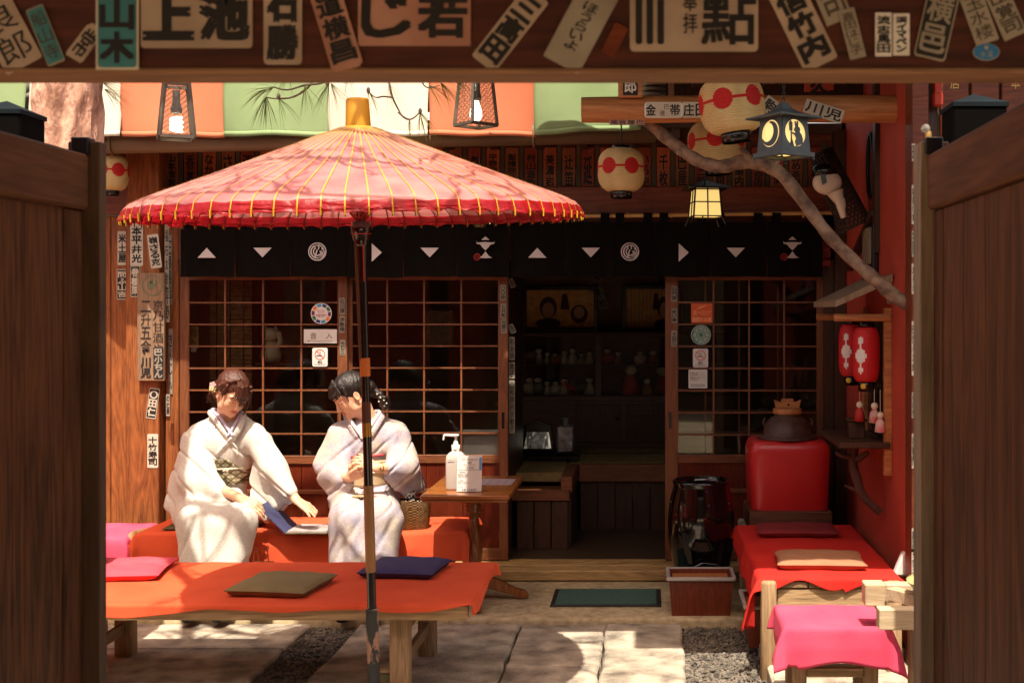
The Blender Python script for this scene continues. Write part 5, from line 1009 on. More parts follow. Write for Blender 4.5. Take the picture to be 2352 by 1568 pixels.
# planters of imitation wood with translucent rims
for (x0, x1, y0, y1, zb, zt, lb) in ((.10, .42, 6.03, 6.26, .056, .245, 'wood patterned box with translucent rim on the apron in front of the black jar'), (.44, .78, 5.50, 5.8, .045, .235, 'wood patterned box with translucent rim tucked under the crimson bench')):
    bx = thing('storage_box', lb, 'box', ((x0+x1)/2, (y0+y1)/2, zb), 'wood patterned storage boxes'); m = MB(); t = .012; ins = .015
    a0 = (x0+ins, x1-ins, y0+ins, y1-ins)
    ou = [(a0[0], a0[2]), (a0[1], a0[2]), (a0[1], a0[3]), (a0[0], a0[3])]; ot = [(x0, y0), (x1, y0), (x1, y1), (x0, y1)]
    cx_, cy_ = (x0+x1)/2, (y0+y1)/2; sh = lambda p: (p[0]+(t if p[0] < cx_ else -t), p[1]+(t if p[1] < cy_ else -t))
    vs = [(x, y, zb) for x, y in ou]+[(x, y, zt) for x, y in ot]+[(*sh(p), zt) for p in ot]+[(*sh(p), zb+.01) for p in ou]
    fs = [(3, 2, 1, 0)]+[(k, (k+1) % 4, 4+(k+1) % 4, 4+k) for k in range(4)]+[(4+k, 4+(k+1) % 4, 8+(k+1) % 4, 8+k) for k in range(4)]+[(8+k, 8+(k+1) % 4, 12+(k+1) % 4, 12+k) for k in range(4)]+[(12, 13, 14, 15)]
    m.add(vs, fs); part('body', m, wood('mahogany print', rgb(78, 30, 18), rgb(120, 58, 36), 'Z', .35, 16, .0001), bx)
    m = MB(); e = .012
    m.box(x0-e, x1+e, y0-e, y0+.006, zt-.012, zt+.006, .003); m.box(x0-e, x1+e, y1-.006, y1+e, zt-.012, zt+.006, .003); m.box(x0-e, x0+.006, y0+.0065, y1-.0065, zt-.012, zt+.006, .003); m.box(x1-.006, x1+e, y0+.0065, y1-.0065, zt-.012, zt+.006, .003)
    part('rim', m, mat('milky plastic', rgb(196, 190, 184), rgb(186, 180, 174), .3, trans=.3), bx); m = MB(); m.box(x0+.02, x1-.02, y0+.02, y1-.02, zb+.1, zt-.02); part('tray', m, mat('terracotta plastic', rgb(176, 112, 64), rgb(156, 96, 54), .5), bx)
# door mat
m = MB(); m.box(-.505, .065, 6.22, 6.60, .056, .064, .003); dm = thing('door_mat', 'dark green ribbed door mat lying before the doorway', 'mat', (-.22, 6.4, .056)); part('border', m, mat('black rubber', rgb(44, 40, 36)), dm); m = MB()
for k in range(34): m.box(-.48, .04, 6.243+k*.0099, 6.249+k*.0099, .0645, .069)
m.box(-.48, .04, 6.24, 6.58, .0645, .0665); part('ribs', m, mat('green mat fibre', rgb(60, 92, 84), rgb(78, 108, 98), .95, 60), dm)
# black glazed jar with dark dish leaning
jar = thing('water_jar', 'tall glossy black glazed jar standing beside the doorway', 'jar', P(1612, 1330, 6.5)); jx = P(1612, 0, 6.5).x; T = Matrix.Translation((jx, 6.55, .057)); k_ = 1/430
prof = [(.0001, 0), (.115, 0), (.125, .03), (.155, .16), (.178, .30), (.180, .40), (.168, .50), (.152, .565), (.150, .58), (.157, .592), (.152, .605), (.138, .600), (.135, .57), (.15, .45), (.0001, .2)]
m = MB(); m.lathe(prof, 64, T, fn=lambda a, i: 1+.010*math.sin(a*3+i)+.006*math.sin(a*7-i)); part('vessel', m, mat('black glaze', rgb(10, 9, 9), rgb(24, 20, 18), .07, 3, bump=.0012, bscale=5, coat=.6, lo=.45, hi=.8), jar)
m = MB()
for k in range(8): a = k*math.pi/4+.2; m.sphere((jx+.168*math.cos(a), 6.55+.168*math.sin(a), .545), .008, 6)
m.tube([(jx+.146*math.cos(a), 6.55+.146*math.sin(a), .655) for a in np.linspace(0, 2*math.pi, 41)[:-1]], .007, 8, closed=True); part('rim', m, mat('black glaze', rgb(10, 9, 9)), jar)
dj = thing('glazed_dish', 'broken black glazed dish propped against the foot of the jar', 'dish', (jx+.02, 6.33, .06)); m = MB(); m.lathe([(.0001, 0), (.04, .004), (.075, .02), (.085, .03), (.078, .028), (.04, .012), (.0001, .008)], 26, Matrix.Translation((jx+.02, 6.36, .17)) @ Matrix.Rotation(math.radians(72), 4, 'X'), fn=lambda a, i: 1+.06*math.sin(a*3)+.03*math.sin(a*8)); part('shell', m, mat('black glaze', rgb(10, 9, 9)), dj)
m = MB(); m.prism([(-.05, 0), (.035, 0), (.04, .12), (.0, .15), (-.03, .14), (-.055, .08)], .006, face_cam((jx-.09, 6.37, .06)), bev=.002); solo('verdigris_shard', m, mat('verdigris', rgb(58, 84, 72), rgb(90, 96, 76), .5, 30), 'green grey shard leaning on the jar next to the black dish', 'shard')
# red stove: rounded red oven body on a wooden plinth, iron pot with wooden lid
sv = thing('red_stove', 'glossy vermilion square stove body with rounded top on dark wooden plinth', 'stove', (.765, 6.75, .49)); m = MB(); n = 40
cxs, hw, hd = .765, .223, .19
rings = []
for t in np.linspace(0, 1, 20):
    if t < .72: z = .49+t/.72*.30; k = .955+.045*(t/.72)
    else:
        a = (t-.72)/.28*math.pi/2; z = .79+.072*math.sin(a); k = 1-.16*(1-math.cos(a))-.0
    rings.append((k, z))
rings.append((.70, .8635)); rings.append((.0001, .864)); vs = []; fs = []
for k, z in rings:
    for i in range(64):
        a = 2*math.pi*i/64; c, s_ = math.cos(a), math.sin(a); e = .30; vs.append((cxs+hw*k*math.copysign(abs(c)**e, c), 6.75+hd*k*math.copysign(abs(s_)**e, s_), z))
for j in range(len(rings)-1):
    for i in range(64): fs.append((j*64+i, j*64+(i+1) % 64, (j+1)*64+(i+1) % 64, (j+1)*64+i))
m.add(vs, fs, 0, True); part('body', m, mat('vermilion enamel', rgb(204, 44, 44), rgb(190, 36, 36), .35, 3, coat=.2), sv)
m = MB(); m.box(.54, .985, 6.54, 6.57, .38, .489, .004); m.box(.54, .57, 6.57, 6.96, .38, .489, .004); m.box(.955, .985, 6.57, 6.96, .38, .489, .004); m.box(.572, .953, 6.57, 6.96, .38, .47); part('plinth', m, wood('burnt plinth wood', rgb(62, 36, 24), rgb(112, 74, 52), 'X', .6, 9), sv)
m = MB(); m.box(.51, 1.0, 6.50, 6.99, .056, .379, .01); part('stone_base', m, m_stone, sv)
pt = thing('iron_pot', 'round brown iron cooking pot sitting on top of the red stove', 'pot', (.765, 6.72, .864)); T = Matrix.Translation((.765, 6.72, .864)); m = MB(); m.lathe([(.16, .0), (.165, .008), (.15, .012), (.135, .02), (.13, .06), (.118, .09), (.09, .115), (.072, .122), (.07, .14)], 40, T); part('vessel', m, mat('rusty iron', rgb(92, 66, 52), rgb(64, 46, 38), .5, 20, bump=.001, bscale=80), pt)
for s_ in (-1, 1): m = MB(); m.tube([Vector((.765+s_*(.122+.012*math.sin(t)), 6.70, .955+.02*math.cos(t))) for t in np.linspace(0, 3.14, 8)], .006, 6); part('lug', m, mat('rusty iron', rgb(62, 46, 38)), pt)
wl = thing('pot_lid', 'reddish wooden pot lid with crown shaped notched handle on the iron pot', 'lid', (.765, 6.72, 1.0)); m = MB(); m.lathe([(.0001, 0), (.078, 0), (.08, .004), (.08, .026), (.077, .03), (.0001, .03)], 32, Matrix.Translation((.765, 6.72, 1.0))); part('disc', m, wd_log, wl)
m = MB(); m.prism([(-.064, 0), (.064, 0), (.074, .048), (.048, .035), (.034, .036), (.032, .052), (-.032, .052), (-.034, .036), (-.048, .035), (-.074, .048)], .03, face_cam((.765, 6.735, 1.03)), bev=.003); part('handle', m, wd_log, wl); m = MB(); m.lathe([(.0001, 0), (.006, 0)], 12, face_cam((.768, 6.7035, 1.05))); part('peg_hole', m, m_dark, wl)
# pedestal table with things on it
tb = thing('side_table', 'varnished pedestal table with thick moulded top beside the seated woman in lavender kimono', 'table', (-.88, 6.2, .055)); m = MB(); zt = .68
m.box(-1.10, -.672, 5.86, 6.56, zt-.024, zt, .007, seg=3); m.box(-1.092, -.680, 5.868, 6.552, zt-.036, zt-.0245, .005, seg=2); part('table_top', m, wd_table, tb)
cxp, cyp = P(1088, 0, 6.35).x, 6.35; m = MB(); m.lathe([(.052, .645), (.052, .56), (.035, .545), (.044, .53), (.034, .52), (.042, .508), (.030, .495), (.026, .46), (.034, .40), (.045, .34), (.046, .29), (.036, .22), (.03, .17), (.04, .155), (.032, .145), (.045, .13), (.048, .09)], 28, Matrix.Translation((cxp, cyp, .02))); m.box(cxp-.045, cxp+.045, cyp-.045, cyp+.045, .57, .643, .006); part('column', m, wd_tablez, tb)
for a in (-78, 12, 100, 190):
    A = math.radians(a); d = Vector((math.cos(A), math.sin(A), 0)); m = MB(); R_ = Matrix.Translation((cxp, cyp, 0)) @ Matrix.Rotation(A, 4, 'Z') @ Matrix.Rotation(math.pi/2, 4, 'X')
    m.prism([(.02, .19), (.06, .19), (.14, .16), (.22, .115), (.27, .10), (.285, .085), (.285, .062), (.23, .062), (.225, .075), (.16, .095), (.08, .12), (.02, .12)], .045, R_ @ Matrix.Translation((0, 0, -.022)), bev=.004); part('foot', m, wd_tablez, tb)
sb = thing('sanitizer_bottle', 'white pump bottle of hand sanitizer on the side table', 'bottle', (-.96, 6.05, zt)); bx_, by_ = P(1047, 0, 6.05).x, 6.05; m = MB()
def rr_loft(mb, prof, c, n=32, e=.45, mi=0):
    vs = []; fs = []
    for hx, hy, z in prof:
        for i in range(n): a = 2*math.pi*i/n; co, si = math.cos(a), math.sin(a); vs.append((c[0]+hx*math.copysign(abs(co)**e, co), c[1]+hy*math.copysign(abs(si)**e, si), z))
    for j in range(len(prof)-1):
        for i in range(n): fs.append((j*n+i, j*n+(i+1) % n, (j+1)*n+(i+1) % n, (j+1)*n+i))
    mb.add(vs, fs, mi, True)
rr_loft(m, [(.0001, .0001, zt+.001), (.046, .032, zt+.001), (.048, .034, zt+.01), (.048, .034, zt+.15), (.045, .032, zt+.17), (.03, .022, zt+.185), (.018, .018, zt+.192), (.018, .018, zt+.2), (.0001, .0001, zt+.2)], (bx_, by_)); part('body', m, mat('milky bottle', rgb(214, 206, 196), rgb(206, 198, 188), .35, trans=.2), sb)
m = MB(); T = Matrix.Translation((bx_, by_, zt+.2)); m.lathe([(.021, 0), (.021, .022), (.012, .024), (.010, .04), (.007, .042), (.007, .062), (.016, .064), (.016, .074), (.0001, .076)], 20, T); m.bar((bx_+.01, by_, zt+.268), (bx_-.058, by_-.01, zt+.272), .014, .012, .003); m.bar((bx_-.056, by_-.01, zt+.274), (bx_-.060, by_-.01, zt+.246), .009, .009, .002); part('pump', m, mat('white plastic', rgb(226, 222, 214), rgb(218, 214, 206), .35), sb)
m = MB(); M = face_cam((bx_-.018, by_-.0355, zt+.15)); m.prism(rrect(.03, .014, .002), .0005, M, 0); row(m, '手指消毒液', 0, 0, .024, .006, M, 1, 0, z=.001); part('bottle_label', m, [m_papernew, m_inkgrey], sb)
# acrylic sign stand
sc = thing('campaign_sign', 'small white printed card in clear stand on the side table before the bottle', 'sign', (P(1077, 0, 5.95).x, 5.95, zt)); cxg = P(1077, 0, 5.95).x; Tz = face_cam((cxg, 5.97, zt+.002+.0885)) @ Matrix.Rotation(math.radians(-8), 4, 'X'); q = 5.95/F; m = MB(); m.prism(rrect(57*q, 82*q, .0006, 2), .0015, Tz, 0)
T2 = Tz @ Matrix.Translation((0, 0, .0004))
m.prism([(x*q, y*q) for x, y in ((-27, 8), (28, 8), (28, 8.8), (-27, 8.8))], .0004, Tz @ Matrix.Translation((0, 0, .0015)), 1)
m.prism([(x*q, y*q) for x, y in ((22, 8.8), (28, 8.8), (28, 38), (22, 36))], .0003, Tz @ Matrix.Translation((0, 0, .0015)), 4)
for ro, ri in ((4.2, 3.5),): 
    pl_ = rrect(7.6*q, 7.6*q, 2*q); m.prism([(x-14*q, y+33*q) for x, y in pl_], .0003, Tz @ Matrix.Translation((0, 0, .0015)), 3); m.prism([(x*.82-14*q, y*.82+33*q) for x, y in pl_], .0003, Tz @ Matrix.Translation((0, 0, .0018)), 0); m.lathe([(1.3*q, .0021), (2*q, .0021)], 14, Tz @ Matrix.Translation((-14*q, 33*q, 0)), 3)
row(m, 'Instagram', 6*q, 32.5*q, 26*q, 5*q, Tz, 1, .0, z=.0022); row(m, '投稿', 0, 25*q, 9*q, 4.5*q, Tz, 1, .0, z=.0022); row(m, 'キャンペーン！', 0, 19.5*q, 29*q, 4.5*q, Tz, 1, 0, z=.0022); row(m, '「＃文の助茶屋」', 0, 13*q, 26*q, 3.2*q, Tz, 1, 0, z=.0022)
for i, (t, w_, y) in enumerate((('１ 無料特典', 16, 3), ('お好きなメニューをご注文', 24, -1), ('写真を撮って投稿', 22, -4.5), ('会計時に見せるだけ', 24, -8), ('２ 商品', 12, -16), ('抹茶 わらびもち', 26, -20), ('スタッフまで', 20, -23.5), ('３ おみくじ', 18, -31))): row(m, t, (-26+w_/2)*q, y*q, w_*q, 3*q, Tz, 3 if i % 4 else 1, 0, z=.0022)
row(m, '京都 文の助茶屋', 0, -37.5*q, 34*q, 4*q, Tz, 1, .01, z=.0022); part('card', m, [m_papernew, m_ink, m_redink, m_inkgrey, mat('sky print', rgb(90, 150, 200))], sc)
m = MB(); m.box(cxg-.05, cxg+.05, 5.965, 6.01, zt+.0005, zt+.003); part('clear_foot', m, m_glass, sc)
m = MB(); m.box(-.98, -.70, 6.20, 6.42, zt+.0005, zt+.0025); 
for k in range(6): m.box(-.95+k*.04, -.93+k*.04, 6.22, 6.40, zt+.0026, zt+.003, 0, 1)
solo('menu_sheet', m, [mat('lilac printed sheet', rgb(176, 158, 166), rgb(150, 130, 140), .3, 40), mat('lilac print lines', rgb(140, 122, 132), rgb(176, 158, 166), .4, 60)], 'laminated lilac menu sheet lying on the side table behind the card', 'menu')
# basket bag with wire handle and knotted scarf
bg = thing('basket_bag', 'woven bamboo handbag with thin handle standing on the rear bench beside the lavender kimono', 'bag', (P(952, 0, 6.38).x, 6.38, zB+.01)); bxc = P(952, 0, 6.38).x; m = MB()
def wv(u, v):
    a = 2*math.pi*u; k = (1+.12*math.sin(v*2.4)); w_ = .0035*math.sin(a*26)*(1 if int(v*22) % 2 else -1); c, s_ = math.cos(a), math.sin(a); e = .62
    return (bxc+(.070*k+w_)*math.copysign(abs(c)**e, c), 6.38+(.048*k+w_)*math.copysign(abs(s_)**e, s_), zB+.012+.150*v)
m.grid(wv, 208, 44); m.box(bxc-.058, bxc+.058, 6.342, 6.418, zB+.012, zB+.02); part('woven_body', m, mat('polished bamboo weave', rgb(128, 92, 40), rgb(74, 48, 22), .3, 60, spec=.8), bg)
m = MB()
for yy in (6.35, 6.41): m.tube([(bxc+.055, yy, zB+.13), (bxc+.055, yy-.0, zB+.22), (bxc+.035, 6.38, zB+.30), (bxc+.02, 6.38, zB+.315), (bxc+.0, 6.38, zB+.30), (bxc-.03, yy, zB+.2), (bxc-.04, yy, zB+.14)], .0028, 6)
part('handle', m, m_black, bg)
m = MB()
for i in range(5): a = i*1.25; m.tube([(bxc-.02+.025*math.cos(t+a), 6.37+.02*math.sin(t+a), zB+.172+.014*math.sin(2*t+a)+.006*i) for t in np.linspace(0, 6.28, 13)[:-1]], .0075, 7, closed=True)
part('knotted_scarf', m, mat('black and white cord', rgb(190, 186, 180), rgb(40, 40, 44), .8, 90, detail=0, lo=.48, hi=.52), bg)
# open menu book on the bench and a wallet
mbk = thing('menu_book', 'open blue menu book with gold edge, its cover lifted by the woman in white', 'book', (P(690, 0, 6.35).x, 6.35, zB+.01)); m = MB()
pA = [P(655, 1216, 6.28), P(750, 1213, 6.28)]; zq = zB+.014
x0, x1 = P(657, 0, 6.2).x, P(752, 0, 6.2).x
m.box(x0, x1, 6.19, 6.41, zq, zq+.006, .001); part('back_cover', m, mat('gold brocade edge', rgb(120, 104, 60), rgb(60, 60, 60), .6, 80), mbk)
m = MB()
for k in range(4): m.box(x0+.004+.0012*k, x1-.004-.001*k, 6.197, 6.403, zq+.0065+k*.002, zq+.008+k*.002)
part('pages', m, mat('menu pages', rgb(186, 178, 174), rgb(170, 160, 158), .35), mbk)
m = MB(); top = P(592, 1164, 6.19); M_ = MB(); b0 = Vector((x0, 6.19, zq+.003)); 
v1 = Vector((top.x-x0, 0, top.z-zq)); m.add([b0, b0+Vector((0, .22, 0)), b0+Vector((0, .22, 0))+v1, b0+v1], [(0, 1, 2, 3)]); part('front_cover', m, mat('blue menu lining', rgb(66, 70, 106), rgb(56, 60, 94), .6), mbk, solid=.005)
m = MB(); m.box(P(583, 0, 6.5).x, P(600, 0, 6.5).x+.03, 6.42, 6.5, zB+.012, zB+.03, .004); solo('dark_wallet', m, m_dark, 'small dark wallet on the rear bench behind the menu book', 'wallet')
for k, px in enumerate((588, 611)):
    m = MB(); m.tube([P(px-6+12*t, 1292-36*math.sin(min(1, t*1.15)*math.pi/1.15*.999)**.8 if t < 1 else 1292, 5.98) for t in np.linspace(0, 1, 12)], .0024, 6)
    m.tube([P(px-6+12*t, 1292, 5.98) for t in (0, 1)], .002, 5)
    if k == 0: bgs = thing('handbag', 'bag on the ground between the benches with two thin brown loop handles', 'bag', P(598, 1330, 6.0))
    part('loop_handle', m, mat('brown leather', rgb(120, 62, 30)), bgs)
m = MB(); a_ = P(575, 1330, 6.0); m.box(a_.x, a_.x+.11, 5.97, 6.05, .058, P(0, 1293, 5.98).z, .012, seg=2); part('bag_body', m, mat('brown leather', rgb(120, 62, 30)), bgs)
m = MB(); m.lathe([(.0001, 0), (.035, 0), (.038, .02), (.036, .10), (.03, .105), (.0001, .105)], 20, Matrix.Translation((P(888, 0, 4.95).x, 4.95, 0))); m.lathe([(.034, .107), (.038, .11), (.0001, .118)], 20, Matrix.Translation((P(888, 0, 4.95).x, 4.95, 0)), 1); solo('lidded_jar', m, [mat('olive can', rgb(104, 100, 64)), mat('pale lid', rgb(190, 166, 120))], 'small olive jar with pale lid on the paving behind the umbrella base', 'jar')
# white lamp cover at the foot of the vermilion wall
m = MB(); c = P(2072, 1290, 5.36); m.prism([(x*5.36/F, y*5.36/F) for x, y in ((-25, -28), (14, -26), (16, 14), (10, 24), (-2, 28))], .05, face_cam(c), bev=.008); solo('folded_cover', m, mat('white plastic', rgb(226, 222, 214)), 'white folded cover at the foot of the vermilion wall behind the crimson bench', 'cover')
# ---------------- paper umbrella on a pole
NR_ = 72; tb_ = Vector((P(862, 0, 4.6).x, 4.6, 0)); apx = Vector((P(827, 0, 4.53).x, 4.50, ZC+(CY-288)*4.50/F)); ax_ = (apx-tb_); LEN = ax_.length; ax_.normalize()
zq_ = ax_; xq = Vector((1, 0, 0)); xq = (xq-zq_*xq.dot(zq_)).normalized(); yq = zq_.cross(xq); TU = Matrix((xq, yq, zq_)).transposed().to_4x4(); TU.translation = tb_
um = thing('paper_umbrella', 'large red oiled paper umbrella with yellow ribs on a black pole, leaning a little', 'umbrella', tb_)
m_oil = mat('red oiled paper', rgb(210, 142, 136), rgb(196, 108, 106), .45, 9, bump=.004, bscale=22, trans=.34, spec=.8)  # sunlit sheen and haze on the red put into this paler pink colour
RP = [(.022, 0), (.07, .012), (.13, .034), (.26, .084), (.391, .136), (.50, .178), (.617, .222), (.72, .260), (.768, .280), (.796, .295), (.812, .312), (.818, .334), (.819, .354)]
def prof(t):
    i = t*(len(RP)-1); k = min(int(i), len(RP)-2); f = i-k; return RP[k][0]+(RP[k+1][0]-RP[k][0])*f, RP[k][1]+(RP[k+1][1]-RP[k][1])*f
m = MB(); per = 4; na = NR_*per; nt = 60
rj = random.Random(9); jit = [rj.uniform(-1, 1) for _ in range(na*3)]
def can(u, v):
    r0, d0 = prof(v); a = u*2*math.pi; s_ = abs(math.sin(a*NR_/2)); e = max(0, (v-.72)/.28)
    sc = s_**.8; cr = mnoise.noise(Vector((math.cos(a)*14, math.sin(a)*14, v*26)))*.006*(.25+e*1.6)
    r = r0*(1+.000*sc)+e*(.010*sc)+cr*.6; d = d0+.0030*sc*(v > .1)+cr-.010*e*sc*(v > .95)
    return (r*math.cos(a), r*math.sin(a), LEN-d)
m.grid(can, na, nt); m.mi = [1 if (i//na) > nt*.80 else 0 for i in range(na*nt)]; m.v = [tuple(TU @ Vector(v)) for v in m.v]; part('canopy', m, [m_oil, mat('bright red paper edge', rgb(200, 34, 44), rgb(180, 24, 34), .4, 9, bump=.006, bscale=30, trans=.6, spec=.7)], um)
m_yel = mat('yellow rib strip', rgb(206, 164, 40), rgb(196, 150, 34), .45); m_bam = mat('dark bamboo rib', rgb(96, 40, 28), rgb(70, 28, 20), .5)
rm = MB(); pts = []
for t in np.linspace(.06, 1, 34):
    r0, d0 = prof(t); pts.append((r0, d0))
def strip(m, pts, w, off, mi):
    vs = []; fs = []
    for r0, d0 in pts: vs += [(r0+off*.4, -w, LEN-d0+off), (r0+off*.4, w, LEN-d0+off)]
    for i in range(len(pts)-1): fs.append((2*i, 2*i+1, 2*i+3, 2*i+2))
    m.add(vs, fs, mi, True)
strip(rm, pts, .0019, .0026, 0)
for t in (0,):
    q = [Vector((r0-.006, 0, LEN-d0-.010)) for r0, d0 in pts]; rm.tube(q, .0022, 5, 1); q2 = prof(.55); rm.tube([Vector((.022, 0, LEN-.29)), Vector((q2[0], 0, LEN-q2[1]-.014))], .003, 5, 1)
    e = pts[-1]; rm.tube([Vector((e[0]+.004, 0, LEN-e[1]+.02)), Vector((e[0]+.003, 0, LEN-e[1]-.006))], .0026, 5, 0)
me0 = None
for k in range(NR_):
    a = 2*math.pi*k/NR_
    if me0 is None:
        rb0 = finish('rib', rm, [m_yel, m_bam], (0, 0, 0)); me0 = rb0
    ob = me0 if k == 0 else me0.copy()
    if k: COL.objects.link(ob)
    ob.parent = um; M = TU @ Matrix.Rotation(a, 4, 'Z'); M.translation = M.translation-tb_; ob.matrix_local = M
def ulathe(name, prof_, mt, n=28, lab=None):
    m = MB(); m.lathe(prof_, n, TU); return part(name, m, mt, um, lab)
Lz = lambda y: (1667-y)/(1667-288)*LEN
ulathe('top_cap', [(.047, LEN-.012), (.046, LEN+.0), (.042, LEN+.09), (.038, LEN+.098), (.0001, LEN+.098)], mat('yellow cloth cap', rgb(206, 148, 24), rgb(190, 130, 18), .6, trans=.15))
m = MB()
for k in range(90):
    a = rnd.uniform(0, 6.28); b = a+rnd.uniform(-1.2, 1.2); m.tube([TU @ Vector((.024*math.cos(a), .024*math.sin(a), LEN-.345)), TU @ Vector((.17*math.cos(b), .17*math.sin(b), LEN-.15))], .0012, 3)
part('thread_web', m, mat('red thread', rgb(200, 50, 34)), um)
blk = mat('black lacquered pole', rgb(18, 14, 13), rgb(26, 20, 18), .15, coat=.5)
ulathe('collar', [(.034, Lz(505)), (.038, Lz(516)), (.037, Lz(530)), (.034, Lz(532)), (.031, Lz(545)), (.024, Lz(552)), (.026, Lz(555)), (.02, Lz(560)), (.014, Lz(562))], mat('dark brown lacquer', rgb(42, 20, 16), rgb(30, 14, 12), .15, coat=.5))
ulathe('thread_ring', [(.033, Lz(531)), (.0355, Lz(532)), (.033, Lz(534))], mat('red thread', rgb(200, 50, 34)))
ulathe('upper_shaft', [(.018, LEN), (.018, Lz(560)), (.017, Lz(700)), (.016, Lz(820))], blk)
m = MB(); m.tube([TU @ Vector((-.018, -.008, Lz(556))), TU @ Vector((-.014, -.01, Lz(700))), TU @ Vector((-.012, -.008, Lz(820)))], .0075, 10); part('bamboo_strut', m, mat('brown bamboo', rgb(92, 66, 40), rgb(70, 50, 30), .4), um)
m = MB(); m.tube([TU @ Vector((.010, -.0195, Lz(556))), TU @ Vector((.010, -.0195, Lz(640)))], .0022, 6); part('tie_cord', m, mat('red thread', rgb(200, 50, 34)), um)
def wrap(name, y0, y1, r, mt, pitch=.0042):
    m = MB(); z0, z1 = Lz(y1), Lz(y0); n = int((z1-z0)/pitch)
    pr = []
    for i in range(n): z = z0+i*(z1-z0)/n; pr += [(r*.965, z), (r, z+pitch*.3), (r, z+pitch*.7)]
    pr.append((r*.965, z1)); m.lathe(pr, 20, TU); part(name, m, mt, um)
wrap('orange_binding', 814, 856, .0195, mat('orange cord', rgb(214, 122, 44), rgb(196, 106, 36), .5), .005)
ulathe('mid_shaft', [(.0155, Lz(812)), (.0158, Lz(914))], blk)
ulathe('brown_sleeve', [(.0168, Lz(914)), (.0172, Lz(966))], mat('brown sleeve', rgb(92, 52, 36), rgb(70, 40, 28), .3)); ulathe('brass_sleeve', [(.0174, Lz(962)), (.0176, Lz(994))], mat('brass', rgb(196, 150, 72), rgb(160, 118, 52), .3, metal=.8))
ulathe('lower_shaft', [(.0165, Lz(994)), (.017, Lz(1110))], blk)
wrap('rattan_binding', 1106, 1306, .0192, mat('rattan', rgb(158, 112, 66), rgb(132, 92, 52), .4), .0045)
ulathe('foot_shaft', [(.0168, Lz(1304)), (.0168, Lz(1396))], blk)
ulathe('base_pipe', [(.0168, Lz(1391)), (.024, Lz(1391)), (.024, Lz(1399)), (.0228, Lz(1400)), (.0228, .0)], mat('rusted painted pipe', rgb(30, 34, 36), rgb(150, 112, 96), .6, 13, (1, 1, .55), bump=.002, bscale=40, lo=.50, hi=.525, detail=7))
ulathe('ground_plate', [(.0001, .02), (.14, .02), (.15, .012), (.15, 0)], mat('rusted painted pipe', rgb(30, 34, 36)))
# ---------------- pine: trunk, limbs, twigs with needles
m_bark = mat('pink pine bark', rgb(206, 160, 136), rgb(118, 76, 56), .9, 13, (1, 1, .45), detail=10, bump=.03, bscale=22, bstretch=(1, 1, .45), lo=.42, hi=.66)
m_twig = mat('grey twig bark', rgb(92, 78, 64), rgb(66, 54, 44), .85, 30, bump=.003)
m_ndl = mat('pine needles', rgb(112, 124, 52), rgb(70, 84, 36), .6, 3, trans=.2)
pn = thing('pine_tree', 'old pine with flaky pink bark, its needled twigs hanging above the paper umbrella', 'tree', (-2.5, 5.2, 0))
m = MB(); nz_, na_ = 160, 60
def tr(u, v):
    a = 2*math.pi*u; z = 4.6*v; cx = -2.475-.02*math.sin(z*1.2)+.045*(z-2.3)*-.15; q = Vector((math.cos(a)*2.2, math.sin(a)*2.2, z*3.5)); pl_ = mnoise.noise(q*1.6)*.010+mnoise.noise(q*4)*.006; c = mnoise.cell(q*2.6)*.007
    r = .142-.012*z/4.6+pl_+c; return (cx+r*math.cos(a), 5.2+r*math.sin(a), z)
m.grid(tr, na_, nz_); part('trunk', m, m_bark, pn, solid=0)
limbs = []
def limb(pts, R):
    sp, sr = smoothpath([Vector(p) for p in pts], R); sp = [p+Vector((rnd.uniform(-.012, .012), rnd.uniform(-.012, .012), rnd.uniform(-.012, .012))) for p in sp]; m = MB(); m.tube(sp, sr, 9); part('limb', m, m_twig, pn); limbs.append(sp); return sp
L1 = limb([(-2.5, 5.2, 3.1), (-2.1, 4.9, 3.25), (-1.6, 4.6, 3.2), (-1.1, 4.45, 3.3), (-.6, 4.3, 3.2), (-.2, 4.25, 3.15)], [.05, .042, .034, .026, .018, .008])
L2 = limb([(-2.5, 5.2, 3.6), (-2.3, 4.7, 3.6), (-1.9, 4.3, 3.5), (-1.4, 4.05, 3.6), (-.9, 3.9, 3.45)], [.05, .04, .03, .02, .01])
L3 = limb([(-2.5, 5.2, 3.9), (-2.2, 5.4, 4.0), (-1.7, 5.5, 3.9), (-1.1, 5.3, 3.9), (-.5, 5.0, 3.8)], [.045, .036, .028, .018, .008])
L6 = limb([(-2.5, 5.2, 3.3), (-2.2, 4.6, 3.2), (-1.9, 4.0, 3.1), (-1.4, 3.7, 3.15), (-.9, 3.6, 3.1), (-.4, 3.55, 3.2)], [.045, .036, .028, .020, .013, .006])
L7 = limb([(-1.9, 4.0, 3.1), (-1.7, 3.6, 3.2), (-1.5, 3.3, 3.3), (-1.0, 3.1, 3.3), (-.6, 3.2, 3.25)], [.024, .018, .013, .009, .005])
L8 = limb([(-1.6, 4.6, 3.2), (-1.2, 4.1, 3.1), (-.8, 3.95, 3.05), (-.3, 3.9, 3.1)], [.02, .015, .010, .005])
L4 = limb([(-1.6, 4.6, 3.2), (-1.5, 4.9, 3.0), (-1.35, 4.9, 2.8), (-1.32, 4.9, 2.55)], [.02, .014, .009, .005])
L5 = limb([(-1.1, 4.45, 3.3), (-1.05, 4.8, 3.0), (-1.03, 4.9, 2.75), (-1.03, 4.9, 2.52)], [.016, .011, .007, .004])
tw = MB()
def twig(p0, p1, r0, r1, k=5, j=.03):
    pts = [p0.lerp(p1, i/k)+Vector((rnd.uniform(-j, j), rnd.uniform(-j, j), rnd.uniform(-j, j)))*(0 < i < k) for i in range(k+1)]; tw.tube(pts, [r0+(r1-r0)*i/k for i in range(k+1)], 6); return pts
nd = MB()
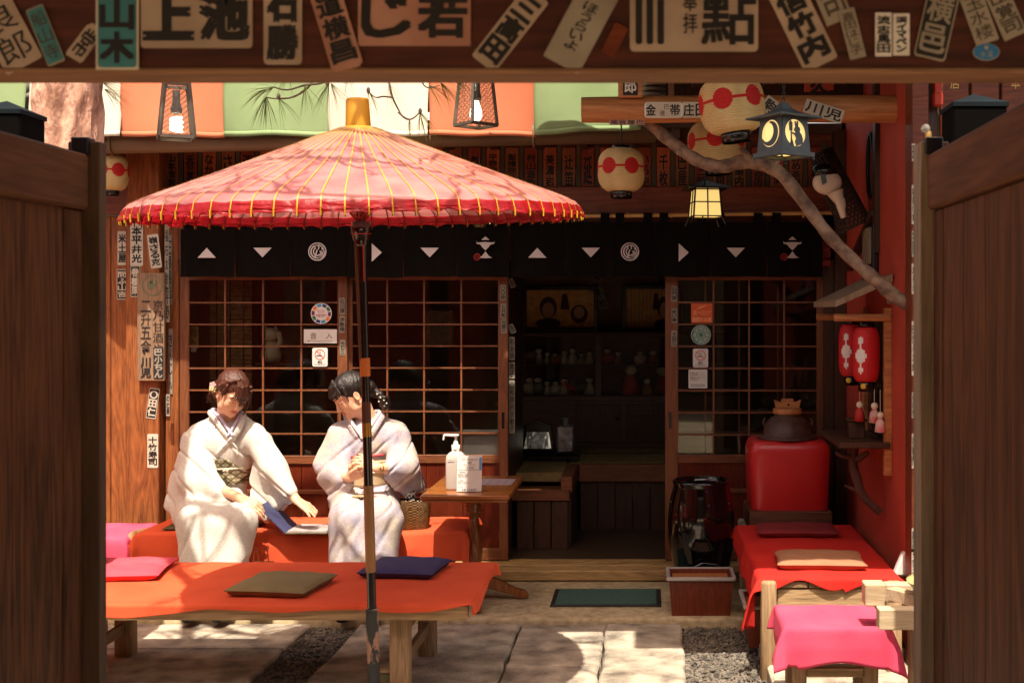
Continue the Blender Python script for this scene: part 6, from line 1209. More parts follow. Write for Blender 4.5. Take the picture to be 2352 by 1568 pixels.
def needles(c, d, n=26, L=.125, spread=.8):
    d = Vector(d).normalized()
    for _ in range(n):
        v = (d+Vector((rnd.gauss(0, 1), rnd.gauss(0, 1), rnd.gauss(0, 1)))*spread*.6).normalized(); l = L*rnd.uniform(.7, 1.1); s_ = v.orthogonal().normalized()*.0009; e = c+v*l+Vector((0, 0, -.15*l)); mdp = c+v*l*.5
        nd.add([c+s_, c-s_, mdp-s_, mdp+s_, e], [(0, 1, 2, 3), (3, 2, 4)], 0); s2 = v.cross(s_).normalized()*.0009; nd.add([c+s2, c-s2, mdp-s2, mdp+s2, e], [(0, 1, 2, 3), (3, 2, 4)], 0)
for sp in (L1, L2, L3, L6, L7, L8):
    for i in range(3, len(sp)):
        for _ in range(2):
            if rnd.random() < .75:
                e = sp[i]+Vector((rnd.uniform(-.35, .35), rnd.uniform(-.35, .3), rnd.uniform(-.05, .35))); t = twig(sp[i], e, .011, .004)
                if rnd.random() < .6: e2 = e+Vector((rnd.uniform(-.25, .25), rnd.uniform(-.25, .25), rnd.uniform(0, .2))); twig(t[3], e2, .005, .002)
                else: e2 = e
                if rnd.random() < .75: needles(e, (0, 0, 1), 30, .11, 1.2)
                if rnd.random() < .42: needles(e2, (0, 0, 1), 30, .11, 1.2)
# twigs seen in the photograph between the beam and the umbrella
Yt = 4.95
part('twigs', tw, m_twig, pn)
def T_(pts, r0, r1): tw = MB(); sp, sr = smoothpath([P(x, y, Yt+dy) for x, y, dy in pts], [r0+(r1-r0)*i/(len(pts)-1) for i in range(len(pts))], 3); tw.tube(sp, sr, 6); part('hanging_twig', tw, m_twig, pn)
T_([(770, 150, 0), (755, 180, .02), (735, 192, 0), (700, 196, 0), (660, 207, .02), (628, 200, 0)], .006, .003); T_([(735, 150, 0), (712, 196, .03), (676, 222, .03), (640, 227, 0), (610, 224, 0)], .006, .003)
T_([(880, 140, .02), (893, 188, 0), (901, 222, 0), (914, 250, .02), (926, 268, 0), (945, 274, 0), (965, 258, 0)], .005, .003); T_([(901, 224, 0), (880, 222, 0), (862, 224, .02), (846, 210, 0)], .004, .002); T_([(914, 258, 0), (935, 275, .02), (955, 268, 0)], .003, .002); T_([(960, 150, 0), (970, 190, 0), (985, 202, 0), (1010, 196, 0)], .004, .002)
for (x, y, dx, dz, n) in ((610, 224, -.3, -1, 20), (612, 222, .1, -1, 14), (628, 200, -.9, -.4, 14), (612, 205, -.8, -.5, 10), (760, 192, .6, -1, 14), (755, 190, -.5, -1, 12), (846, 208, .2, -.8, 8), (965, 258, .5, -1, 16), (965, 258, -.2, -1, 8), (985, 196, .8, -.6, 18), (1012, 190, .5, -.8, 16), (940, 272, 0, -1, 9), (893, 190, .3, -1, 6), (640, 226, .6, -.8, 8), (240, 205, 1, -.8, 14), (236, 190, .8, -.5, 12), (700, 196, 0, -1, 10), (1050, 160, .3, -1, 14), (1020, 175, 1, -.5, 12), (660, 160, -.4, -1, 10), (800, 160, 0, -1, 8)):
    needles(P(x, y, Yt), (dx, .2, dz), n, .135, .42)
for (x, y) in ((846, 208), (965, 256), (640, 222), (752, 192)): tw = MB(); tw.sphere(P(x, y, Yt), .008, 6, sc=(1, 1, 1.7)); part('bud', tw, m_twig, pn)
part('needles', nd, m_ndl, pn)
# ---------------- signed distance sculpting for the two seated women
import openvdb
def V(*a): return np.array(a, dtype=np.float32)
class Sdf:
    def __init__(s, lo, hi, h):
        s.lo = np.array(lo, dtype=np.float32); s.h = h; s.n = np.ceil((np.array(hi)-np.array(lo))/h).astype(int)+1; s.a = np.full(s.n, .5, np.float32)
        s.ax = [s.lo[i]+np.arange(s.n[i], dtype=np.float32)*h for i in range(3)]
    def _sub(s, lo, hi):
        a = np.maximum(0, np.floor((np.array(lo)-s.lo)/s.h).astype(int)); b = np.minimum(s.n, np.ceil((np.array(hi)-s.lo)/s.h).astype(int)+1)
        if (b <= a).any(): return None
        sl = tuple(slice(a[i], b[i]) for i in range(3)); return sl, s.ax[0][sl[0]][:, None, None], s.ax[1][sl[1]][None, :, None], s.ax[2][sl[2]][None, None, :]
    def op(s, lo, hi, fn, k=.01, sub=False):
        m = k*1.5+.03; r = s._sub(np.array(lo)-m, np.array(hi)+m)
        if r is None: return
        sl, x, y, z = r; d = fn(x, y, z); c = s.a[sl]
        if sub: d = -d; h = np.clip(.5-.5*(c-d)/k, 0, 1); s.a[sl] = c*(1-h)+d*h+k*h*(1-h)
        else: h = np.clip(.5+.5*(c-d)/k, 0, 1); s.a[sl] = np.minimum(c*(1-h)+d*h-k*h*(1-h), c)
    def cone(s, a, b, ra, rb, k=.01, sub=False):
        a = V(*a); b = V(*b); ab = b-a; L = float(ab@ab)+1e-9; R = max(ra, rb)
        def fn(x, y, z):
            px, py, pz = x-a[0], y-a[1], z-a[2]; t = np.clip((px*ab[0]+py*ab[1]+pz*ab[2])/L, 0, 1)
            return np.sqrt((px-ab[0]*t)**2+(py-ab[1]*t)**2+(pz-ab[2]*t)**2)-(ra+(rb-ra)*t)
        s.op(np.minimum(a, b)-R, np.maximum(a, b)+R, fn, k, sub)
    def chain(s, pts, R, k=.01):
        for i in range(len(pts)-1): s.cone(pts[i], pts[i+1], R[i], R[i+1], k)
    def ell(s, c, r, k=.01, M=None, sub=False):
        c = V(*c); r = V(*r); Rt = np.array(M.to_3x3().transposed() if M is not None else Matrix.Identity(3), dtype=np.float32); R = float(r.max())
        def fn(x, y, z):
            px, py, pz = x-c[0], y-c[1], z-c[2]
            q = [Rt[i, 0]*px+Rt[i, 1]*py+Rt[i, 2]*pz for i in range(3)]
            k0 = np.sqrt((q[0]/r[0])**2+(q[1]/r[1])**2+(q[2]/r[2])**2); k1 = np.sqrt((q[0]/r[0]**2)**2+(q[1]/r[1]**2)**2+(q[2]/r[2]**2)**2)+1e-6
            return k0*(k0-1)/k1
        s.op(c-R, c+R, fn, k, sub)
    def tri(s, a, b, c, th, k=.01):
        a, b, c = V(*a), V(*b), V(*c); ba, cb, ac = b-a, c-b, a-c; n = np.cross(ba, ac)
        def fn(x, y, z):
            def rel(p): return x-p[0], y-p[1], z-p[2]
            dot = lambda u, v: u[0]*v[0]+u[1]*v[1]+u[2]*v[2]
            pa, pb, pc = rel(a), rel(b), rel(c); inside = (np.sign(dot(pa, np.cross(ba, n)))+np.sign(dot(pb, np.cross(cb, n)))+np.sign(dot(pc, np.cross(ac, n)))) >= 2
            def seg(p, e): t = np.clip(dot(p, e)/float(e@e), 0, 1); return (p[0]-e[0]*t)**2+(p[1]-e[1]*t)**2+(p[2]-e[2]*t)**2
            ds = np.minimum(np.minimum(seg(pa, ba), seg(pb, cb)), seg(pc, ac)); dp = dot(pa, n)**2/float(n@n)
            return np.sqrt(np.where(inside, dp, ds))-th
        L = np.minimum(np.minimum(a, b), c)-th; H = np.maximum(np.maximum(a, b), c)+th; s.op(L, H, fn, k)
    def poly(s, pts, th, k=.01):
        for i in range(1, len(pts)-1): s.tri(pts[0], pts[i], pts[i+1], th, k)
    def mesh(s):
        g = openvdb.FloatGrid(1.0); g.copyFromArray(s.a); p, q = g.convertToQuads(0.0)[:2]
        return p*s.h+s.lo, q[:, ::-1]
def vnoise(p, f, seed=0, ax=(1, 1, 1)):
    'cheap smooth pseudo noise on an n x 3 array'
    q = p*np.array(ax)*f; r = np.zeros(len(p)); rg = np.random.RandomState(seed)
    for i in range(5): w = rg.normal(0, 1, 3); w2 = rg.normal(0, 1, 3); r += np.sin(q@w+rg.uniform(0, 6)+1.3*np.sin(q@w2+rg.uniform(0, 6)))
    return r/2.6
def sdf_part(name, s, mats, parent, disp=None, label=None, mi=None):
    p, q = s.mesh(); p = p.astype(np.float64)
    if disp is not None:
        t = p[q]; fn_ = np.cross(t[:, 2]-t[:, 0], t[:, 3]-t[:, 1]); fn_ /= (np.linalg.norm(fn_, axis=1, keepdims=True)+1e-12); nv = np.zeros_like(p)
        for i in range(4): np.add.at(nv, q[:, i], fn_)
        nv /= (np.linalg.norm(nv, axis=1, keepdims=True)+1e-12); p = p+nv*disp(p)[:, None]
    org = np.array(ORG[root_of(parent).name]); me = bpy.data.meshes.new(name); me.from_pydata((p-org).tolist(), [], q.tolist()); me.polygons.foreach_set('use_smooth', [True]*len(q))
    for m in (mats if isinstance(mats, (list, tuple)) else [mats]): me.materials.append(m)
    if mi is not None: me.polygons.foreach_set('material_index', mi(p[q].mean(1)).astype(int).tolist())
    me.update(); o = bpy.data.objects.new(name, me); COL.objects.link(o); o.parent = parent
    if label: o['label'] = label
    return o
m_skin = mat('skin', rgb(232, 184, 150), rgb(222, 168, 134), .5, 5, sub=.12, spec=.35); m_lip = mat('lips', rgb(204, 124, 108), None, .4)
def hair_mat(name, c1, c2):
    m, nt, N, L, B = _base(name); tc = N.new('ShaderNodeTexCoord'); mp = N.new('ShaderNodeMapping'); mp.inputs['Scale'].default_value = (260, 260, 26); L.new(tc.outputs['Object'], mp.inputs[0])
    nz = N.new('ShaderNodeTexNoise'); nz.inputs['Scale'].default_value = 1; nz.inputs['Detail'].default_value = 3; nz.inputs['Distortion'].default_value = .8; L.new(mp.outputs[0], nz.inputs[0])
    cr = N.new('ShaderNodeValToRGB'); cr.color_ramp.elements[0].position = .35; cr.color_ramp.elements[1].position = .7; cr.color_ramp.elements[0].color = c1; cr.color_ramp.elements[1].color = c2; L.new(nz.outputs[0], cr.inputs[0]); L.new(cr.outputs[0], B.inputs['Base Color'])
    bp = N.new('ShaderNodeBump'); bp.inputs['Distance'].default_value = .003; L.new(nz.outputs[0], bp.inputs['Height']); L.new(bp.outputs[0], B.inputs['Normal']); B.inputs['Roughness'].default_value = .38; return m
def lace_mat():
    m, nt, N, L, B = _base('white lace kimono cloth'); tc = N.new('ShaderNodeTexCoord')
    v = N.new('ShaderNodeTexVoronoi'); v.inputs['Scale'].default_value = 135; L.new(tc.outputs['Object'], v.inputs[0])
    v2 = N.new('ShaderNodeTexVoronoi'); v2.inputs['Scale'].default_value = 260; L.new(tc.outputs['Object'], v2.inputs[0])
    cr = N.new('ShaderNodeValToRGB'); e = cr.color_ramp.elements; e[0].position = .10; e[0].color = rgb(196, 192, 184); e[1].position = .62; e[1].color = rgb(206, 201, 190)
    a = e.new(.24); a.color = rgb(172, 168, 164); b = e.new(.36); b.color = rgb(204, 198, 187); L.new(v.outputs['Distance'], cr.inputs[0])
    c2 = N.new('ShaderNodeValToRGB'); f = c2.color_ramp.elements; f[0].position = .12; f[0].color = rgb(206, 203, 200); f[1].position = .30; f[1].color = (1, 1, 1, 1); L.new(v2.outputs['Distance'], c2.inputs[0])
    mx = N.new('ShaderNodeMix'); mx.data_type = 'RGBA'; mx.blend_type = 'MULTIPLY'; mx.inputs['Factor'].default_value = .5; L.new(cr.outputs[0], mx.inputs[6]); L.new(c2.outputs[0], mx.inputs[7]); L.new(mx.outputs[2], B.inputs['Base Color'])
    bp = N.new('ShaderNodeBump'); bp.inputs['Distance'].default_value = .0004; L.new(v.outputs['Distance'], bp.inputs['Height']); L.new(bp.outputs[0], B.inputs['Normal']); B.inputs['Roughness'].default_value = .85; B.inputs['Sheen Weight'].default_value = .15; return m
def swirl_mat():
    m, nt, N, L, B = _base('lavender floral kimono cloth'); tc = N.new('ShaderNodeTexCoord')
    n1 = N.new('ShaderNodeTexNoise'); n1.inputs['Scale'].default_value = 11; n1.inputs['Detail'].default_value = 3; L.new(tc.outputs['Object'], n1.inputs[0])
    cr = N.new('ShaderNodeValToRGB'); e = cr.color_ramp.elements; e[0].position = .36; e[0].color = rgb(172, 168, 182); e[1].position = .64; e[1].color = rgb(196, 184, 170); a = e.new(.5); a.color = rgb(184, 172, 172); L.new(n1.outputs[0], cr.inputs[0])
    n2 = N.new('ShaderNodeTexNoise'); n2.inputs['Scale'].default_value = 75; n2.inputs['Detail'].default_value = 1; n2.inputs['Distortion'].default_value = 2.6; L.new(tc.outputs['Object'], n2.inputs[0])
    c2 = N.new('ShaderNodeValToRGB'); f = c2.color_ramp.elements; f[0].position = .46; f[0].color = rgb(216, 208, 206); f[1].position = .54; f[1].color = (1, 1, 1, 1); g_ = f.new(.50); g_.color = rgb(196, 184, 188); L.new(n2.outputs[0], c2.inputs[0])
    mx = N.new('ShaderNodeMix'); mx.data_type = 'RGBA'; mx.blend_type = 'MULTIPLY'; mx.inputs['Factor'].default_value = .6; L.new(cr.outputs[0], mx.inputs[6]); L.new(c2.outputs[0], mx.inputs[7]); L.new(mx.outputs[2], B.inputs['Base Color']); B.inputs['Roughness'].default_value = .75; return m
def obi_mat():
    m, nt, N, L, B = _base('patterned obi cloth'); tc = N.new('ShaderNodeTexCoord'); mp = N.new('ShaderNodeMapping'); mp.inputs['Rotation'].default_value = (0, math.radians(45), 0); mp.inputs['Scale'].default_value = (1, .001, 1); L.new(tc.outputs['Object'], mp.inputs[0])
    ch = N.new('ShaderNodeTexChecker'); ch.inputs['Scale'].default_value = 13; ch.inputs[1].default_value = rgb(206, 196, 168); ch.inputs[2].default_value = rgb(132, 124, 98); L.new(mp.outputs[0], ch.inputs[0])
    c2 = N.new('ShaderNodeTexChecker'); c2.inputs['Scale'].default_value = 68; c2.inputs[1].default_value = (1, 1, 1, 1); c2.inputs[2].default_value = rgb(206, 200, 184); L.new(mp.outputs[0], c2.inputs[0])
    br = N.new('ShaderNodeTexBrick'); br.inputs['Scale'].default_value = 17; br.inputs['Mortar Size'].default_value = .06; br.inputs['Brick Width'].default_value = .5; br.inputs['Row Height'].default_value = .5; br.offset = 0; br.inputs[1].default_value = (1, 1, 1, 1); br.inputs[2].default_value = (1, 1, 1, 1); br.inputs[3].default_value = rgb(150, 142, 116); 
    sx = N.new('ShaderNodeSeparateXYZ'); cx = N.new('ShaderNodeCombineXYZ'); L.new(mp.outputs[0], sx.inputs[0]); L.new(sx.outputs[0], cx.inputs[0]); L.new(sx.outputs[2], cx.inputs[1]); L.new(cx.outputs[0], br.inputs[0])
    mx = N.new('ShaderNodeMix'); mx.data_type = 'RGBA'; mx.blend_type = 'MULTIPLY'; mx.inputs['Factor'].default_value = 1; L.new(ch.outputs[0], mx.inputs[6]); L.new(c2.outputs[0], mx.inputs[7])
    m2 = N.new('ShaderNodeMix'); m2.data_type = 'RGBA'; m2.blend_type = 'MULTIPLY'; m2.inputs['Factor'].default_value = 1; L.new(mx.outputs[2], m2.inputs[6]); L.new(br.outputs[0], m2.inputs[7]); L.new(m2.outputs[2], B.inputs['Base Color']); B.inputs['Roughness'].default_value = .6; return m
def hand(s, wrist, mid, normal, curl, side, spread=.10, thumb=(.55, .5), size=1.0):
    'wrist, point of the middle knuckle direction, palm normal (pointing out of the back of the hand), curl per finger, side +1 thumb towards cross(dir, normal)'
    w = Vector(wrist); d = (Vector(mid)-w).normalized(); n = Vector(normal); n = (n-d*n.dot(d)).normalized(); t = d.cross(n)*side   # t points to the thumb side
    offs = (.0275, .0095, -.0095, -.0265); Ls = (.070, .078, .072, .056); kn = (.080, .084, .080, .072)
    for i in range(4):
        k0 = w+d*kn[i]*size+t*offs[i]*size; s.cone(w+t*offs[i]*.5*size, k0, .0120*size, .0095*size, .010)
        dd = (d+t*offs[i]*spread*40*.1).normalized(); p = k0; a = 0
        for j, f in enumerate((.45, .31, .24)):
            a += curl[i]*(.8, 1.0, .7)[j]; q = p+(dd*math.cos(a)-n*math.sin(a))*Ls[i]*f*size; s.cone(p, q, (.0080, .0073, .0066)[j]*size, (.0073, .0066, .0056)[j]*size, .0015); p = q
    b = w+d*.018*size+t*.016*size-n*.004; c1 = b+(d*(1-thumb[0])+t*thumb[0]).normalized()*.042*size-n*.008; c2 = c1+(d*(1-thumb[1]*.6)+t*thumb[1]*.6).normalized()*.030*size-n*.006; c3 = c2+(d+t*.15).normalized()*.024*size-n*.004
    s.chain([b, c1, c2, c3], [.014*size, .0105*size, .009*size, .0072*size], .008)
def head(s, T):
    'face looks along local +y'
    W = lambda x, y, z: T @ Vector((x, y, z)); R = T.to_3x3().to_4x4()
    s.ell(W(0, -.012, .03), (.073, .092, .084), .01, R); s.ell(W(0, .020, -.032), (.058, .062, .078), .03, R); s.ell(W(0, .060, -.086), (.020, .016, .016), .025, R)
    for k in (-1, 1):
        s.ell(W(k*.033, .050, -.030), (.024, .022, .024), .02, R); s.ell(W(k*.045, .018, -.062), (.016, .028, .02), .02, R)
        s.ell(W(k*.031, .092, .004), (.018, .013, .012), .010, R, True); s.ell(W(k*.031, .0735, .001), (.0145, .0105, .0095), .004, R)
        s.cone(W(k*.014, .083, .022), W(k*.046, .072, .024), .0065, .005, .010); s.ell(W(k*.0085, .089, -.036), (.007, .007, .006), .004, R)
        s.ell(W(k*.074, -.004, -.006), (.006, .016, .028), .006, R); s.ell(W(k*.079, -.002, -.006), (.004, .010, .018), .004, R, True)
    s.cone(W(0, .081, .010), W(0, .097, -.034), .0060, .0085, .008); s.ell(W(0, .081, -.0595), (.018, .0085, .0042), .003, R); s.ell(W(0, .0795, -.0675), (.015, .009, .0052), .003, R)
def lipmi(T):
    Ti = np.array(T.inverted())
    def f(c): q = c@Ti[:3, :3].T+Ti[:3, 3]; return ((np.abs(q[:, 0]) < .019) & (q[:, 1] > .078) & (q[:, 2] < -.0555+.0*q[:, 0]) & (q[:, 2] > -.0722+.1*np.abs(q[:, 0])))
    return f
def face_bits(T, who, lash):
    m = MB()
    for k in (-1, 1):
        m.tube([T @ Vector((k*(.016+.030*t), .0835-.010*t-.004*(1-t)*0, -.0052+.0022*math.sin(t*3.14)*-1+.002*t)) for t in np.linspace(0, 1, 8)], [.0006, .0009, .0011, .0012, .0012, .0011, .0009, .0006], 6)
    part('eyelashes', m, lash, who); m = MB()
    for k in (-1, 1): m.tube([T @ Vector((k*(.013+.036*t), .0905-.016*t*t, .0235+.005*math.sin(t*2.4))) for t in np.linspace(0, 1, 8)], [.0010, .0018, .0020, .0019, .0017, .0014, .001, .0005], 6)
    part('eyebrows', m, lash, who)
def headT(c, yaw, pitch, roll=0):
    # local +y (face) -> turned so that yaw 0 looks at the camera (-Y); positive yaw turns towards +X; pitch looks down
    return Matrix.Translation(c) @ Matrix.Rotation(math.radians(180+yaw), 4, 'Z') @ Matrix.Rotation(math.radians(roll), 4, 'Y') @ Matrix.Rotation(math.radians(-pitch), 4, 'X')
def band(T0, T1, rx, ry, n=64, th=.004):
    'elliptical sleeve from centre T0 to T1'
    m = MB(); vs = []; fs = []; K = 10
    for j in range(K+1):
        t = j/K; c = Vector(T0).lerp(Vector(T1), t)
        for i in range(n):
            a = 2*math.pi*i/n; b_ = 1+.012*math.sin(a*5+t*3); vs.append((c.x+rx[0]*(1-t)*math.cos(a)*b_+rx[1]*t*math.cos(a)*b_, c.y+(ry[0]*(1-t)+ry[1]*t)*math.sin(a)*b_, c.z))
    for j in range(K):
        for i in range(n): fs.append((j*n+i, j*n+(i+1) % n, (j+1)*n+(i+1) % n, (j+1)*n+i))
    m.add(vs, fs, 0, True); return m
def ribbon(pts, w, nrm, th=.004):
    'flat strip along pts, widened along w vectors'
    m = MB(); vs = []
    for p, ww in zip(pts, w): vs += [Vector(p)-Vector(ww), Vector(p)+Vector(ww)]
    m.add(vs, [(2*i, 2*i+1, 2*i+3, 2*i+2) for i in range(len(pts)-1)], 0, True); return m

# ======== woman in white lace kimono
w1 = thing('person', 'seated woman in white lace kimono and patterned grey obi, reaching over an open menu', 'person', P(500, 1300, 6.3)); w1.location.z = .055; ORG[w1.name] = tuple(w1.location)
T1 = headT(P(533, 904, 6.36), 46, 30, -6)
pel, wai, che, nek = P(492, 1160, 6.52), P(514, 1090, 6.50), P(522, 1022, 6.47), P(522, 962, 6.45)
sR, sL = P(461, 1002, 6.48), P(583, 1002, 6.43); eR, wR = P(462, 1104, 6.34), P(556, 1145, 6.18); eL, wL = P(628, 1078, 6.36), P(681, 1148, 6.26)
b = Sdf((-2.75, 6.05, .42), (-1.70, 6.72, 1.30), .0032)
head(b, T1); b.cone(T1 @ Vector((0, -.03, -.05)), nek, .046, .050, .03); b.ell(che, (.13, .09, .14), .03); b.cone(wai, che, .09, .1, .03); b.ell(pel, (.14, .11, .09), .03)
for a, e, w_ in ((sR, eR, wR), (sL, eL, wL)): b.cone(nek+Vector((0, .02, -.03)), a, .05, .045, .03); b.cone(a, e, .044, .036, .02); b.cone(e, w_, .036, .023, .015)
hand(b, wR, P(588, 1160, 6.17), (.15, -.55, .8), (.35, .45, .5, .55), 1, .04, (.35, .3), .98); hand(b, wL, P(712, 1170, 6.23), (.35, -.25, .9), (.12, .10, .12, .2), -1, .22, (.55, .25), 1.0)
sdf_part('body', b, [m_skin, m_lip], w1, mi=lipmi(T1)); face_bits(T1, w1, mat('dark brow', rgb(50, 30, 24)))
lace = lace_mat(); s = Sdf((-2.85, 5.85, .055), (-1.72, 6.78, 1.08), .005)
s.ell(pel+Vector((0, 0, -.01)), (.185, .14, .12), .04); s.cone(pel, wai, .13, .118, .05); s.ell(che, (.150, .118, .15), .05); s.cone(wai, che, .115, .118, .05)
s.cone(nek+Vector((-.045, .03, -.022)), sR, .056, .060, .04); s.cone(nek+Vector((.045, .03, -.022)), sL, .056, .058, .04)
s.cone(sR, eR+Vector((-.05, .02, .03)), .062, .072, .05); s.cone(eR+Vector((-.05, 0, 0)), P(500, 1128, 6.27), .066, .034, .04); s.cone(sL, eL, .060, .062, .04); s.cone(eL, P(666, 1130, 6.28), .060, .040, .04)
s.poly([P(440, 1010, 6.42), P(400, 1100, 6.42), P(392, 1160, 6.40), P(412, 1196, 6.36), P(455, 1172, 6.27), P(508, 1134, 6.24), P(482, 1100, 6.30)], .022, .05)
s.poly([P(606, 1010, 6.40), P(640, 1060, 6.38), P(670, 1128, 6.34), P(664, 1146, 6.34), P(632, 1160, 6.36), P(614, 1188, 6.38), P(590, 1178, 6.40), P(580, 1100, 6.42)], .018, .04)
kR, kL = P(452, 1206, 6.12), P(543, 1203, 6.12)
s.cone(P(462, 1172, 6.5), kR, .12, .092, .05); s.cone(P(520, 1172, 6.5), kL, .115, .092, .05); s.tri(P(490, 1165, 6.5), kR, kL, .085, .04)
aR, aL = Vector((kR.x+.03, 6.02, .15)), Vector((kL.x-.02, 6.02, .15)); s.cone(kR, aR, .094, .085, .04); s.cone(kL, aL, .094, .083, .04); s.tri(kR, kL, aL, .075, .03); s.tri(kR, aR, aL, .075, .03)
s.ell(Vector((wai.x+.0, wai.y-.10, wai.z-.085)), (.13, .05, .035), .03)
def fold1(p):
    z = p[:, 2]; leg = np.clip((.62-z)/.1, 0, 1)*np.clip((6.5-p[:, 1])/.2, 0, 1); up = (1-leg)*np.clip((.97-z)/.1, 0, 1)
    f = vnoise(p, 30, 1, (1, .5, .22))*.0045*leg+vnoise(p, 17, 4, (1, .8, .35))*.003*leg
    dl = (p[:, 0]+2.2)*.5; f += np.maximum(0, np.sin((p[:, 0]*.8+z*.9)*40+2.4*np.sin(p[:, 1]*9+z*6+p[:, 0]*5)))**8*.0085*up+np.maximum(0, np.sin((p[:, 0]*1.2-z*.25)*30+1.8*np.sin(z*9)))**8*.008*leg+vnoise(p, 16, 8, (1, 1, .5))*.0025*up
    return f
def col_in(pts):
    sp, sr = smoothpath([Vector(p) for p in pts], [.012]*len(pts), 4); s.chain([tuple(p) for p in sp], [.0095]*len(sp), .005)
nb_ = nek+Vector((-.005, .065, .03))
for dv in (Vector((0, 0, 0)), Vector((-.010, .006, -.003))): col_in([nb_+dv, P(485, 944, 6.43)+dv, P(500, 968, 6.375)+dv, P(518, 996, 6.350)+dv, P(540, 1026, 6.350)+dv, P(548, 1042, 6.36)+dv])
for dv in (Vector((0, -.004, 0)), Vector((.010, .003, -.003))): col_in([nb_+dv, P(555, 948, 6.42)+dv, P(552, 972, 6.365)+dv, P(538, 998, 6.345)+dv, P(508, 1032, 6.345)+dv, P(498, 1046, 6.36)+dv])
sdf_part('kimono', s, lace, w1, fold1)
# collars
lav = mat('lavender under collar', rgb(196, 184, 204), rgb(178, 166, 190), .8, 40)
def collar(name, pts, r, m_, who, fl=.45):
    m = MB(); sp, sr = smoothpath([Vector(p) for p in pts], [r]*len(pts), 6); m.tube(sp, sr, 12); part(name, m, m_, who)
nb_ = nek+Vector((-.005, .065, .03))
collar('under_collar', [nb_, P(488, 940, 6.43), P(508, 962, 6.375), P(524, 985, 6.345), P(535, 1000, 6.335)], .0085, lav, w1); collar('under_collar', [nb_, P(552, 944, 6.42), P(546, 962, 6.37), P(534, 984, 6.345), P(524, 1000, 6.335)], .0085, lav, w1)

part('obi', band(P(519, 1106, 6.50), P(517, 1046, 6.485), (.118, .136), (.140, .142)), obi_mat(), w1, solid=.004)
m = MB(); m.tube([Vector((P(518, 1079, 6.49).x+.131*math.cos(a), 6.49+.1465*math.sin(a), P(518, 1079+2*math.sin(a), 6.35).z)) for a in np.linspace(0, 2*math.pi, 49)[:-1]], .0042, 8, closed=True); kc = P(518, 1079, 6.338)
for a in (0, 1.2, 2.4): m.tube([kc+Vector((.013*math.cos(t+a), .002*math.sin(3*t), .007*math.sin(2*t+a))) for t in np.linspace(0, 6.28, 17)[:-1]], .0035, 6, closed=True)
part('obi_cord', m, mat('cream cord', rgb(220, 210, 186), rgb(200, 188, 160)), w1)
# sleeve lining at the wrist
m = MB(); m.add([P(662, 1142, 6.335), P(670, 1150, 6.34), P(652, 1172, 6.36), P(628, 1170, 6.37), P(634, 1150, 6.36)], [(0, 1, 2, 3, 4)]); part('sleeve_lining', m, mat('pale pink lining', rgb(214, 176, 158)), w1, solid=.006)
# hair: cap, parted fringe falling over the brow, loose low bun, flowers
hm1 = hair_mat('brown hair', rgb(44, 20, 14), rgb(104, 58, 40)); h = Sdf(np.array(T1.translation)-.2, np.array(T1.translation)+.2, .0028); W_ = lambda x, y, z: T1 @ Vector((x, y, z)); R1 = T1.to_3x3().to_4x4()
h.ell(W_(0, -.018, .036), (.080, .099, .089), .01, R1); h.ell(W_(0, .092, -.030), (.082, .088, .094), .008, R1, True); h.ell(W_(0, .02, -.13), (.1, .1, .08), .01, R1, True)
for k in (-1, 1):
    for i in range(9):
        u = i/8
        if k < 0 or u < .55: L = (.055+.05*u) if k < 0 else .03*(1-u); x1 = k*(.004+.058*u); h.chain([W_(.018, .045, .118), W_(x1*.7+.006, .083-.024*u, .088), W_(x1*1.05, .100-.040*u*u, .045), W_(x1*1.12, .100-.042*u, .030-L*.5), W_(x1*1.1, .098-.036*u, .03-L)], [.0062, .0052, .0036, .0026, .0008], .002)
    h.chain([W_(k*.066, .040, .07), W_(k*.076, .040, .03), W_(k*.074, .050, -.01 if k > 0 else -.05)], [.008, .006, .0015], .004)
h.chain([W_(-.070, .050, .05), W_(-.076, .060, -.01), W_(-.070, .066, -.06), W_(-.062, .07, -.088)], [.008, .007, .005, .001], .004); h.chain([W_(.02, .05, .115), W_(.058, .030, .088), W_(.078, .0, .04), W_(.079, -.02, .0)], [.008, .012, .012, .008], .006)
for (x, y, z, r) in ((-.02, -.108, -.055, .030), (.022, -.112, -.06, .028), (0, -.125, -.035, .028), (0, -.11, -.085, .024), (-.04, -.10, -.075, .02)): h.ell(W_(x, y, z), (r*1.15, r*.9, r), .008, R1)
h.chain([W_(0, -.1, -.02), W_(0, -.11, -.06)], [.05, .035], .02)
sdf_part('hair', h, hm1, w1, lambda p: vnoise(p, 190, 3, (1, 1, .22))*.0011)
m = MB()
for i in range(26): a = i*.7; st = W_(.05*math.sin(a), -.11+.02*math.cos(a*2), -.07); m.tube([st, st+Vector((rnd.uniform(-.03, .01), rnd.uniform(-.02, .02), -.03)), st+Vector((rnd.uniform(-.05, .02), rnd.uniform(-.03, .03), -.06))], [.0014, .001, .0004], 4)
part('loose_strands', m, hm1, w1)
fc = P(489, 893, 6.30); m = MB()
for i in range(60): v = Vector((rnd.gauss(0, 1), rnd.gauss(0, 1), rnd.gauss(0, 1))).normalized()*.017*rnd.uniform(.5, 1.1); m.sphere(fc+v, .0038, 4)
for i in range(5): a = i*1.26; m.prism([(0, 0), (.012, .008), (.02, 0), (.012, -.008)], .001, Matrix.Translation(fc+Vector((-.0, -.004, .022))) @ Matrix.Rotation(math.radians(70), 4, 'X') @ Matrix.Rotation(a, 4, 'Z'), 1)
part('hair_flowers', m, [mat('cream dried flowers', rgb(226, 212, 160), rgb(206, 186, 128)), mat('dusty pink petals', rgb(170, 130, 126))], w1)
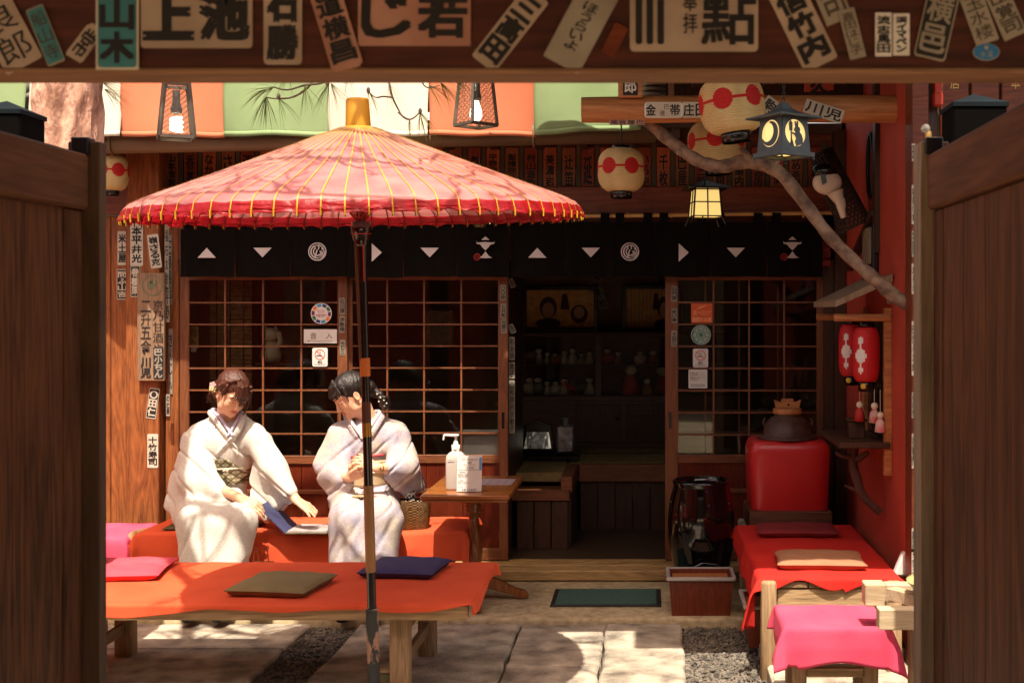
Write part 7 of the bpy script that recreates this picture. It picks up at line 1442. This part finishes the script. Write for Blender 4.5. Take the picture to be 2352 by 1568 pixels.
for x in (aR.x, aL.x):
    m = MB(); rr_loft(m, [(.0001, .0001, .058), (.036, .10, .058), (.038, .105, .066), (.036, .10, .085), (.0001, .0001, .086)], (x, 5.99), e=.8); part('sandal', m, m_dark, w1); m = MB(); m.sphere((x, 6.01, .105), .04, 12, sc=(.85, 2.0, .8)); part('white_sock', m, m_papernew, w1)

# ======== woman in lavender floral kimono
w2 = thing('person', 'seated woman in pale lavender floral kimono, hands clasped and head bowed', 'person', P(840, 1300, 6.3)); w2.location.z = .055; ORG[w2.name] = tuple(w2.location)
T2 = headT(P(806, 908, 6.38), -58, 30, 4)
pel, wai, che, nek = P(842, 1158, 6.50), P(840, 1090, 6.48), P(842, 1020, 6.45), P(842, 962, 6.44)
sR, sL = P(782, 1000, 6.42), P(908, 996, 6.46); eR, wR = P(764, 1090, 6.32), P(801, 1096, 6.23); eL, wL = P(930, 1076, 6.34), P(866, 1074, 6.22)
b = Sdf((-1.90, 6.02, .42), (-1.10, 6.70, 1.30), .0032)
head(b, T2); b.cone(T2 @ Vector((0, -.03, -.05)), nek, .046, .050, .03); b.ell(che, (.13, .09, .14), .03); b.cone(wai, che, .09, .1, .03); b.ell(pel, (.14, .11, .09), .03)
for a, e, w_ in ((sR, eR, wR), (sL, eL, wL)): b.cone(nek+Vector((0, .02, -.03)), a, .05, .045, .03); b.cone(a, e, .044, .036, .02); b.cone(e, w_, .036, .023, .015)
hand(b, wR, P(828, 1084, 6.19), (.1, -.9, -.35), (.30, .34, .38, .42), -1, .03, (.5, .3), .95); hand(b, wL, P(836, 1062, 6.19), (-.1, -.75, .6), (.55, .6, .65, .7), 1, .03, (.4, .3), .95)
sdf_part('body', b, [m_skin, m_lip], w2, mi=lipmi(T2)); face_bits(T2, w2, mat('black brow', rgb(26, 18, 16)))
flo = swirl_mat(); s = Sdf((-1.95, 5.88, .055), (-1.05, 6.75, 1.08), .005)
s.ell(pel+Vector((0, 0, -.01)), (.185, .14, .12), .04); s.cone(pel, wai, .13, .118, .05); s.ell(che, (.150, .118, .15), .05); s.cone(wai, che, .115, .118, .05)
s.cone(nek+Vector((-.04, .03, -.035)), sR, .052, .058, .04); s.cone(nek+Vector((.04, .03, -.03)), sL, .052, .060, .04)
s.cone(sR, eR+Vector((0, 0, .02)), .060, .062, .05); s.cone(eR, P(782, 1100, 6.27), .066, .042, .04); s.cone(sL, eL+Vector((.0, 0, .02)), .060, .062, .04); s.cone(eL, P(900, 1076, 6.28), .07, .045, .04)
s.poly([P(772, 1000, 6.38), P(742, 1040, 6.36), P(734, 1066, 6.34), P(746, 1100, 6.32), P(766, 1140, 6.30), P(778, 1128, 6.28), P(798, 1108, 6.26), P(790, 1060, 6.32)], .022, .04)
s.poly([P(920, 1000, 6.42), P(945, 1045, 6.40), P(952, 1095, 6.40), P(962, 1120, 6.42), P(938, 1128, 6.38), P(912, 1112, 6.32), P(898, 1092, 6.30), P(900, 1050, 6.34)], .022, .04)
kR, kL = P(801, 1196, 6.14), P(876, 1194, 6.14)
s.cone(P(812, 1160, 6.5), kR, .122, .097, .05); s.cone(P(868, 1160, 6.5), kL, .122, .097, .05); s.tri(P(840, 1160, 6.5), kR, kL, .09, .04)
aR, aL = Vector((kR.x+.02, 6.04, .15)), Vector((kL.x+.0, 6.04, .15)); s.cone(kR, aR, .096, .084, .04); s.cone(kL, aL, .096, .084, .04); s.tri(kR, kL, aL, .08, .03); s.tri(kR, aR, aL, .08, .03)
s.ell(Vector((wai.x+.0, wai.y-.10, wai.z-.085)), (.12, .05, .035), .03)
def fold2(p):
    z = p[:, 2]; leg = np.clip((.62-z)/.1, 0, 1)*np.clip((6.5-p[:, 1])/.2, 0, 1); up = (1-leg)*np.clip((.97-z)/.1, 0, 1)
    f = vnoise(p, 28, 21, (1, .5, .2))*.0045*leg+np.maximum(0, np.sin((p[:, 0]*1.1-z*.35)*34+1.5*np.sin(z*8)))**4*.007*leg
    f += np.maximum(0, np.sin((p[:, 0]*-.8+z*.9)*40+2.4*np.sin(p[:, 1]*9-z*6+p[:, 0]*4)))**8*.0085*up+vnoise(p, 16, 28, (1, 1, .5))*.0025*up
    return f
nb_ = nek+Vector((0, .065, .03))
for dv in (Vector((0, 0, 0)), Vector((-.010, .006, -.003))): col_in([nb_+dv, P(799, 948, 6.42)+dv, P(804, 972, 6.365)+dv, P(820, 1002, 6.332)+dv, P(848, 1036, 6.334)+dv, P(858, 1046, 6.345)+dv])
for dv in (Vector((0, -.004, 0)), Vector((.010, .003, -.003))): col_in([nb_+dv, P(876, 950, 6.42)+dv, P(866, 972, 6.37)+dv, P(850, 998, 6.328)+dv, P(826, 1034, 6.33)+dv, P(818, 1046, 6.34)+dv])
sdf_part('kimono', s, flo, w2, fold2); wht = mat('white under collar', rgb(226, 216, 208), rgb(214, 204, 198), .8)
nb_ = nek+Vector((0, .065, .03))
collar('under_collar', [nb_, P(800, 946, 6.42), P(806, 966, 6.36), P(822, 990, 6.325), P(836, 1008, 6.32)], .0085, wht, w2); collar('under_collar', [nb_, P(872, 944, 6.42), P(862, 962, 6.37), P(844, 988, 6.325), P(830, 1006, 6.32)], .0085, wht, w2)

part('obi', band(P(842, 1110, 6.48), P(842, 1051, 6.465), (.130, .140), (.142, .143)), mat('cream obi cloth', rgb(222, 196, 156), rgb(208, 180, 140), .6, 12), w2, solid=.004)
m = MB(); m.tube([Vector((P(842, 1050, 6.465).x+.142*math.cos(a), 6.465+.1455*math.sin(a), P(842, 1049+1.5*math.sin(a*2), 6.325).z+.002)) for a in np.linspace(0, 2*math.pi, 49)[:-1]], .0062, 8, closed=True); part('obi_scarf', m, mat('coral silk', rgb(190, 70, 72), rgb(170, 58, 60), .5), w2)
m = MB(); m.tube([Vector((P(842, 1085, 6.47).x+.138*math.cos(a), 6.47+.146*math.sin(a), P(842, 1086, 6.33).z)) for a in np.linspace(0, 2*math.pi, 49)[:-1]], .0035, 8, closed=True); part('obi_cord', m, mat('cream cord', rgb(220, 210, 186)), w2)
hm2 = hair_mat('black hair', rgb(14, 10, 9), rgb(46, 32, 26)); h = Sdf(np.array(T2.translation)-.2, np.array(T2.translation)+.24, .0028); W_ = lambda x, y, z: T2 @ Vector((x, y, z)); R2 = T2.to_3x3().to_4x4()
h.ell(W_(0, -.018, .036), (.080, .099, .089), .01, R2); h.ell(W_(0, .092, -.030), (.082, .088, .094), .008, R2, True); h.ell(W_(0, .02, -.13), (.1, .1, .08), .01, R2, True); 
for k in (-1, 1):
    for i in range(9):
        u = i/8; x1 = k*(.003+.055*u); h.chain([W_(.0, .045, .116), W_(x1*.7, .083-.024*u, .088), W_(x1*1.05, .101-.040*u*u, .050), W_(x1*1.1+.004*math.sin(i*2), .097-.040*u, .024-.012*math.sin(i*1.7)-.010*u)], [.0062, .0052, .0036, .0008], .002)
    h.chain([W_(k*.066, .040, .07), W_(k*.075, .042, .03), W_(k*.073, .050, -.005-.02*(k < 0))], [.008, .006, .0015], .004)
h.chain([W_(0, -.10, -.02), W_(0, -.118, -.055)], [.045, .03], .02)
bp_ = [P(848, 898, 6.46), P(862, 902, 6.44), P(872, 909, 6.42), P(881, 918, 6.41), P(882, 930, 6.41)]
for i, p in enumerate(bp_): h.ell(p+Vector((0, 0, .006*(-1)**i)), (.024, .024, .022), .006); h.ell(p+Vector((.006, -.012, -.010*(-1)**i)), (.017, .017, .015), .004)
sdf_part('hair', h, hm2, w2, lambda p: vnoise(p, 190, 5, (1, 1, .22))*.0011)
m = MB()
for i in range(30): st = bp_[3+i % 2]; m.tube([st, st+Vector((rnd.uniform(0, .03), rnd.uniform(-.02, .0), rnd.uniform(-.02, .02))), st+Vector((rnd.uniform(.01, .055), rnd.uniform(-.03, 0), rnd.uniform(-.03, .03)))], [.0014, .001, .0004], 4)
part('loose_strands', m, hm2, w2); m = MB()
for x, y in ((866, 905), (874, 913), (882, 919), (870, 922), (888, 926)): m.sphere(P(x, y, 6.385), .0042, 8)
part('pearl_pins', m, mat('pearl', rgb(226, 214, 200), None, .15), w2); m = MB(); m.sphere(T2 @ Vector((.082, .0, -.040)), .0035, 8); m.sphere(T2 @ Vector((-.082, .0, -.040)), .0035, 8); part('earrings', m, mat('pearl', rgb(226, 214, 200)), w2)
# wristwatch and ring
wd = (Vector(wL)-Vector(eL)).normalized(); wc = Vector(wL)-wd*.02; u_ = wd.orthogonal().normalized(); v_ = wd.cross(u_); m = MB(); m.tube([wc+(u_*math.cos(a)+v_*math.sin(a))*.0265 for a in np.linspace(0, 6.283, 25)[:-1]], .0035, 6, closed=True); m.lathe([(.0001, .004), (.011, .003), (.0115, 0)], 18, face_cam(wc+Vector((0, -.027, 0)))); part('wristwatch', m, mat('gilt watch', rgb(196, 160, 96), rgb(150, 116, 64), .25, metal=.8), w2)
for x in (aR.x, aL.x):
    m = MB(); rr_loft(m, [(.0001, .0001, .058), (.036, .10, .058), (.038, .105, .066), (.036, .10, .085), (.0001, .0001, .086)], (x, 6.0), e=.8); part('sandal', m, m_dark, w2); m = MB(); m.sphere((x, 6.02, .105), .04, 12, sc=(.85, 2.0, .8)); part('white_sock', m, m_papernew, w2)
m = MB(); rr_loft(m, [(.0001, .0001, 0), (.062, .03, .002), (.064, .032, .008), (.05, .025, .013), (.0001, .0001, .014)], (0, 0), e=.9); pz = P(838, 1140, 6.2); m.v = [(v[0]+pz.x, v[1]+pz.y, v[2]+pz.z-.006-.15*v[1]) for v in m.v]; solo('cloth_pouch', m, mat('cream pouch cloth', rgb(206, 178, 120), rgb(170, 110, 90), .6, 30), 'small cream patterned pouch lying in the lap of the woman in lavender kimono', 'pouch')
